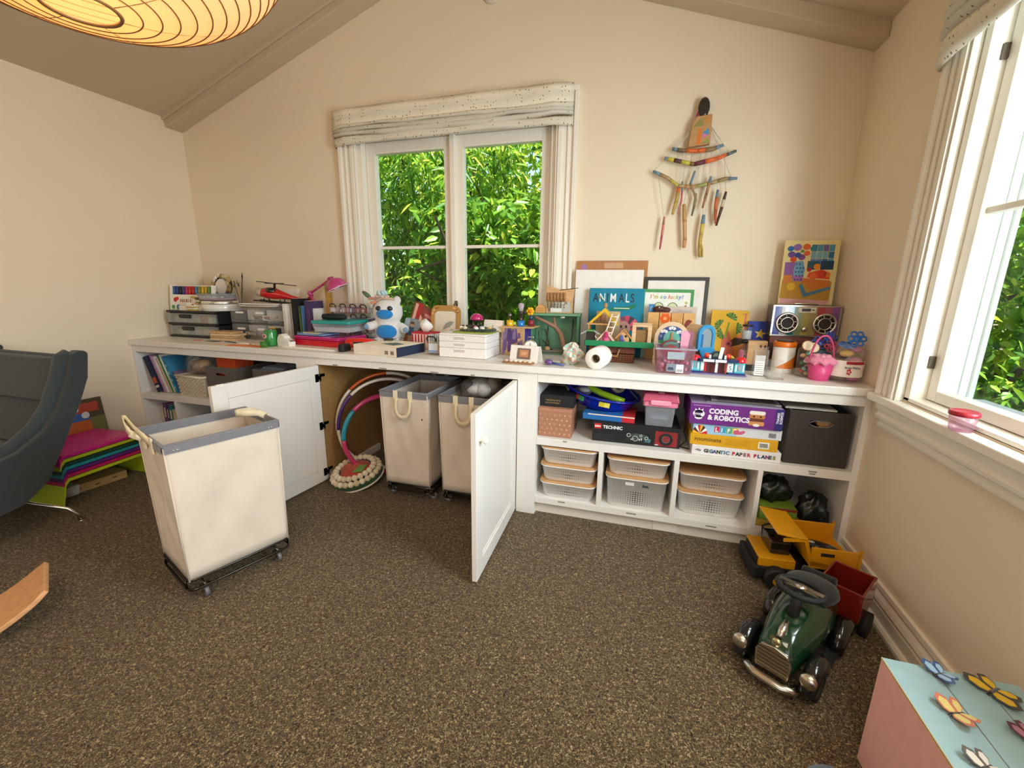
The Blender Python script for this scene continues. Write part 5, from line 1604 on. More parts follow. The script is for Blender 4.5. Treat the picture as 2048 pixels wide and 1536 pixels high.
# --- orange canister
t_ = thing('canister', 'white canister with an orange lid and orange wedge', 'canister', (1.081, -.295, Z), R(20))
MB('efe9e0').lathe([(.043, 0), (.044, .002), (.044, .118)], 30).to('body', plastic, t_)
n_ = 30
wd = MB('e07812')
rg0, rg1 = [], []
for k in range(13):
    a = R(200 + 150 * k / 12)
    rg0.append((.0446 * math.cos(a), .0446 * math.sin(a), .020)); rg1.append((.0446 * math.cos(a), .0446 * math.sin(a), .022 + .080 * k / 12))
wd.add(rg0 + rg1, [(k, k + 1, 13 + k + 1, 13 + k) for k in range(12)], True)
wd.to('orange_wedge', matte, t_)
MB('e0700e').lathe([(.0455, .116), (.046, .118), (.046, .136), (.043, .139)], 30).C('3a2416').lathe([(.034, .139), (.034, .144), (.030, .145)], 24).to('lid', plastic, t_)

# --- boombox on a low box, painting on top
one('dark_case', 'dark brown wooden case under the rainbow boombox', 'case', MB('4a2c20').box(-.142, .130, 0, .115, 0, .150).C('7a4436').box(-.142, .130, -.0008, 0, .118, .146), wood, (1.192, -.165, Z), bevel=.003)
t_ = thing('boombox', 'rainbow striped boombox with two silver speakers', 'radio', (1.187, -.165, Z + .151))
BWd = .140
MB('4a3c44').box(-BWd, BWd, .002, .10, 0, .145).to('case', plastic, t_, .004)
s_ = MB()
st_ = ['34459a', 'b8b4b8', '2f6a72', '7a8a5a', 'a89a58', '9a8a56', 'a83a44', 'a04a6a', '7a4a8e']
for k, c in enumerate(st_):
    s_.C(c).box(-.132 + k * .0293, -.132 + (k + 1) * .0293, 0, .003, .006, .139)
s_.to('rainbow_front', gloss, t_)
MB('b9b0aa').box(-BWd, BWd, -.001, .004, .139, .145).box(-BWd, BWd, -.001, .004, 0, .006).box(-BWd, -.132, -.001, .004, .006, .139).box(.132, BWd, -.001, .004, .006, .139).to('trim', metal, t_)
for x in (-.075, .078):
    sp = bpy.data.objects.new('speaker', None); COL.objects.link(sp); sp.parent = t_
    MB('2a2420').T((x, -.001, .062), (R(90), 0, 0)).lathe([(.040, 0), (.040, .003), (.02, .002)], 28).to('cone', rubber, sp)
    MB('cfc8c0').torus((x, -.004, .062), .044, .006, 30, 8, 'y').torus((x, -.005, .062), .026, .0028, 24, 6, 'y').to('ring', metal, sp)
    for k in range(8):
        a = k * math.pi / 4 + .2
        MB('cfc8c0').cyl((x + .027 * math.cos(a), -.005, .062 + .027 * math.sin(a)), (x + .042 * math.cos(a), -.005, .062 + .042 * math.sin(a)), .0028, n=6).to('spoke', metal, sp)
MB('d8cfc4').box(-.036, .036, -.003, .001, .112, .136).C('2a2624').box(-.022, .014, -.0038, 0, .118, .131).box(.018, .03, -.0038, 0, .122, .127).to('tuner', plastic, t_)
MB('c9c0b6').T((0, -.001, .035), (R(90), 0, 0)).lathe([(.013, 0), (.013, .006), (.009, .009), (.002, .009)], 18).to('dial', metal, t_)
MB('d8d2ca').tube([(-.05, .03, .144), (-.045, .03, .153), (.045, .03, .153), (.05, .03, .144)], .004, 7).to('carry_handle', metal, t_)
t_ = thing('still_life_painting', 'bright still life painting with spotted vase and fruit', 'painting', (1.198, -.082, Z + .297), rot=(R(-4), 0, R(1)))
MB('e6d49a').box(-.115, .115, 0, .012, 0, .300).to('canvas', canvas, t_, .002)
a_ = MB()
def bl(c, cx, cz, r_, sq=1.0, y=-.0010):
    a_.C(c).prism(disc2(cx, cz, r_, 12, sq), y, 0, 'y')
a_.C('d8a0a8').box(-.108, .095, -.0006, 0, .004, .06).C('b88a2e').prism([(-.112, .03), (.098, .02), (.10, .11), (-.108, .12)], -.0008, 0, 'y')
a_.C('8a5a9a').box(-.105, -.04, -.0009, 0, .12, .20).C('c87a3a').box(-.105, -.068, -.0012, 0, .10, .14)
for k in range(4):
    for q in range(3):
        a_.C(random.choice(['2f6a8e', '4a90a8', '5a7ab8', '1f4a72', '7aa8b8', '6a5a9a'])).box(.0 + .024 * k, .022 + .024 * k, -.0009, 0, .185 + .032 * q, .215 + .032 * q)
a_.C('1a3a56').box(.045, .098, -.0012, 0, .165, .205).C('2f5a6a').box(-.01, .04, -.0012, 0, .165, .205)
for c, x, z, r_ in (('8a6aaa', -.06, .268, .018), ('d8662a', -.022, .270, .016), ('2a6aa8', -.088, .262, .014), ('6a4a8e', -.082, .235, .016), ('2a4a9a', -.055, .232, .014), ('d8542a', -.018, .240, .013), ('d04a24', -.072, .212, .014), ('7a4a8e', -.038, .222, .015), ('2a7a8e', .008, .262, .015), ('5a8a4a', -.038, .25, .008)):
    bl(c, x, z, r_, .9, -.0015)
a_.C('6aa0c8').prism([(-.062, .11), (-.024, .11), (-.018, .165), (-.03, .205), (-.058, .205), (-.066, .165)], -.0018, 0, 'y').C('9a6ab0').prism([(-.062, .11), (-.024, .11), (-.020, .135), (-.064, .135)], -.0020, 0, 'y')
for k in range(14):
    bl('1f2a4a', -.056 + .013 * (k % 3) + .004 * ((k // 3) % 2), .118 + .018 * (k // 3), .0032, 1, -.0026)
a_.C('c8702a').prism([(-.02, .125), (.09, .115), (.092, .085), (.02, .07), (-.022, .105)], -.002, 0, 'y').C('d8481e').prism([(-.005, .128), (.088, .12), (.088, .15), (.05, .165), (.0, .15)], -.0022, 0, 'y')
for c, x, z, r_ in (('e08a1e', .03, .178, .014), ('a82a2a', .0, .165, .010), ('e0662a', .02, .135, .016), ('c83a1e', .055, .145, .018), ('d87a2a', .078, .14, .012), ('d8a82e', -.068, .085, .019)):
    bl(c, x, z, r_, 1, -.0028)
a_.C('4a7a9a').prism([(-.035, .09), (-.01, .035), (.096, .075), (.096, .088), (.0, .055), (-.025, .10)], -.003, 0, 'y')
a_.to('painted_picture', matte, t_)

# --- jar, basket, big jar, blue linking flowers
t_ = thing('biscuit_jar', 'clear jar with cream flower biscuits and red and green charms', 'jar', (1.142, -.385, Z))
MB('ffffff').lathe([(.031, .001), (.033, .004), (.033, .115), (.028, .125)], 20).to('glass', clear, t_)
for k in range(9):
    MB(['e2cfae', 'c8503a', '7aa89a', 'd8b894', '4a7a5a', 'e8dcc4', 'b83a3a', 'd0a878', '6aa08a'][k]).ball((.012 * math.cos(k * 2.2), .012 * math.sin(k * 2.2), .014 + .011 * k), (.013, .011, .009), 8, 6).to('charm', plastic, t_)
for x, z in ((-.008, .135), (.014, .128)):
    MB('e6d6b4').T((x, -.018, z), (R(70), 0, 0)).lathe([(.020, 0), (.021, .003), (.019, .006)], 12).C('a8743a').lathe([(.022, .001), (.023, .003), (.022, .004)], 12).to('flower_biscuit', plush, t_)
t_ = thing('pink_basket', 'small pink bucket basket with hoop handle and frilly pink filling', 'basket', (1.178, -.445, Z))
MB('d2467e').lathe([(.034, 0), (.036, .002), (.046, .072), (.044, .072), (.034, .004)], 26, cap=False).to('bucket', plastic, t_)
MB('c23f74').tube([(-.044 * math.cos(R(a)) * (1.08 - .1 * abs(math.cos(R(a)))), 0, .060 + .125 * math.sin(R(a))) for a in range(0, 181, 12)], .0042, 8).to('handle', plastic, t_)
fr = MB('e68aa6')
rg = []
for k, (r_, z) in enumerate(((.040, .066), (.054, .076), (.050, .088), (.034, .098), (.012, .102))):
    rg.append([((r_ + .006 * math.sin(7 * t)) * math.cos(t), (r_ + .006 * math.sin(7 * t + k)) * math.sin(t), z + .005 * math.sin(9 * t + k)) for t in [2 * math.pi * q / 40 for q in range(40)]])
fr.ring(rg)
fr.to('frill', fabric, t_)
for k in range(7):
    MB('e89ab2').ball((.024 * math.cos(k * .9), .024 * math.sin(k * .9), .100), (.012, .012, .008), 8, 5).to('fabric_rose', fabric, t_)
t_ = thing('toy_jar', 'large clear toy jar with a printed white label', 'jar', (1.268, -.440, Z))
MB('ffffff').lathe([(.056, .001), (.060, .004), (.060, .125), (.054, .138), (.054, .156)], 32, cap=False).to('jar', clear, t_)
lm = MB('efe6dc')
def band(col, a0, a1, z0, z1, r_):
    k_ = 12
    A = [(r_ * math.cos(R(a0 + (a1 - a0) * i / k_)), r_ * math.sin(R(a0 + (a1 - a0) * i / k_))) for i in range(k_ + 1)]
    lm.C(col).add([(x, y, z0) for x, y in A] + [(x, y, z1) for x, y in A], [(i, i + 1, k_ + 2 + i, k_ + 1 + i) for i in range(k_)], True)
band('efe6dc', 170, 370, .026, .092, .0606)
band('a8242c', 250, 320, .078, .090, .0609)
for a, c in ((200, 'c8322b'), (262, 'c83030'), (330, '8a4a6a')):
    for q in range(5):
        aa = a + 5 * math.cos(q * 1.256); zz = .048 + .009 * math.sin(q * 1.256)
        band(c, aa - 3, aa + 3, zz - .004, zz + .004, .0612)
lm.to('paper_label', matte, t_)
text('Brain Flakes', .011, '6a5a7a', t_, (-.026, -.0632, .062), bold=.0002)
for k in range(9):
    MB(['d87aa8', '7a4a3a', 'c8904a', '8a5a4a', 'c85a8a', 'e0a0c0', '6a3a34', 'd8b060', 'd890b8'][k]).ball((.028 * math.cos(k * 2.4), .028 * math.sin(k * 2.4), .016 + .0145 * k), (.026, .022, .014), 10, 6).to('linking_piece', plastic, t_)
def linker(lb, loc, rot, col, r_=.030):
    t2 = thing('linking_flower', lb, 'toy', loc, group='blue linking flowers', rot=rot)
    for k in range(6):
        a = k * math.pi / 3
        MB(col).torus((r_ * .68 * math.cos(a), r_ * .68 * math.sin(a), 0), r_ * .30, r_ * .12, 12, 6).to('petal', gloss, t2)
    MB(col).ball((0, 0, 0), (r_ * .42, r_ * .42, r_ * .16), 10, 5).to('hub', gloss, t2)
linker('bright blue linking flower standing up from the toy jar', (1.285, -.455, Z + .178), (R(70), 0, 0), '1a6ac8', .032)
linker('blue linking flower lying flat in the toy jar mouth', (1.262, -.440, Z + .150), (R(20), 0, 0), '2a7ad0', .030)
linker('dark blue linking flower nearest the boombox speaker', (1.218, -.385, Z + .172), (R(75), 0, R(20)), '24409a', .027)
linker('dark blue linking flower below the boombox behind the basket handle', (1.186, -.375, Z + .148), (R(60), 0, R(-15)), '2a3f96', .030)
linker('crimson linking flower between the blue ones', (1.222, -.40, Z + .136), (R(65), 0, 0), 'a8264a', .026)
one('glass_dish', 'pale blue glass beaker behind the pink basket', 'glass', MB('a8c8d8').lathe([(.028, 0), (.030, .003), (.034, .118), (.032, .118), (.028, .005)], 18, cap=False), clear_mat('blue_clear_plastic', 'b8d8ea', .1, .35, '8fb8d0'), (1.205, -.365, Z))

# ================================================================= driftwood mobile on the wall
t_ = thing('driftwood_mobile', 'painted driftwood and string mobile hanging on the back wall', 'wall hanging', (.66, -.004, 1.30))
def mw(x, z, y=-.03):
    return (x - .66, y + .004, z - 1.30)
MB('1e1a1a').T(mw(.660, 1.985), (R(90), 0, 0)).lathe([(.026, .004), (.026, .008), (.02, .012)], 18, sy=1.7).to('hook_disc', gloss, t_)
yarn = MB('b8325a').torus(mw(.655, 1.955), .022, .005, 16, 6, 'y')
yarn.to('yarn_knot', fabric, t_)
a_ = MB('b78a58').prism([(.605 - .66, 1.812 - 1.3), (.702 - .66, 1.82 - 1.3), (.700 - .66, 1.95 - 1.3), (.632 - .66, 1.945 - 1.3), (.612 - .66, 1.91 - 1.3)], -.045, -.018, 'y')
o_ = a_.to('painted_block', wood, t_, .002)
b_ = MB('8f8a4a').prism([(.622 - .66, 1.90 - 1.3), (.662 - .66, 1.90 - 1.3), (.662 - .66, 1.935 - 1.3), (.645 - .66, 1.93 - 1.3)], -.0465, -.045, 'y')
b_.C('d8752a').prism([(.640 - .66, 1.82 - 1.3), (.658 - .66, 1.82 - 1.3), (.658 - .66, 1.89 - 1.3), (.645 - .66, 1.89 - 1.3)], -.0465, -.045, 'y')
b_.C('4a90c0').prism([(.665 - .66, 1.87 - 1.3), (.69 - .66, 1.89 - 1.3), (.69 - .66, 1.86 - 1.3)], -.0465, -.045, 'y').C('d07ab0').prism([(.665 - .66, 1.868 - 1.3), (.69 - .66, 1.86 - 1.3), (.665 - .66, 1.845 - 1.3)], -.0468, -.045, 'y')
b_.C('8a9a4a').prism([(.663 - .66, 1.824 - 1.3), (.70 - .66, 1.826 - 1.3), (.69 - .66, 1.842 - 1.3)], -.0465, -.045, 'y')
b_.to('colour_patches', matte, o_)
MB('e8902a').torus((.680 - .66, -.046, 1.925 - 1.3), .009, .002, 14, 5, 'y').to('orange_ring', matte, o_)
def stick(name, pts, cols, r0=.009, y=-.035):
    m_ = MB()
    P_ = [Vector(mw(p[0], p[1], y + .006 * math.sin(5 * i))) for i, p in enumerate(pts)]
    fine = []
    for i in range(len(P_) - 1):
        for q in range(4):
            fine.append(P_[i].lerp(P_[i + 1], q / 4))
    fine.append(P_[-1])
    n_ = len(fine)
    ns = len(cols)
    for s in range(ns):
        i0, i1 = int(s * (n_ - 1) / ns), int((s + 1) * (n_ - 1) / ns)
        seg = fine[i0:i1 + 1]
        if len(seg) > 1:
            rr = [r0 * (.72 + .28 * math.sin(math.pi * (i0 + k) / (n_ - 1)) + .08 * math.sin(7.0 * (i0 + k))) for k in range(len(seg))]
            m_.C(cols[s]).tube(seg, rr, 8)
    m_.to(name, wood, t_)
stick('cross_stick', [(.532, 1.812), (.58, 1.800), (.65, 1.795), (.72, 1.800), (.765, 1.815)], ['6a8494', '7a6048', 'd8662e', 'd8662e', '8a7050', '6a8a9a'], .0105)
stick('cross_stick', [(.500, 1.772), (.56, 1.755), (.64, 1.735), (.74, 1.755), (.825, 1.785)], ['6a8494', 'c9b83a', '5a3a3a', 'c2b440', '7a5a3a', '6a3040', 'dc6a34', 'dc6a34', '5c6a6a'], .0105)
stick('cross_stick', [(.450, 1.715), (.52, 1.680), (.575, 1.640), (.64, 1.632), (.72, 1.645), (.79, 1.662), (.842, 1.660)], ['6a8494', 'a88a60', 'b8a850', 'b0946a', 'c09068', 'a0a060', 'a8906a', '98805c', '6a8292'], .0095)
stick('hanging_stick', [(.580, 1.635), (.576, 1.58), (.560, 1.505)], ['d8662e', 'b89a50', 'b89a50'], .009)
stick('hanging_stick', [(.594, 1.66), (.598, 1.57), (.586, 1.505)], ['6a8494', 'c06a6a', 'b87060'], .0045)
stick('hanging_stick', [(.612, 1.552), (.622, 1.47), (.632, 1.38), (.632, 1.342)], ['b89058', 'c89868', 'c89060'], .0105)
stick('hanging_stick', [(.648, 1.705), (.632, 1.645), (.655, 1.60), (.668, 1.565)], ['6a8494', '9a8058', '9a8058'], .006)
stick('hanging_stick', [(.664, 1.60), (.660, 1.54), (.653, 1.495)], ['8a7a5a', '6a6a4c'], .006)
stick('hanging_stick', [(.724, 1.675), (.716, 1.62), (.700, 1.53)], ['6a8494', 'a8805a', '98704c'], .007)
stick('hanging_stick', [(.762, 1.612), (.760, 1.54), (.768, 1.455)], ['6a8494', 'c86a3c', 'b05a34'], .008)
stick('hanging_stick', [(.800, 1.602), (.788, 1.53), (.772, 1.445)], ['4a3a2a', 'c8b8a0', '5a3a2a', '4a2a20'], .0075)
stick('hanging_stick', [(.523, 1.495), (.519, 1.42), (.514, 1.335)], ['b07060', 'c8706a', 'a84a5a'], .006)
stick('hanging_stick', [(.710, 1.498), (.708, 1.44), (.705, 1.37), (.712, 1.295)], ['6a8494', 'c8b050', 'c0a048', 'b09040'], .010)
stick('hanging_stick', [(.708, 1.37), (.718, 1.335), (.724, 1.293)], ['b89c48', 'a88c40'], .005)
for x0, z0, x1, z1 in ((.625, 1.90, .535, 1.815), (.625, 1.89, .503, 1.775), (.62, 1.885, .455, 1.718), (.70, 1.90, .765, 1.815), (.70, 1.895, .80, 1.772), (.70, 1.89, .815, 1.668),
                       (.56, 1.800, .560, 1.65), (.585, 1.80, .580, 1.64), (.60, 1.795, .596, 1.66), (.625, 1.79, .612, 1.555), (.655, 1.79, .650, 1.63), (.69, 1.80, .682, 1.64), (.715, 1.80, .716, 1.50), (.745, 1.76, .760, 1.61),
                       (.775, 1.77, .798, 1.60), (.475, 1.70, .520, 1.495), (.665, 1.79, .664, 1.60), (.70, 1.64, .706, 1.50)):
    MB('c9c2b4').cyl(mw(x0, z0, -.037), mw(x1, z1, -.037), .0012, n=5).to('string', fabric, t_)

# --- detector on the gable
t_ = thing('smoke_detector', 'small round white detector high on the gable wall', 'detector', (-.428, 0, 2.63))
MB('d8d0c4').T((0, 0, 0), (R(90), 0, 0)).lathe([(.048, 0), (.050, .006), (.046, .022), (.030, .030), (.004, .031)], 26).to('body', plastic, t_)
MB('b8b0a4').T((0, -.03, 0), (R(90), 0, 0)).torus((0, 0, 0), .024, .002, 20, 5).to('grille', plastic, t_)

# --- paper lantern
t_ = thing('paper_lantern', 'warm lit ribbed paper saucer lantern hanging from the ridge', 'pendant lamp', (-.695, -1.77, 1.914))
LR, LH = .40, .24
def lan(nt):
    out = nt.nodes.new('ShaderNodeOutputMaterial')
    d = nt.nodes.new('ShaderNodeBsdfDiffuse'); d.inputs[0].default_value = (*hx('f8e6c4'), 1)
    tl = nt.nodes.new('ShaderNodeBsdfTranslucent'); tl.inputs[0].default_value = (*hx('e6b680'), 1)
    n_ = nt.nodes.new('ShaderNodeTexNoise'); n_.inputs['Scale'].default_value = 60
    mx = nt.nodes.new('ShaderNodeMixShader'); mx.inputs[0].default_value = .55
    mr = nt.nodes.new('ShaderNodeMapRange'); mr.inputs['To Min'].default_value = .36; mr.inputs['To Max'].default_value = .50
    nt.links.new(n_.outputs['Fac'], mr.inputs['Value']); nt.links.new(mr.outputs[0], mx.inputs[0])
    nt.links.new(d.outputs[0], mx.inputs[1]); nt.links.new(tl.outputs[0], mx.inputs[2])
    nt.links.new(mx.outputs[0], out.inputs[0])
paperm = node_mat('washi_paper', lan)
prof = []
for k in range(33):
    th = R(-81 + 162 * k / 32)
    prof.append((LR * math.cos(th), LH * math.sin(th)))
MB('f0d29a').lathe(prof, 64, cap=False).to('paper_shade', paperm, t_)
for k in range(33):
    th = R(-81 + 162 * k / 32)
    MB('8a6236').torus((0, 0, LH * math.sin(th)), LR * math.cos(th) + .001, .0016 if k else .004, 64, 5).to('rib', wood, t_)
for k in range(7):
    a = 2 * math.pi * k / 7 + .3
    MB('b98f54').tube([((LR * math.cos(R(b)) - .001) * math.cos(a), (LR * math.cos(R(b)) - .001) * math.sin(a), LH * math.sin(R(b))) for b in range(-80, 81, 8)], .0012, 5).to('paper_seam', wood, t_)
def bulbm_(nt):
    out = nt.nodes.new('ShaderNodeOutputMaterial'); e = nt.nodes.new('ShaderNodeEmission')
    e.inputs[0].default_value = (1.0, .68, .34, 1); e.inputs[1].default_value = 32
    nt.links.new(e.outputs[0], out.inputs[0])
MB('ffe0a0').ball((0, 0, .03), .05, 16, 10).to('bulb', node_mat('lit_bulb', bulbm_), t_)
MB('3a332c').cyl((0, 0, .08), (0, 0, roof_z(-.695) - 1.914), .004, n=6).cyl((0, 0, .06), (0, 0, .11), .018, n=12).to('flex', rubber, t_)
pl = light('lantern_light', 'POINT', (0, 0, .0), (0, 0, 0), 10, (1.0, .68, .38), shadow_soft_size=.06)
pl.parent = t_

# ================================================================= shelves: left unit
SZ = .418
lean = [(-2.600, .040, .245, .19, '1f2a4a', 'navy book at the wall end of the left shelf', -20), (-2.545, .010, .258, .18, 'c08ab0', 'pink spined thin book leaning by the navy one', -20),
        (-2.530, .012, .250, .18, 'eae6de', 'white thin book with teal spot leaning on the left shelf', -20), (-2.513, .008, .240, .17, 'd8b8a8', 'beige thin book leaning fourth on the left shelf', -20),
        (-2.498, .016, .262, .19, 'f0efe8', 'white book with green band leaning fifth', -20), (-2.474, .018, .250, .19, '3a8ab8', 'sky blue book with pale dots leaning sixth', -20),
        (-2.438, .010, .150, .16, '7a6a8a', 'short mauve magazine against the plastic bag', -20)]
for i, (x, w, h, dp, c, lb, an) in enumerate(lean):
    t_ = thing('book', lb, 'book', (x, -.525 + .006 * i, SZ + .001), group='leaning books on the left shelf', rot=(0, R(an), 0))
    MB(c).box(0, .0015, 0, dp, .0, h).box(w - .0015, w, 0, dp, 0, h).box(0, w, 0, .0015, 0, h).to('cover', matte, t_)
    MB('efeadf').box(.0015, w - .0015, .002, dp - .003, .002, h - .004).to('pages', matte, t_)
    if i == 4:
        MB('2f8a3a').box(.002, w - .002, -.0006, 0, .0, h).to('spine_band', matte, t_)
    if i == 0:
        MB('c8502e').box(.004, w - .004, -.0006, 0, .06, .10).C('d8d4cc').box(.004, w - .004, -.0006, 0, .03, .045).to('spine_print', matte, t_)
    if i == 5:
        for q in range(4):
            MB('9ac8dc').box(.003, w - .003, -.0006, 0, .03 + .05 * q, .045 + .05 * q).to('spine_dot', matte, t_)
def crumple(name, lb, cat, c, r, loc, mat, col='e8e8e6', seed=1, freq=3.0, amp=.2, n=34, m=22, core=None):
    rnd_ = random.Random(seed)
    ph = [rnd_.uniform(0, 6.28) for _ in range(8)]
    mb = MB(col)
    rings = []
    for i in range(m + 1):
        th = math.pi * i / m
        rg_ = []
        for k in range(n):
            p = 2 * math.pi * k / n
            d = 1 + amp * (math.sin(freq * p + ph[0] + 2 * th) * .5 + math.sin(2.1 * freq * p + ph[1] - 5 * th) * .3 + math.sin(3.3 * freq * p + ph[2] + 9 * th) * .25)
            q = max(math.sin(th), .02)
            rg_.append((r[0] * d * q * math.cos(p), r[1] * d * q * math.sin(p), max(-r[2] * .995, -r[2] * math.cos(th) * d)))
        rings.append(rg_)
    mb.ring(rings, True)
    t2 = thing(name, lb, cat, (loc[0], loc[1], loc[2] + r[2]))
    mb.to('film', mat, t2)
    if core:
        for k_, (cc, dx, dy, dz, rr) in enumerate(core):
            MB(cc).ball((dx, dy, dz), rr, 10, 7).to('contents', matte, t2)
    return t2
# white wicker basket with bag
t_ = thing('wicker_basket', 'white woven basket on the left shelf', 'basket', (-2.285, -.535, SZ + .001))
bw = MB('d8cdb6')
for z in range(11):
    zz = .006 + z * .0115
    k_ = .90 + .10 * zz / .13
    for q in range(14):
        x = -.112 * k_ + .224 * k_ * q / 14
        pr_ = .003 if (q + z) % 2 == 0 else -.001
        bw.C('d8cdb6' if (q + z) % 2 == 0 else 'c2b598').box(x, x + .0152, (1 - k_) * .08 - pr_, (1 - k_) * .08 + .006, zz - .005, zz + .005)
bw.to('weave', canvas, t_, kind='stuff')
MB('d2c6ae').frust(-.110, .110, .004, .20, 0, .128, .9).to('body', canvas, t_)
MB('e6dcc6').tube([(-.116, 0, .130), (.116, 0, .130), (.116, .205, .130), (-.116, .205, .130)], .008, 8, True).to('rim', canvas, t_)
crumple('plastic_bag', 'clear plastic bag stuffed with brown material in the woven basket', 'bag', None, (.10, .085, .065), (-2.285, -.43, SZ + .13), bagm, seed=4, amp=.22,
        core=[('9a7a5e', 0, 0, -.01, (.075, .06, .045)), ('b8925a', .04, -.02, .01, (.035, .03, .03)), ('6a5040', -.03, -.03, 0, (.04, .03, .03))])
crumple('plastic_bag', 'clear crumpled bag slumped over the leaning books', 'bag', None, (.065, .05, .085), (-2.395, -.40, SZ + .10), bagm, seed=8, amp=.22, core=[('a8302c', .02, -.03, -.02, (.02, .01, .014)), ('c8ccd0', 0, 0, .02, (.045, .03, .05))])
def bin_(name, lb, x0, x1, y0, y1, z, h, col='4c443e', loc_handle=True, cat='storage bin'):
    t2 = thing(name, lb, cat, ((x0 + x1) / 2, y0, z + .0015))
    a, d = (x1 - x0) / 2, y1 - y0
    hz = h * .78
    f_ = MB(col)
    hw, hh = a * .36, h * .055
    f_.box(-a, a, 0, .006, 0, hz - hh).box(-a, a, 0, .006, hz + hh, h).box(-a, -hw, 0, .006, hz - hh, hz + hh).box(hw, a, 0, .006, hz - hh, hz + hh)
    f_.to('front', fabric, t2)
    g_ = MB(col).box(-a, -a + .006, .006, d, 0, h).box(a - .006, a, .006, d, 0, h).box(-a, a, d - .006, d, 0, h).box(-a, a, .006, d, 0, .006)
    g_.to('sides', fabric, t2)
    MB('6a6058').torus((0, -.0005, hz), hw, .0022, 24, 5, 'y', sq=hh / hw).to('handle_binding', fabric, t2)
    return t2
bin_('storage_bin', 'charcoal fabric bin holding an orange box on the left shelf', -2.155, -1.91, -.52, -.22, SZ, .205, '5a514b')
one('orange_box', 'orange box poking out of the charcoal bin', 'box', MB('d8501e').box(-.075, .075, 0, .14, 0, .245), matte, (-2.055, -.46, SZ + .008), bevel=.003)
bin_('storage_bin', 'charcoal fabric bin further along the left shelf behind the open door', -1.80, -1.555, -.50, -.2, SZ, .205, '5e554e')
one('folded_felt', 'folded blue-grey felt on top of the second charcoal bin', 'felt', MB('6a7080').box(-.09, .08, 0, .16, 0, .012).C('7a8090').box(-.08, .085, .01, .15, .012, .022), fabric, (-1.68, -.47, SZ + .196))
# lower left books and dark box
low = [(-2.690, .024, .200, 'd8cabc', 'pale book at the wall end of the lower left cubby'), (-2.664, .030, .226, '7a4a8a', 'purple book in the lower left cubby'), (-2.632, .018, .214, '4a3a5a', 'dark plum book in the lower left cubby'),
       (-2.612, .030, .210, '2a7a90', 'teal book in the lower left cubby'), (-2.580, .030, .185, 'c9b88a', 'tan book in the lower left cubby'), (-2.548, .022, .180, 'b0a080', 'beige book next to the tan one'), (-2.524, .034, .170, '8a8a4a', 'olive book at the divider in the lower left cubby')]
for i, (x, w, h, c, lb) in enumerate(low):
    t_ = one('book', lb, 'book', MB(c).box(0, w, 0, .15, 0, h).C('efeadf').box(.002, w - .002, .003, .151, .002, h + .0006).C('e8d8b0').box(w * .3, w * .7, -.0006, 0, h * .55, h * .85), matte, (x, -.47, .101), group='books in the lower left cubby', bevel=.001)
one('dark_crate', 'dark brown slotted crate in the second lower left cubby', 'crate', MB('2c221c').box(-.11, .11, 0, .005, 0, .07).box(-.11, .11, 0, .005, .11, .16).box(-.11, -.09, 0, .2, 0, .16).box(.09, .11, 0, .2, 0, .16).box(-.11, .11, .195, .2, 0, .16).box(-.11, .11, 0, .2, 0, .006), wood, (-2.255, -.49, .101), bevel=.002)

# ================================================================= shelves: right unit
SZ = .4169
t_ = thing('patterned_box', 'kraft box printed with rows of tiny pale drawings', 'box', (.083, -.53, SZ + .001))
MB('a8745a').box(-.083, .080, 0, .19, 0, .143).to('carton', matte, t_, .0015)
MB('b07c62').box(-.084, .081, -.0012, .191, .128, .1445).to('lid', matte, t_, .001)
ic = MB('dcc0a4')
rnd = random.Random(2)
for r_ in range(5):
    for q in range(7):
        x, z = -.074 + .0242 * q + .010 * (r_ % 2), .018 + .0235 * r_
        if x > .072:
            continue
        k_ = rnd.randrange(3)
        if k_ == 0:
            ic.torus((x, -.0010, z), .0048, .0008, 8, 4, 'y', sq=rnd.uniform(.7, 1.2))
        elif k_ == 1:
            ic.prism([(x - .004, z - .004), (x + .005, z - .002), (x, z + .005)], -.0012, 0, 'y')
        else:
            ic.torus((x, -.0010, z), .0048, .0008, 6, 4, 'y', (0, math.pi)).box(x - .004, x + .004, -.0012, 0, z - .004, z - .0028)
ic.to('printed_drawings', matte, t_)
t_ = thing('game_carton', 'black game carton on top of the kraft box', 'box', (.085, -.50, SZ + .1465))
MB('17151a').box(-.082, .082, 0, .2, 0, .058).to('carton', matte, t_, .001)
MB('8a7444').box(-.062, .02, -.0008, 0, .010, .0112).box(-.062, .02, -.0008, 0, .040, .0412).to('gilt_frame', metal, t_)
marks(t_, -.058, .016, .027, .008, '8a7444', seed=4)
marks(t_, -.058, .010, .015, .007, '8a7444', seed=5)
# technic box
t_ = thing('building_set_box', 'long black building set carton with a car and red wheel picture', 'box', (.462, -.512, SZ + .001), R(1))
MB('121214').box(-.198, .198, 0, .24, 0, .094).to('carton', matte, t_, .0015)
pb = MB('c01a22').box(-.190, -.158, -.0008, 0, .062, .088)
pb.C('8a1f22').box(.088, .185, -.0008, 0, .006, .076).C('3a3c40').box(-.190, -.09, -.0006, 0, .034, .0355).box(-.190, -.1, -.0006, 0, .026, .0275).box(-.190, -.1, -.0006, 0, .018, .0195).box(-.190, -.09, -.0006, 0, .010, .0115)
pb.C('1c2422').prism([(-.04, .016), (.06, .012), (.075, .03), (.05, .052), (.0, .060), (-.045, .045)], -.0008, 0, 'y').C('3a4a48').prism([(-.03, .04), (.05, .03), (.045, .05), (.0, .056)], -.0012, 0, 'y').C('3f7a86').prism([(.042, .018), (.068, .016), (.07, .032), (.05, .036)], -.0014, 0, 'y')
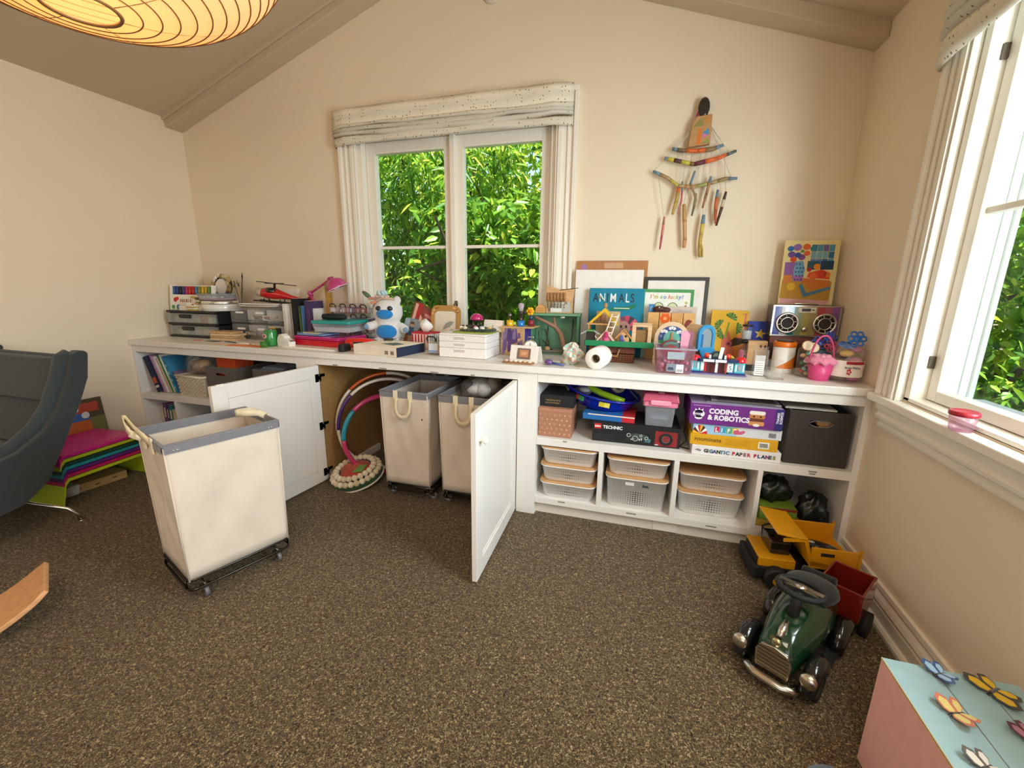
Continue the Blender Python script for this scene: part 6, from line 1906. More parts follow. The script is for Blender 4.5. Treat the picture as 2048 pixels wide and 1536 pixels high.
for cx, cz, r_ in ((-.03, .044, .008), (.0, .030, .012), (.05, .036, .007), (.025, .046, .005)):
    pb.C('b8bcb8').torus((cx, -.0012, cz), r_, .0018, 16, 5, 'y')
for k in range(10):
    pb.C(random.choice(['8a928e', '5a625e', 'c8ccc8', '2f3836'])).box(-.02 + .009 * k, -.014 + .009 * k, -.0016, 0, .022 + .002 * (k % 4), .028 + .003 * (k % 3))
pb.C('1a1a1c').torus((.136, -.0014, .040), .024, .006, 24, 6, 'y').C('7a7a7a').torus((.136, -.0016, .040), .017, .0015, 20, 5, 'y').C('d8d4d0').box(.088, .104, -.0012, 0, .008, .012)
for k in range(5):
    a = k * 1.256
    pb.C('8a3030').prism([(.136, .040), (.136 + .015 * math.cos(a - .2), .040 + .015 * math.sin(a - .2)), (.136 + .015 * math.cos(a + .2), .040 + .015 * math.sin(a + .2))], -.0016, 0, 'y')
pb.to('front_print', matte, t_)
text('TECHNIC', .021, 'eeeeee', t_, (-.150, -.001, .066), bold=.0007, sx=1.0)
text('LEGO', .011, 'f4f0e8', t_, (-.188, -.0014, .071), bold=.0006)
t_ = thing('slim_game_box', 'slim blue and red game box lying on the black carton', 'box', (.335, -.485, SZ + .095), R(-2))
MB('1f6ab0').box(-.125, .06, 0, .18, 0, .030).to('blue_carton', matte, t_, .001)
MB('c8242a').box(.06, .118, 0, .18, 0, .030).to('red_end', matte, t_, .001)
MB('e8d8d0').box(-.10, .118, -.0008, 0, .024, .0295).to('print_strip', matte, t_)
# blue tub with green track
t_ = thing('blue_tub', 'blue oval plastic tub tilted over the boxes', 'tub', (.275, -.33, SZ + .143), rot=(R(6), R(9), R(-8)))
n_ = 40
def oval(a, b, z):
    return [(a * math.cos(t) * (1 if abs(math.cos(t)) < .9 else 1.0), b * math.sin(t), z) for t in [2 * math.pi * q / n_ for q in range(n_)]]
MB('0e1fae').ring([oval(.150, .105, 0.0), oval(.165, .118, .035), oval(.180, .130, .064), oval(.196, .142, .068), oval(.196, .142, .074), oval(.178, .128, .074), oval(.160, .115, .03), oval(.146, .10, .008)], True, (True, True)).to('shell', gloss, t_)
for ang, c in ((-118, ['c84a3a', '4aa86a']), (-75, ['d8c02e', 'e8d85a']), (-160, ['c8a23a', '8a9aa8'])):
    x, y = .179 * math.cos(R(ang)), .127 * math.sin(R(ang))
    s_ = MB(c[0]).T((x, y, .045), (0, 0, math.atan2(y / .127 ** 2, x / .179 ** 2) + math.pi / 2)).box(-.026, 0, -.003, .004, -.012, .012).C(c[1]).box(0, .026, -.003, .004, -.012, .012)
    s_.to('sticker', matte, t_)
t2 = thing('toy_track', 'lime green curved toy track in the blue tub', 'toy track', (.30, -.36, SZ + .20))
MB('9ac81e').tube([(-.10, .03, .045), (-.06, -.01, .020), (-.01, -.035, .005), (.05, -.05, -.008), (.10, -.06, -.018)], [.016, .017, .017, .016, .014], 10).to('track', gloss, t2)
t2 = thing('tape_reel', 'pale tape reel lying in the blue tub', 'reel', (.36, -.30, SZ + .20))
MB('b8b49a').T((0, 0, .03), (R(70), 0, R(20))).lathe([(.020, -.014), (.038, -.014), (.038, .014), (.020, .014), (.020, -.014)], 26, cap=False).to('reel', plastic, t2)
crumple('foil_bag', 'crinkled silver-clear wrapping in the blue tub', 'wrapping', None, (.045, .03, .022), (.20, -.37, SZ + .190), bagm, seed=12, amp=.25, core=[('c8ccd0', 0, 0, 0, (.03, .02, .012))])
one('grey_rod', 'thin grey rod sticking out of the blue tub', 'rod', MB('6a6a68').cyl((0, 0, 0), (.06, -.05, -.055), .003, n=6), plastic, (.40, -.34, SZ + .245))
# pink lid carry box
t_ = thing('carry_box', 'clear carry box with a pink lid and pink handle', 'carry box', (.561, -.510, SZ + .0945))
MB('ffffff').frust(-.066, .066, .004, .19, 0, .105, .9).to('tub', clear_m, t_, .006)
MB('4a5058').box(-.035, .02, .05, .12, .004, .03).C('7a8490').box(-.04, .04, .03, .15, .032, .045).to('contents', matte, t_)
MB('e07f9c').prism(rrect(-.076, .076, -.004, .20, .014), .098, .122, 'z').to('lid_skirt', plastic, t_, .003)
MB('c04a6a').frust(-.072, .072, 0, .195, .122, .160, 1.12).to('lid', plastic, t_, .006)
MB('f0a0b8').prism(rrect(-.044, .044, .108, .130, .007), -.014, -.003, 'y').to('latch', gloss, t_, .003)
MB('d8a0b0').box(-.013, .013, .01, .18, .160, .164).to('handle', plastic, t_, .002)
# stack of games
def game(nm, lb, z, h, col, dx=0., dy=0., w=.350):
    t2 = thing(nm, lb, 'board game', (.876 + dx, -.548 + dy, SZ + .001 + z))
    MB(col).box(-w / 2, w / 2, 0, .27, 0, h).to('carton', matte, t2, .0015)
    return t2, w / 2
t_, a = game('game_box', 'white game box with multicoloured capitals, lowest of the stack', .0, .044, 'ebe6e4', .006)
cs = ['3a3a4a', '6a7a4a', '3a6a8a', '4a4a8a', '2a3a2a', '3a8a9a', '5a6a9a', '4a7ab0', '', 'c83040', '3a2a2a', '5a4a4a', '8a6a6a', 'c83a6a', '', 'c82a3a', '2a4a9a', '3a3a5a', '7a3a6a', '2a6a5a', '8a7a3a']
xp = -.126
for ch, c in zip('GIGANTIC PAPER PLANES', cs):
    w_ = {'I': .0075, ' ': .011}.get(ch, .0150)
    if c:
        text(ch, .021, c, t_, (xp, -.0008, .014), bold=.0011)
    xp += w_ * .98
MB('8a8a92').prism([(-.165, .022), (-.14, .016), (-.135, .022), (-.15, .028)], -.0008, 0, 'y').to('plane_print', matte, t_)
t_, a = game('game_box', 'mustard yellow game box second from the bottom of the stack', .0445, .050, 'd8a010', -.008, .004, .345)
text('roominate', .026, '6a4a14', t_, (-.155, -.0008, .020), bold=.0002)
pm = MB('b8880c')
for k in range(6):
    pm.box(-.03, .07, -.0005, 0, .012 + .005 * k, .0135 + .005 * k)
pm.C('ece6d6').box(.098, .140, -.0008, 0, .010, .040)
for k in range(9):
    pm.C('2a241a').box(.104 + .0035 * k, .106 + .0035 * k, -.0012, 0, .016, .034)
pm.to('print', matte, t_)
t_, a = game('game_box', 'pale blue and white game box with a colour spinner print', .095, .046, 'd4d6dc', .002, .012, .346)
MB('9cc6e2').box(-a, .0, -.0004, 0, .0, .046).to('sky_print', matte, t_)
for k, (ch, c) in enumerate(zip('LIFE', ['c8285a', '3a9ac8', '4aa86a', 'e0b020'])):
    MB(c).box(-.088 + .024 * k, -.066 + .024 * k, -.0008, 0, .012, .038).to('letter_tile', matte, t_)
    text(ch, .026, 'f6f4f0', t_, (-.085 + .024 * k, -.0012, .015), bold=.0008)
sp = MB()
for k in range(8):
    sp.C(['c8202c', 'f0ece4', '4a1f1c', 'e8b020'][k % 4]).prism([(-.145, .0)] + arcpts(-.145, .0, .030, 180 * k / 8, 180 * (k + 1) / 8, 3, 1.3), -.0010, 0, 'y')
sp.C('c85a7a').prism([(-.012, .016), (-.004, .010), (.02, .012), (.034, .022), (.03, .030), (.012, .024), (.006, .032), (-.010, .028)], -.002, 0, 'y').C('b8b8bc')
for k in range(10):
    sp.C('6a6a70').box(.125 + .0028 * k, .1265 + .0028 * k, -.001, 0, .010, .030)
sp.to('spinner_print', matte, t_)
t_, a = game('game_box', 'thick purple game box with a navy end on top of the stack', .1415, .092, '6a1f7a', -.012, .002, .362)
MB('b8a8c8').box(-a + .004, a - .004, .004, .266, .0921, .0926).to('top_print', matte, t_)
MB('2a1f6a').box(a - .030, a, -.0006, 0, 0, .092).to('navy_band', matte, t_)
text('CODING', .030, 'eeeaf0', t_, (-.105, -.0008, .052), bold=.0012, sx=.95)
text('& ROBOTICS', .030, 'eeeaf0', t_, (-.108, -.0008, .024), bold=.0012, sx=.95)
text('THAMES', .013, 'e8e6f0', t_, (a - .016, -.0012, .030), rot=(R(90), R(-90), 0), bold=.0003)
text('KOSMOS', .013, 'e8e6f0', t_, (a - .004, -.0012, .030), rot=(R(90), R(-90), 0), bold=.0003)
lg = MB('ece8f0').prism(disc2(-.145, .046, .024, 16, .72), -.0008, 0, 'y').prism([(-.160, .05), (-.130, .05), (-.128, .07), (-.14, .062), (-.145, .074), (-.15, .062), (-.162, .068)], -.0008, 0, 'y').prism(disc2(-.145, .030, .016, 12, .6), -.0008, 0, 'y')
lg.to('heart_logo', matte, t_)
text('KIDS', .014, '4a1560', t_, (-.162, -.0014, .047), bold=.0003, sx=.9)
text('FIRST', .012, '4a1560', t_, (-.162, -.0014, .035), bold=.0003, sx=.9)
rb = MB('e6ddd2').prism(rrect(.052, .112, .062, .078, .007), -.001, 0, 'y').C('b8743e').prism(rrect(.052, .112, .046, .062, .005), -.001, 0, 'y').C('6a2f1c').prism([(.056, .032), (.108, .032), (.104, .046), (.060, .046)], -.001, 0, 'y').C('c98a50').prism(rrect(.052, .112, .014, .032, .006), -.001, 0, 'y').C('ece6dc').prism(disc2(.082, .016, .013, 12, .5), -.0014, 0, 'y').C('2a1f1c').prism(disc2(.070, .054, .004, 8), -.0016, 0, 'y').prism(disc2(.096, .054, .004, 8), -.0016, 0, 'y')
rb.to('toy_print', matte, t_)
marks(t_, -.168, -.10, .081, .0035, 'c8a8d8', seed=9)
one('paper_bundle', 'loose grey papers wedged above the purple box', 'papers', MB('8a8690').box(-.15, .10, 0, .2, 0, .004).C('b8b2a8').box(-.13, .14, .02, .21, .004, .009).C('6a6460').box(-.10, .12, .01, .18, .009, .014), matte, (.90, -.52, SZ + .2345), R(-4))
one('dark_cable', 'thin black cable dangling between carry box and games', 'cable', MB('1a1818').tube([(0, 0, .16), (.01, -.01, .12), (.005, .0, .07), (.02, .0, .03), (-.01, -.02, .004), (.03, -.04, .004)], .003, 6), rubber, (.672, -.46, SZ))
bin_('storage_bin', 'dark brown fabric bin with a cut-out handle on the right shelf', 1.072, 1.300, -.528, -.20, SZ, .232, '3a322c')
one('white_folder', 'white folder lying on top of the dark brown bin', 'folder', MB('e2dccf').box(-.11, .075, 0, .2, 0, .006).C('b8b0a4').box(-.105, .07, .005, .195, .006, .009), matte, (1.17, -.500, SZ + .2325), R(-3))
one('wood_offcut', 'tan rounded offcut showing through the dark bin handle', 'offcut', MB('d8a070').ball((0, 0, 0), (.035, .012, .016), 10, 6).box(-.02, .02, -.006, .006, -.17, 0), wood, (1.212, -.495, SZ + .178))


# ================================================================= white perforated baskets
def pbasket(lb, x, y, z, w, d, h, sticker=False):
    t2 = thing('lidded_basket', lb, 'basket', (x, y, z), group='white baskets with wooden lids')
    def rr(k, zz, s=0.0):
        pts_ = rrect(-w / 2 * k - s, w / 2 * k + s, d / 2 - d / 2 * k - s, d / 2 + d / 2 * k + s, .038 * k, 5)
        return [(p[0], p[1], zz) for p in pts_]
    MB('ece9e6').ring([rr(.90, .0), rr(.925, .004), rr(1.0, h - .006), rr(1.0, h - .006, .006), rr(1.0, h, .007), rr(1.0, h, -.004), rr(.985, h - .008), rr(.91, .006), rr(.88, .004)], True, (True, True)).to('tub', plastic, t2)
    MB('c99a68').prism([(p[0], p[1]) for p in rr(1.0, 0, .006)], h, h + .007, 'z').to('wooden_lid', woodx, t2, .002)
    ho = MB('26221e')
    ny = max(3, int((h - .045) / .0098))
    nx = 19
    for r_ in range(ny):
        zz = .024 + (h - .050) * r_ / (ny - 1)
        k_ = .925 + .075 * zz / h
        for q in range(nx):
            xx = (-.36 + .72 * q / (nx - 1)) * w
            f_ = 1 - abs(q - nx // 2) / (nx / 2)
            if sticker and zz > h * .62:
                f_ = 0.02
            ra = .0009 + .0026 * max(0, f_) ** 1.6 * (1 if .1 < r_ / (ny - 1) < .95 else .75)
            yy = d / 2 - d / 2 * k_ - .0006
            ho.prism(disc2(xx, zz, ra, 6), yy, yy + .002, 'y')
    ho.to('perforations', matte, t2, kind='stuff')
    if sticker:
        yy = d / 2 - d / 2 * .985 - .001
        MB('d8d4d2').box(-.05, -.01, yy - .0006, yy + .003, h * .78, h * .88).to('paper_label', matte, t2)
        s_ = MB('8a8886').box(.022, .062, yy - .0008, yy + .003, h * .74, h * .92).C('3a3836').prism([(.026, h * .77), (.058, h * .77), (.05, h * .86), (.04, h * .82), (.032, h * .88)], yy - .0014, yy, 'y')
        s_.to('photo_sticker', matte, t2)
for k, n_ in enumerate(('bottom', 'middle', 'top')):
    pbasket('shallow white perforated basket, %s of the three stacked' % n_, .158, -.552, .101 + .0905 * k, .268, .36, .083)
pbasket('deep white basket with a small picture sticker', .484, -.550, .101, .278, .36, .158, True)
pbasket('shallow white basket on the deep stickered one', .484, -.548, .2665, .274, .36, .083)
pbasket('medium deep white basket in the third cubby', .815, -.512, .101, .272, .36, .112)
pbasket('shallow white basket on the medium one, set back in the third cubby', .815, -.508, .2205, .272, .36, .083)

# fourth cubby
t_ = thing('dinosaur_box', 'green picture box with a dark creature print in the fourth cubby', 'box', (1.105, -.50, .128), R(2))
MB('7a9a2a').box(-.082, .066, 0, .14, 0, .062).to('carton', matte, t_, .0015)
MB('8a2a1e').box(-.080, .064, -.0008, 0, .050, .062).C('3a2f1c').prism([(-.0, .03), (.012, .05), (.025, .045), (.02, .03), (.015, .012)], -.0012, 0, 'y').C('4a3a1e').prism([(-.05, .05), (-.01, .044), (.01, .055), (-.03, .062)], -.0012, 0, 'y').C('b8b03a').box(.02, .055, -.001, 0, .008, .02).to('print', matte, t_)
one('yellow_game_box', 'flat mustard box under the green picture box', 'box', MB('b8922a').box(-.095, .095, 0, .2, 0, .0265), matte, (1.105, -.52, .101), bevel=.001)
crumple('dark_bag', 'dark crumpled bag on the green picture box', 'bag', None, (.070, .05, .055), (1.085, -.42, .191), vmat('black_film', .3), '1c221c', seed=21, amp=.30, freq=4)
crumple('mesh_bag', 'black mesh bag slumped at the end of the fourth cubby', 'bag', None, (.058, .06, .075), (1.245, -.44, .101), vmat('black_film', .3), '20241f', seed=25, amp=.30, freq=4)
one('blue_black_box', 'low dark blue box under the mesh bag', 'box', MB('1c2130').box(-.05, .02, 0, .06, 0, .03).C('4a5a70').box(-.045, .0, -.0006, 0, .018, .022), matte, (1.232, -.545, .101), bevel=.001)


# ================================================================= laundry carts
def cart(lb, loc, rz, L=.395, Wd=.270, zt=.600, full=None):
    """Canvas cart: long axis along local x, handles on the short ends."""
    t2 = thing('laundry_cart', lb, 'laundry cart', loc, rz, 'canvas laundry carts')
    zb = .085
    k = .955
    cv = 'dfd2c2'
    nx, nz = 20, 12
    # fabric walls with a little sag and diagonal creases
    def wall(p0, p1, q0, q1, seed, inner=False):
        m_ = MB(cv)
        rnd_ = random.Random(seed)
        ph = rnd_.uniform(0, 6)
        P0, P1, Q0, Q1 = map(Vector, (p0, p1, q0, q1))
        nrm = (P1 - P0).cross(Q0 - P0).normalized()
        vs = []
        for j in range(nz + 1):
            t = j / nz
            A_, B_ = P0.lerp(Q0, t), P1.lerp(Q1, t)
            for i in range(nx + 1):
                s = i / nx
                e = math.sin(math.pi * s) * math.sin(math.pi * min(1, t * 1.08))
                off = e * (-.008 + .006 * math.sin(9 * (s - t) + ph) + .004 * math.sin(17 * (s + .7 * t) + ph))
                vs.append(tuple(A_.lerp(B_, s) + nrm * off))
        m_.add(vs, [(j * (nx + 1) + i, j * (nx + 1) + i + 1, (j + 1) * (nx + 1) + i + 1, (j + 1) * (nx + 1) + i) for j in range(nz) for i in range(nx)], True)
        return m_
    a, b = L / 2, Wd / 2
    ab, bb = a * k, b * k
    top = [(-a, -b, zt), (a, -b, zt), (a, b, zt), (-a, b, zt)]
    bot = [(-ab, -bb, zb), (ab, -bb, zb), (ab, bb, zb), (-ab, bb, zb)]
    for i in range(4):
        j = (i + 1) % 4
        wall(bot[i], bot[j], top[i], top[j], i + int(abs(loc[0]) * 100)).to('canvas_side', canvas, t2, solid=.002)
    MB(cv).box(-ab, ab, -bb, bb, zb, zb + .004).to('canvas_base', canvas, t2)
    # seams at the corners
    for i in range(4):
        MB(cv).cyl(bot[i], top[i], .003, n=6).to('seam', canvas, t2)
    # grey binding round the mouth
    bd = MB('7d7d84')
    for i in range(4):
        j = (i + 1) % 4
        p, q = Vector(top[i]), Vector(top[j])
        n_ = Vector((q.y - p.y, p.x - q.x, 0)).normalized()
        for s_ in (1, -1):
            o_ = n_ * (.0060 * s_)
            bd.add([tuple(p + o_ + Vector((0, 0, -.027))), tuple(q + o_ + Vector((0, 0, -.027))), tuple(q + o_), tuple(p + o_)], [(0, 1, 2, 3)])
    bd.tube([(p[0], p[1], zt) for p in top], .0075, 8, True)
    bd.to('binding', fabric, t2)
    rv = MB('d8d8d8')
    for s_ in (-1, 1):
        for x in (-a * .86, -a * .80, a * .80, a * .86):
            rv.ball((x, s_ * (b + .004), zt - .018), .0034, 8, 5)
    rv.to('rivets', metal, t2)
    # webbing handles on the short ends
    for s_, mode in ((-1, 'down'), (1, 'down')):
        up = full == 'front'
        x = s_ * (a + .007)
        for y in (-.042, .042):
            MB('e8dcc0').box(min(x - .003, x + .003) , max(x - .003, x + .003), y - .012, y + .012, zt - .045, zt + .010).to('strap_tab', canvas, t2)
        w_ = .0165 if up else .0125
        if up and s_ == 1:
            T_ = Vector((-.93, 0, .36))
        elif up:
            T_ = Vector((-.72, 0, .69))
        else:
            T_ = Vector((s_ * .12, 0, -.99))
        T_.normalize()
        Y_ = Vector((0, 1, 0))
        hm = MB('e2d4b4')
        V = []
        if up:
            rel = ([(0, -.042, -.01), (-.012, .0, .016), (-.018, .06, .030), (-.022, .125, .052), (-.030, .130, .054), (-.036, .070, .034), (-.030, .046, .014), (0, .042, -.01)] if s_ < 0 else
                   [(0, -.042, -.005), (-.03, -.040, .018), (-.075, -.022, .024), (-.098, .004, .024), (-.08, .028, .020), (-.03, .042, .014), (0, .042, -.005)])
            ctl = [Vector((x, 0, zt)) + Vector(p) for p in rel]
            fine = []
            for i in range(len(ctl) - 1):
                for q in range(4):
                    fine.append(ctl[i].lerp(ctl[i + 1], q / 4))
            fine.append(ctl[-1])
            for i, p in enumerate(fine):
                d3 = (fine[min(i + 1, len(fine) - 1)] - fine[max(i - 1, 0)]).normalized()
                wd = Vector((0, .1, 1)) - d3 * d3.dot(Vector((0, .1, 1)))
                wd.normalize()
                V += [tuple(p - wd * .012), tuple(p + wd * .012)]
        else:
            org = Vector((x + .004 * s_, 0, zt - .030))
            loop2 = [(-.040, 0), (-.041, .030), (-.038, .058), (-.024, .078), (0, .086), (.024, .078), (.038, .058), (.041, .030), (.040, 0)]
            fine = []
            for i in range(len(loop2) - 1):
                for q in range(3):
                    fine.append(Vector(loop2[i]).lerp(Vector(loop2[i + 1]), q / 3))
            fine.append(Vector(loop2[-1]))
            for i, p in enumerate(fine):
                d2 = (fine[min(i + 1, len(fine) - 1)] - fine[max(i - 1, 0)]).normalized()
                n2 = Vector((d2.y, -d2.x))
                for sg in (-1, 1):
                    q2 = p + n2 * (w_ * sg * .75)
                    V.append(tuple(org + Y_ * q2.x + T_ * q2.y * 1.15))
        hm.add(V, [(2 * i, 2 * i + 1, 2 * i + 3, 2 * i + 2) for i in range(len(fine) - 1)], True)
        hm.to('handle', canvas, t2, solid=.003)
    # steel base frame and casters
    fr = MB('4a4640')
    fa, fb = ab + .006, bb + .006
    cr = .03
    def loop(z, r_, fa_=fa, fb_=fb):
        pts_ = rrect(-fa_, fa_, -fb_, fb_, cr, 4)
        fr.tube([(p[0], p[1], z) for p in pts_], r_, 7, True)
    loop(.050, .0042)
    loop(.088, .0036)
    for x in (-fa, fa):
        for y in (-fb + .03, fb - .03):
            fr.cyl((x, y, .05), (x, y, .088), .004, n=7)
    fr.C('7a766e').cyl((-fa * .72, -fb, .052), (-fa * .72, fb, .052), .005, n=7).cyl((fa * .72, -fb, .052), (fa * .72, fb, .052), .005, n=7)
    fr.to('steel_frame', metal, t2)
    for x in (-fa * .72, fa * .72):
        for y in (-fb + .012, fb - .012):
            ca = bpy.data.objects.new('caster', None); COL.objects.link(ca); ca.parent = t2
            MB('a8a6a2').box(x - .016, x + .016, y - .014, y + .014, .042, .048).box(x - .011, x - .008, y - .012, y + .012, .016, .044).box(x + .008, x + .011, y - .012, y + .012, .016, .044).to('fork', metal, ca)
            MB('6a6c70').cyl((x - .007, y, .0205), (x + .007, y, .0205), .0205, n=18).C('c8cacc').cyl((x - .0085, y, .0205), (x + .0085, y, .0205), .011, n=14).to('wheel', plastic, ca)
    return t2


cart('canvas laundry cart standing out on the carpet before the open door', (-1.109, -1.328, 0), 1.219, L=.367, Wd=.290, zt=.605, full='front')
c2 = cart('canvas laundry cart parked beside the hoops in the cupboard', (-.690, -.415, 0), math.pi / 2, L=.42)
MB('f2efe6').box(-.2072, -.2050, -.108, -.092, .455, .472).C('1a1a1a').box(-.2080, -.2070, -.104, -.096, .459, .468).to('logo_patch', matte, c2)
c3 = cart('canvas laundry cart stuffed with clear bags behind the open door', (-.355, -.415, 0), math.pi / 2, L=.42)
crumple('plastic_bag', 'clear bag of scrap bulging from the second cupboard cart', 'bag', None, (.105, .15, .070), (-.345, -.37, .535), bagm, seed=31, amp=.2, core=[('f0efee', -.02, -.02, 0, (.06, .10, .045)), ('5a5a60', -.05, -.08, .02, (.03, .03, .02)), ('dcc8b0', .05, .02, .01, (.04, .07, .045)), ('e8e8ea', .03, -.08, .0, (.04, .04, .04))])

# --- hoops and the woven floor cushion inside the cupboard
def hoop(lb, c, r_, rad, cols, tilt, rz):
    t2 = thing('hoop', lb, 'hoop', c, rot=(R(tilt), 0, R(rz)), group='hoops in the cupboard')
    n_ = len(cols)
    for k, cc in enumerate(cols):
        MB(cc).torus((0, 0, r_), r_, rad, 14, 8, 'y', (2 * math.pi * k / n_, 2 * math.pi * (k + 1) / n_)).to('segment', gloss, t2)
    return t2
WH = 'e8e0d8'
hoop('large white hoop with an orange patch leaning in the cupboard', (-1.0, -.29, .010), .300, .0095, [WH, WH, 'd8602a', WH, WH, WH, WH, WH], -4, 38)
hoop('white hoop with a purple patch just in front of the large one', (-.982, -.325, .010), .286, .0095, [WH, WH, WH, '4a2a7a', WH, WH, '8a2a4a', WH], -4, 38)
hoop('thick pink and teal hoop behind the woven cushion', (-.985, -.362, .015), .236, .0140, ['c23a78', 'c8407e', 'c8407e', '1f90a8', 'c23a68', 'c02a5a', 'c02a5a', '1f90a8'], -4, 48)
t_ = thing('woven_cushion', 'cream knotted floor cushion with red middle and green rim', 'cushion', (-1.085, -.505, .012), rot=(R(14), R(-6), 0))
t_.scale = (.84, .84, .9)
MB('2a4a2a').lathe([(.13, .002), (.165, .012), (.175, .04), (.15, .062)], 30).to('green_underside', fabric, t_)
MB('e0dac8').torus((0, 0, .020), .178, .006, 40, 6).to('white_piping', fabric, t_)
MB('b03a2a').lathe([(.11, .060), (.10, .085), (.06, .095), (.01, .096)], 24).to('red_middle', fabric, t_)
k_ = 0
for rr_, zz, nn in ((.158, .062, 26), (.130, .088, 22)):
    for k in range(nn):
        a = 2 * math.pi * (k + .5 * k_) / nn
        MB(random.choice(['e4d4b4', 'd8c6a2', 'e8dcc0'])).T((rr_ * math.cos(a), rr_ * math.sin(a), zz), (0, 0, a)).ball((0, 0, 0), (.022, .021, .019), 8, 6).to('knot', plush, t_)
    k_ += 1
m = MB('6a9a2a').prism([(.02, -.06), (.09, -.05), (.08, .03), (.03, .02)], .093, .098, 'z').C('d87a5a')
for k in range(4):
    m.torus((-.03, -.01, .097), .018 + .014 * k, .002, 16, 5, 'z', (0, 4))
m.to('stitched_pattern', fabric, t_)
one('dark_suitcase', 'dark hard case standing at the back of the cupboard', 'case', MB('1a1416').box(-.14, .14, .012, .06, 0, .50).C('3a3a52').box(-.10, -.04, .011, .012, .14, .17).C('8a2a3a').box(-.03, .10, .011, .012, .13, .18), plastic, (-.98, -.10, 0), bevel=.012)

# ================================================================= grey armchair
t_ = thing('lounge_chair', 'grey wool lounge chair with sloping arms on chrome legs', 'armchair', (-2.358, -1.52, -.004))
GC = '2e3537'
def cw(y, z):
    return (y + 1.52, z)
side = [(-1.165, .815), (-1.185, .70), (-1.235, .585), (-1.32, .42), (-1.40, .275), (-1.49, .205), (-1.62, .185), (-1.80, .20), (-1.95, .24), (-2.04, .31), (-2.06, .38), (-1.98, .40), (-1.80, .385), (-1.60, .395), (-1.47, .435), (-1.38, .495), (-1.315, .58), (-1.26, .70), (-1.225, .815), (-1.20, .828), (-1.18, .828)]
for x0, x1 in ((.285, .345), (-.345, -.285)):
    MB(GC).prism([cw(*p) for p in side], x0, x1, 'x').to('side', fabric, t_, .022, 4)
MB(GC).prism([cw(-1.175, .800), cw(-1.205, .805), cw(-1.37, .40), cw(-1.42, .36), cw(-1.46, .24), cw(-1.40, .24), cw(-1.29, .42)], -.29, .29, 'x').to('back', fabric, t_, .014, 3)
MB('32393b').prism([cw(-1.190, .790), cw(-1.248, .800), cw(-1.320, .610), cw(-1.262, .600)], -.283, .283, 'x').to('head_cushion', fabric, t_, .018, 3)
MB('30373a').prism([cw(-1.255, .605), cw(-1.300, .605), cw(-1.385, .425), cw(-1.335, .415)], -.283, .283, 'x').to('back_cushion', fabric, t_, .016, 3)
for xr in (.288, -.288):
    rl = [(-2.03, .375), (-1.90, .392), (-1.75, .392), (-1.60, .408), (-1.47, .448), (-1.385, .51), (-1.325, .59), (-1.275, .70), (-1.240, .80), (-1.215, .822)]
    MB('343d40').tube([(xr, *cw(*p)) for p in rl], [.016] + [.027] * 8 + [.018], 12).to('arm_roll', fabric, t_)
MB('30373a').prism([cw(-1.36, .415), cw(-2.02, .415), cw(-2.04, .36), cw(-1.98, .32), cw(-1.40, .30)], -.283, .283, 'x').to('seat_cushion', fabric, t_, .018, 3)
MB('262c2e').prism([cw(-1.42, .30), cw(-2.0, .31), cw(-1.9, .22), cw(-1.6, .19), cw(-1.48, .21)], -.29, .29, 'x').to('seat_shell', fabric, t_, .01)
for s in (-1, 1):
    for fy, ty in ((.225, .06), (-.32, -.14)):
        MB('c9c4bc').tube([(s * .05, ty, .18), (s * .14, (ty + fy) / 2, .115), (s * .235, fy - .02 * (1 if fy > 0 else -1), .075), (s * .255, fy, .04), (s * .262, fy + .006, .006)], .008, 8).to('leg', metal, t_)
        MB('b8b4ac').cyl((s * .262, fy + .006, 0), (s * .262, fy + .006, .008), .013, n=10).to('foot', metal, t_)

# ================================================================= stacked benches, picture book, tray
cols = ['c2d42a', 'c81f6a', '6a2a86', '2a9aa8', '1f4a3a', 'b8c82a', 'd01f86']
nm = ['lime green bench standing on the carpet, lowest of the nested stack', 'raspberry bench nested second from the floor', 'violet bench nested in the middle of the stack', 'turquoise bench nested above the violet one', 'dark green bench nested third from the top', 'yellow-green bench nested just under the pink top', 'magenta bench forming the top of the nested stack']
bench0 = None
for i, (c, lb) in enumerate(zip(cols, nm)):
    t_ = thing('nesting_bench', lb, 'bench', (-2.475, -1.035, .0205 * i), R(4), 'nested plastic benches')
    hl, hw, h = .228, .165, .150
    # sloped ends: a bridge-shaped sheet
    prof = [(-hl if i == 0 else -hl + .0202, 0 if i == 0 else h - .055), (-hl + .028, h - .018), (-hl + .045, h), (hl - .045, h), (hl - .028, h - .018), (hl if i == 0 else hl - .0202, 0 if i == 0 else h - .055)]
    th_ = .016
    inn = [(p[0] + (.0034 if p[0] < 0 else -.0034), p[1] - (th_ if p[1] > h - .03 else 0)) for p in prof]
    m_ = MB(c)
    pts_ = prof + inn[::-1]
    n_ = len(prof)
    for y0, y1 in ((-hw, hw),):
        vs = [(y0 * -1, p[0], p[1]) for p in prof] + [(y1 * -1, p[0], p[1]) for p in prof] + [(y0 * -1, p[0], p[1]) for p in inn] + [(y1 * -1, p[0], p[1]) for p in inn]
        fs = []
        for k in range(n_ - 1):
            fs += [(k, k + 1, n_ + k + 1, n_ + k), (2 * n_ + k, 3 * n_ + k, 3 * n_ + k + 1, 2 * n_ + k + 1), (k, 2 * n_ + k, 2 * n_ + k + 1, k + 1), (n_ + k, n_ + k + 1, 3 * n_ + k + 1, 3 * n_ + k)]
        for k in (0, n_ - 1):
            fs.append((k, n_ + k, 3 * n_ + k, 2 * n_ + k))
        m_.add(vs, fs)
    m_.to('shell', plastic, t_, .0012)
    if i == 6:
        MB('d82a90').box(-.14, .14, -.16, .16, h - .0005, h + .003).to('top_pad', plastic, t_, .002)
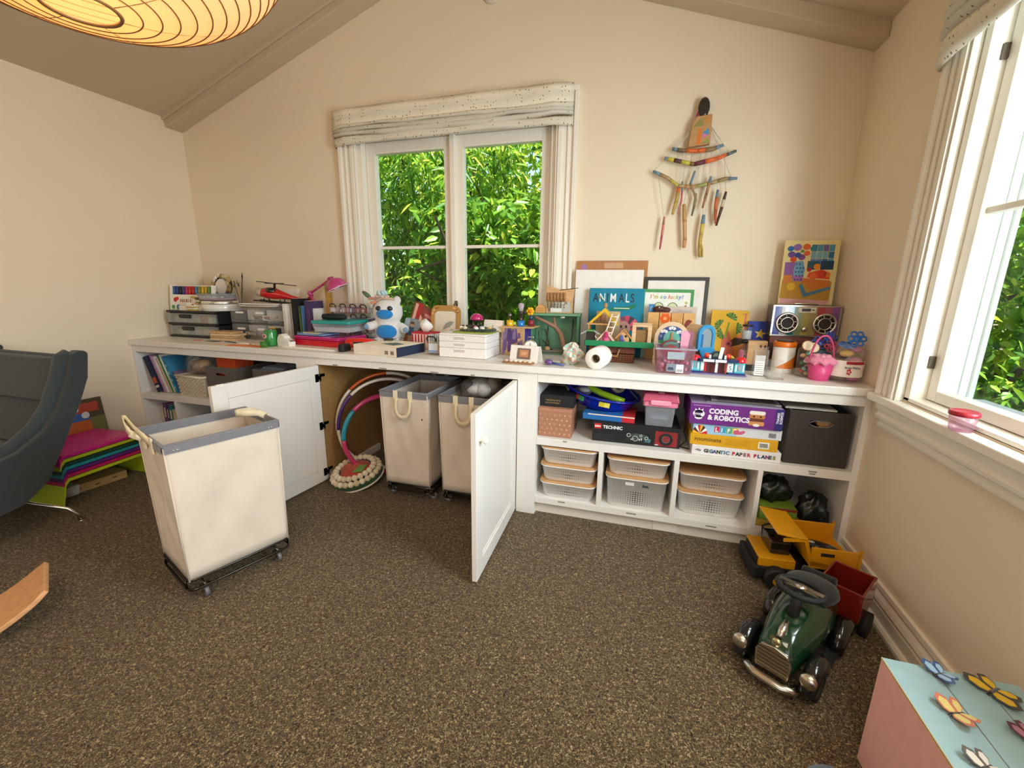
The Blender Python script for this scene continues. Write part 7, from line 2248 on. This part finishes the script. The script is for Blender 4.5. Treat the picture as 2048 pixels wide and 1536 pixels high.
t_ = thing('picture_album', 'colourful picture board leaning on the left wall behind the benches', 'picture', (-2.66, -.87, 0), rot=(0, R(-4), 0))
MB('5a4a34').box(0, .012, -.20, .075, 0, .452).to('board', matte, t_, .002)
a_ = MB('c8692a').box(.012, .013, -.19, .05, .17, .33)
a_.C('7a7a4a').box(.012, .0135, .0, .07, .24, .34).C('3a6aa8').box(.012, .0135, -.12, .0, .33, .375).C('b84a34').box(.012, .0135, -.15, .05, .375, .43).C('e0e0e0').prism(disc2(-.02, .36, .02, 10), .013, .014, 'x').prism(disc2(.03, .24, .022, 10), .013, .0142, 'x').prism(disc2(-.06, .40, .015, 10), .013, .014, 'x').C('4a3a4a').prism(disc2(.04, .22, .02, 10), .013, .0146, 'x').C('a83030').box(.012, .0135, -.19, -.06, .17, .20)
a_.to('pictures', matte, t_)
one('cork_tray', 'speckled tan tray lying under the nested benches', 'tray', MB('b89a68').box(-.07, .07, -.13, .13, 0, .045).C('6a5638').box(.0701, .0708, -.10, -.08, .02, .03).box(.0701, .0708, -.02, .0, .015, .022).box(.0701, .0708, .06, .08, .022, .03), wood, (-2.50, -1.01, 0), R(-6), bevel=.006)
one('white_tub', 'small white tub beside the speckled tray under the benches', 'tub', MB('c8ccd0').frust(-.05, .05, -.06, .06, 0, .055, .88), plastic, (-2.47, -1.165, 0), bevel=.006)
t_ = thing('glass_bottle', 'small clear bottle with a blue top on the floor by the shelf unit', 'bottle', (-2.62, -.66, 0))
MB('ffffff').lathe([(.026, .001), (.028, .004), (.028, .12), (.012, .15), (.012, .165)], 16).to('glass', clear, t_)
MB('3a5a9a').cyl((0, 0, .165), (0, 0, .19), .014, n=12).to('cap', plastic, t_)

# ================================================================= curved balance board
t_ = thing('balance_board', 'curved bare wood balance board at the edge of the carpet', 'balance board', (-1.625, -2.006, 0), R(63))
bm = MB('d8a474')
n_ = 24
Rb, thk, bwid = .52, .016, .120
rings = []
for i in range(n_ + 1):
    a = R(-41 + 82 * i / n_)
    e = 1 - .10 * max(0, abs(i - n_ / 2) / (n_ / 2) - .9) * 10
    x_, z_ = Rb * math.sin(a), Rb - Rb * math.cos(a)
    xi, zi = (Rb - thk) * math.sin(a), Rb - (Rb - thk) * math.cos(a)
    w_ = bwid * e
    rings.append([(x_, -w_, z_), (x_, w_, z_), (xi, w_, zi), (xi, -w_, zi)])
bm.ring(rings, False)
bm.to('board', woodx, t_, .004, 3)

# ================================================================= yellow dump truck
t_ = thing('dump_truck', 'yellow toy dump truck with black chassis in the corner', 'toy truck', (1.120, -.700, 0), R(4))
YT = 'd89610'
MB('1b1a1a').prism(rrect(-.17, .155, -.085, .085, .02), .030, .075, 'z').to('chassis', rubber, t_, .004)
MB('1b1a1a').prism(rrect(-.185, -.16, -.095, .095, .01), .025, .075, 'z').to('bumper', rubber, t_, .003)
MB(YT).box(-.165, -.035, -.082, .082, .075, .112).to('hood', plastic, t_, .003)
MB('1d1b1a').box(-.168, -.163, -.07, .07, .080, .105).to('grille', rubber, t_)
MB('241f1c').box(-.115, -.045, -.045, .062, .112, .165).to('cab', gloss, t_, .004)
MB('1b1a1a').tube([(-.11, .062, .112), (-.115, .066, .17), (-.10, .05, .19), (-.07, .05, .19)], .004, 7).to('roll_bar', rubber, t_)
for y in (-.106, .100):
    MB(YT).prism([(-.10, .205), (-.03, .215), (.0, .120), (.13, .105), (.165, .125), (.165, .205), (.155, .205), (.15, .14), (.125, .122), (.005, .138), (-.02, .228), (-.10, .218)], y, y + .006, 'y').to('bed_flange', plastic, t_)
bed = MB(YT)
bed.prism([(.0, .118), (.13, .103), (.168, .125), (.168, .132), (.13, .112), (.002, .126)], -.103, .103, 'y')
bed.box(-.002, .16, -.106, -.098, .11, .195).box(-.002, .16, .098, .106, .11, .195)
bed.prism([(-.002, .118), (.004, .118), (-.018, .225), (-.024, .225)], -.106, .106, 'y')
bed.prism([(-.125, .232), (-.018, .218), (-.018, .226), (-.125, .24)], -.106, .106, 'y')
bed.to('dump_bed', plastic, t_, .002)
MB('211c14').box(.03, .075, -.1075, -.106, .165, .178).to('decal', matte, t_)
for x in (-.105, .035, .115):
    for y in (-.10, .10):
        wh = MB('191818').cyl((x, y - .024, .042), (x, y + .024, .042), .042, n=22).to('wheel', rubber, t_)
        MB('c8860e').cyl((x, y - .0255, .042), (x, y + .0255, .042), .017, n=14).to('hub_cap', plastic, wh)
one('black_toy_ray', 'black toy creature lying in the yellow dump bed', 'toy', MB('1b1a1c').ball((0, 0, .016), (.070, .030, .016), 14, 8).ball((.02, -.02, .02), (.03, .02, .012), 10, 6).C('c8c8c8').ball((-.03, -.012, .030), (.014, .007, .004), 8, 5), gloss, (1.195, -.692, .128), R(-20))
# red trailer
t_ = thing('toy_trailer', 'dark red wooden box trailer behind the ride-on car', 'toy trailer', (1.192, -.938, 0), R(-36))
for b_ in ((-.062, .062, -.080, -.072, .085, .180), (-.062, .062, .072, .080, .085, .180), (-.062, -.055, -.072, .072, .085, .180), (.055, .062, -.072, .072, .085, .180), (-.062, .062, -.08, .08, .080, .087)):
    MB('7a1f12').box(*b_).to('board', gloss, t_, .0015)
for x in (-.07, .07):
    MB('191818').cyl((x - .01, 0, .042), (x + .01, 0, .042), .042, n=18).to('wheel', rubber, t_)
MB('2a2624').cyl((-.07, 0, .042), (.07, 0, .042), .005, n=8).box(-.02, .02, -.03, .03, .04, .082).to('axle', metal, t_)

# ================================================================= green ride-on car (front towards -y)
t_ = thing('ride_on_car', 'dark green ride-on car with chrome grille and black wheels', 'ride-on toy', (.989, -1.135, 0), R(-34))
t_.scale = (.86, .86, .86)
GN = '14351f'
secs = [(-.215, .050, .060, .150), (-.205, .058, .055, .175), (-.15, .068, .055, .200), (-.06, .082, .055, .222), (.02, .090, .055, .232), (.08, .090, .058, .215), (.15, .088, .060, .205), (.205, .075, .070, .190), (.225, .050, .085, .165)]
rings = []
for y, hw, z0, z1 in secs:
    rg = []
    for k in range(20):
        a = 2 * math.pi * k / 20
        ca, sa = math.cos(a), math.sin(a)
        ca = math.copysign(abs(ca) ** .55, ca); sa = math.copysign(abs(sa) ** .6, sa)
        rg.append((hw * ca * (1 - .18 * max(0, sa)), y, (z0 + z1) / 2 + (z1 - z0) / 2 * sa))
    rings.append(rg)
MB(GN).ring(rings).to('body', gloss, t_)
gr = MB('c8bfae').prism([(-.050, .060), (.050, .060), (.056, .120), (.040, .150), (0, .160), (-.040, .150), (-.056, .120)], -.224, -.210, 'y')
gr.to('grille', metal, t_, .002)
for k in range(6):
    z = .068 + .014 * k
    MB('8a8478').box(-.047, .047, -.2265, -.222, z, z + .006).to('grille_bar', metal, t_)
MB('c9c4b8').tube([(-.078, -.205, .045), (-.068, -.232, .045), (-.04, -.246, .045), (.04, -.246, .045), (.068, -.232, .045), (.078, -.205, .045)], .0145, 10).to('bumper', metal, t_)
MB('cfcabd').tube([(0, -.195, .183), (0, -.170, .199), (0, -.135, .214)], [.010, .013, .009], 10).to('hood_ornament', metal, t_)
MB('d8c9a0').T((0, -.214, .176), (R(80), 0, 0)).lathe([(.014, 0), (.014, .003), (.004, .004)], 16).to('badge', metal, t_)
for s in (-1, 1):
    # headlamp on its wing
    MB('d8d0c0').T((s * .104, -.226, .112), (R(90), 0, 0)).lathe([(.004, -.026), (.017, -.020), (.025, -.006), (.026, .004), (.020, .011), (.004, .014)], 18).to('headlamp', metal, t_)
    for nm_, yc, xo in (('front_wing', -.145, .104), ('rear_wing', .135, .110)):
        pts_ = [(s * xo, yc - .064 * math.cos(R(a)), .055 + .064 * math.sin(R(a))) for a in range(-8, 200, 13)]
        MB('141516').tube(pts_, [.010] + [.027] * (len(pts_) - 2) + [.010], 12).to(nm_, gloss, t_)
    for y in (-.145, .135):
        wh = MB('141414').T((s * .105, y, .055), (0, R(90), 0)).lathe([(.030, -.022), (.050, -.022), (.055, -.014), (.055, .014), (.050, .022), (.030, .022), (.030, -.022)], 26, cap=False).to('wheel', rubber, t_)
        MB('8a8478').T((s * .105, y, .055), (0, R(90), 0)).lathe([(.030, -.016), (.026, -.02), (.006, -.024), (.006, .024), (.026, .02), (.030, .016)], 18).to('hub', metal, wh)
    MB('101010').box(min(s * .085, s * .125), max(s * .085, s * .125), -.07, .07, .050, .060).to('running_board', rubber, t_, .003)
MB('1c1b1b').T((0, .105, .232), (0, 0, 0)).lathe([(.082, -.02), (.088, -.006), (.084, .010), (.06, .022), (.01, .026)], 26, sy=.95).to('seat', fabric, t_)
MB('1a1918').prism([(.16, .215), (.20, .20), (.205, .250), (.190, .258), (.175, .248)], -.058, .058, 'x').to('backrest', fabric, t_, .010, 3)
MB('151515').cyl((0, -.085, .205), (0, -.045, .285), .019, .016, 12).to('steering_column', rubber, t_)
sw = MB('17171a').T((0, -.040, .296), (R(-3), 0, 0)).torus((0, 0, 0), .070, .0105, 30, 8, sq=.85)
sw.to('steering_wheel', rubber, t_)
MB('d8d0c2').T((0, -.040, .300), (R(-3), 0, 0)).box(-.068, .068, -.011, .011, -.003, .006).lathe([(.018, 0), (.018, .007), (.006, .010)], 14).to('wheel_spoke', metal, t_)

# ================================================================= pink and blue box with butterflies
t_ = thing('painted_carton', 'cardboard carton painted pink with a pale blue top', 'box', (1.168, -1.70, 0))
PX0, PX1, PY0, PY1, PH = -.125, .125, -.26, .257, .300
MB('efb6b0').box(PX0, PX1, PY0, PY1, 0, PH - .003).to('carton', matte, t_, .002)
for x0, x1 in ((PX0, -.028), (-.026, .052), (.054, PX1)):
    MB('a0c2ca').box(x0, x1, PY0, PY1, PH - .003, PH).to('lid_panel', matte, t_, .001)
MB('c9b078').box(PX0 - .0006, PX0 + .001, PY0, PY1, PH - .004, PH + .0004).to('worn_edge', matte, t_)
def butterfly(lb, x, y, rz, c1, c2, s=1.0, pat=None, lift=18):
    t2 = thing('butterfly', lb, 'butterfly', (x, y, PH + .004), R(rz), 'felt butterflies on the carton')
    MB('1a1618').T((0, 0, 0), (0, R(90), 0)).lathe([(.002, -.016 * s), (.004 * s, -.010 * s), (.0036 * s, .010 * s), (.0046 * s, .014 * s), (.002, .019 * s)], 10).to('body', plush, t2)
    for sd in (-1, 1):
        fw = [(.014, 0), (.022, .012), (.022, .034), (.010, .042), (-.002, .030), (.0, 0)]
        hw_ = [(.0, 0), (-.002, .022), (-.012, .032), (-.022, .026), (-.020, .010), (-.008, 0)]
        for nm_, poly in (('forewing', fw), ('hindwing', hw_)):
            base = MB(c2).prism([(p[0] * s, sd * p[1] * s) for p in poly], .0012, .0022, 'z')
            w_ = base.to(nm_, fabric, t2)
            cx = sum(p[0] for p in poly) / len(poly); cy = sum(p[1] for p in poly) / len(poly)
            inner = MB(c1).prism([((cx + (p[0] - cx) * .70) * s, sd * (cy + (p[1] - cy) * .72) * s - sd * .002 * s) for p in poly], .0022, .0028, 'z')
            inner.to('wing_patch', fabric, w_)
            w_.rotation_euler = (sd * R(lift), 0, 0)
    an = MB('2a2624').tube([(.016 * s, .001, .001), (.026 * s, .006 * s, .005), (.030 * s, .012 * s, .004)], .0006, 4).tube([(.016 * s, -.001, .001), (.026 * s, -.006 * s, .005), (.030 * s, -.012 * s, .004)], .0006, 4)
    an.to('antennae', plush, t2)
butterfly('pale blue butterfly near the far edge of the carton', 1.143, -1.464, 205, 'a8d0ea', '3a5a9a', .85)
butterfly('large yellow butterfly with grey wing edges', 1.228, -1.480, 215, 'e8bc1e', '4a4642', 1.15, lift=6)
butterfly('cream butterfly with orange wing tips', 1.117, -1.566, 200, 'e8d88a', 'd8806a', .95)
butterfly('mauve butterfly at the right edge of the carton', 1.222, -1.585, 230, 'b87a92', '5a2a3a', .9)
butterfly('white butterfly at the near end of the carton', 1.098, -1.675, 210, 'ece6e0', '6a6460', .85)
one('black_bag', 'black soft bag squeezed between the carton and the side wall', 'bag', MB('141012').box(-.010, .011, -.2, .16, 0, .285), fabric, (1.307, -1.66, 0), bevel=.006)
one('floor_pouf', 'blue-grey rounded cushion at the foot of the pink carton', 'cushion', MB('4a5f68').lathe([(.05, 0), (.08, .008), (.088, .030), (.08, .055), (.05, .068), (.006, .072)], 28), fabric, (.945, -1.615, 0))

# ================================================================= tub on the sill
t_ = thing('snack_tub', 'small clear food tub with a red lid on the side window sill', 'tub', (1.304, -1.075, .766))
t_.scale = (.86, .86, 1)
MB('ffffff').lathe([(.026, .001), (.029, .003), (.034, .046)], 24).to('tub', clear_p, t_)
MB('a01428').lathe([(.036, .044), (.037, .047), (.037, .054), (.033, .057), (.028, .054)], 24).to('lid', plastic, t_)

# ================================================================= garden outside
grass_m = vmat('garden_soil', 1.0, bump=.6, bscale=20, var=.2, vscale=4)
struct('ground', MB('4a4a2a').box(-9, 9, .16, 9, -.35, -.2).box(XR + .16, 9, -8, .16, -.35, -.2), grass_m)


def leafmat(nt):
    out = nt.nodes.new('ShaderNodeOutputMaterial')
    at = nt.nodes.new('ShaderNodeAttribute'); at.attribute_name = 'Col'
    b = nt.nodes.new('ShaderNodeBsdfPrincipled'); b.inputs['Roughness'].default_value = .35
    tl = nt.nodes.new('ShaderNodeBsdfTranslucent')
    hs = nt.nodes.new('ShaderNodeHueSaturation'); hs.inputs['Value'].default_value = 1.5; hs.inputs['Hue'].default_value = .48
    mx = nt.nodes.new('ShaderNodeMixShader'); mx.inputs[0].default_value = .42
    nt.links.new(at.outputs['Color'], b.inputs['Base Color']); nt.links.new(at.outputs['Color'], hs.inputs['Color'])
    nt.links.new(hs.outputs[0], tl.inputs[0])
    nt.links.new(b.outputs[0], mx.inputs[1]); nt.links.new(tl.outputs[0], mx.inputs[2]); nt.links.new(mx.outputs[0], out.inputs[0])


lm_ = node_mat('green_leaf', leafmat)


def shrub(name, lb, cat, base, size, n, leaf, cols, seed, trunks=3, drop=0.0, holes=None):
    """Leafy plant: woody stems and a foliage mass of real leaves inside the box base +- size."""
    rnd_ = random.Random(seed)
    t2 = thing(name, lb, cat, base)
    wd = MB('4a3a28')
    for k in range(trunks):
        x = rnd_.uniform(-.6, .6) * size[0]; y = rnd_.uniform(-.2, .5) * size[1]
        pts_ = [(x, y, 0)]
        for q in range(5):
            pts_.append((x + rnd_.uniform(-.15, .15) * (q + 1), y + rnd_.uniform(-.1, .1) * (q + 1), size[2] * (q + 1) / 5.5))
        wd.tube(pts_, [.035 - .005 * q for q in range(6)], 6)
    wd.to('stem', wood, t2)
    V, Fc, Cc = [], [], []
    for k in range(n):
        x = rnd_.uniform(-1, 1) * size[0]
        y = (rnd_.random() ** 1.6) * size[1] * 1.6 - size[1] * .5
        z = rnd_.random() ** .9 * size[2]
        if holes and holes(x, y, z, rnd_):
            continue
        y += .12 * math.sin(5 * x + 3 * z + seed) + .08 * math.sin(11 * x - 7 * z)
        L_ = leaf[0] * rnd_.uniform(.7, 1.3); w_ = leaf[1] * rnd_.uniform(.7, 1.25)
        e = Euler((rnd_.gauss(-.6 - drop, .55), rnd_.gauss(0, .5), rnd_.uniform(-math.pi, math.pi)))
        M = Matrix.Translation((x, y, z)) @ e.to_matrix().to_4x4()
        i0 = len(V)
        for p in ((0, 0, 0), (w_ * .5, L_ * .3, .006), (w_ * .42, L_ * .65, .004), (0, L_, -.008), (-w_ * .42, L_ * .65, .004), (-w_ * .5, L_ * .3, .006), (0, L_ * .45, -.004)):
            V.append(tuple(M @ Vector(p)))
        c = hx(rnd_.choice(cols))
        v_ = rnd_.uniform(.75, 1.25)
        for f_ in ((0, 1, 6), (1, 2, 6), (2, 3, 6), (3, 4, 6), (4, 5, 6), (5, 0, 6)):
            Fc.append(tuple(i0 + i for i in f_)); Cc.append(tuple(min(1, q * v_) for q in c))
    fm = MB()
    fm.v, fm.f, fm.c, fm.s = V, Fc, Cc, [True] * len(Fc)
    fm.to('foliage', lm_, t2, kind='stuff')
    return t2


G1 = ['588a32', '6ea03c', '44742c', '86b84a', '5a9038']
G2 = ['9cc044', 'b8cc54', '82b03c', 'ccd866', '70a038']
G3 = ['3a6428', '487a34', '568a3a', '305820']
shrub('laurel_hedge', 'broad-leaved green hedge shrub filling the lower right window panes', 'shrub', (-.35, .95, -.2), (1.1, .34, 2.0), 9500, (.105, .046), G1 + G2[:3] + G1, 1)
shrub('willow_shrub', 'narrow-leaved bright shrub behind the left window panes', 'shrub', (-1.75, 1.25, -.2), (1.1, .38, 2.7), 11000, (.125, .026), G1 + G2, 2, drop=.3)
shrub('sunlit_tree', 'yellow-green sunlit tree crown in the upper right panes', 'tree', (-.55, 1.9, -.2), (1.4, .45, 3.3), 11000, (.085, .038), G2, 3, holes=lambda x, y, z, r_: z < 1.6 and r_.random() < .6)
shrub('dark_tree', 'dark leafy tree standing behind the hedge', 'tree', (-1.6, 2.9, -.2), (2.8, .6, 3.6), 11000, (.15, .065), G3 + G1, 4, holes=lambda x, y, z, r_: z > 2.5 and r_.random() < .55)
shrub('side_shrub', 'green shrub outside the side window', 'shrub', (3.0, 1.5, -.2), (1.0, .8, 2.1), 9000, (.10, .045), G1 + G2, 5)
shrub('side_shrub', 'dark tall shrub further off outside the side window', 'shrub', (3.9, 3.2, -.2), (1.8, .9, 3.2), 9000, (.13, .055), G3 + G1, 6)
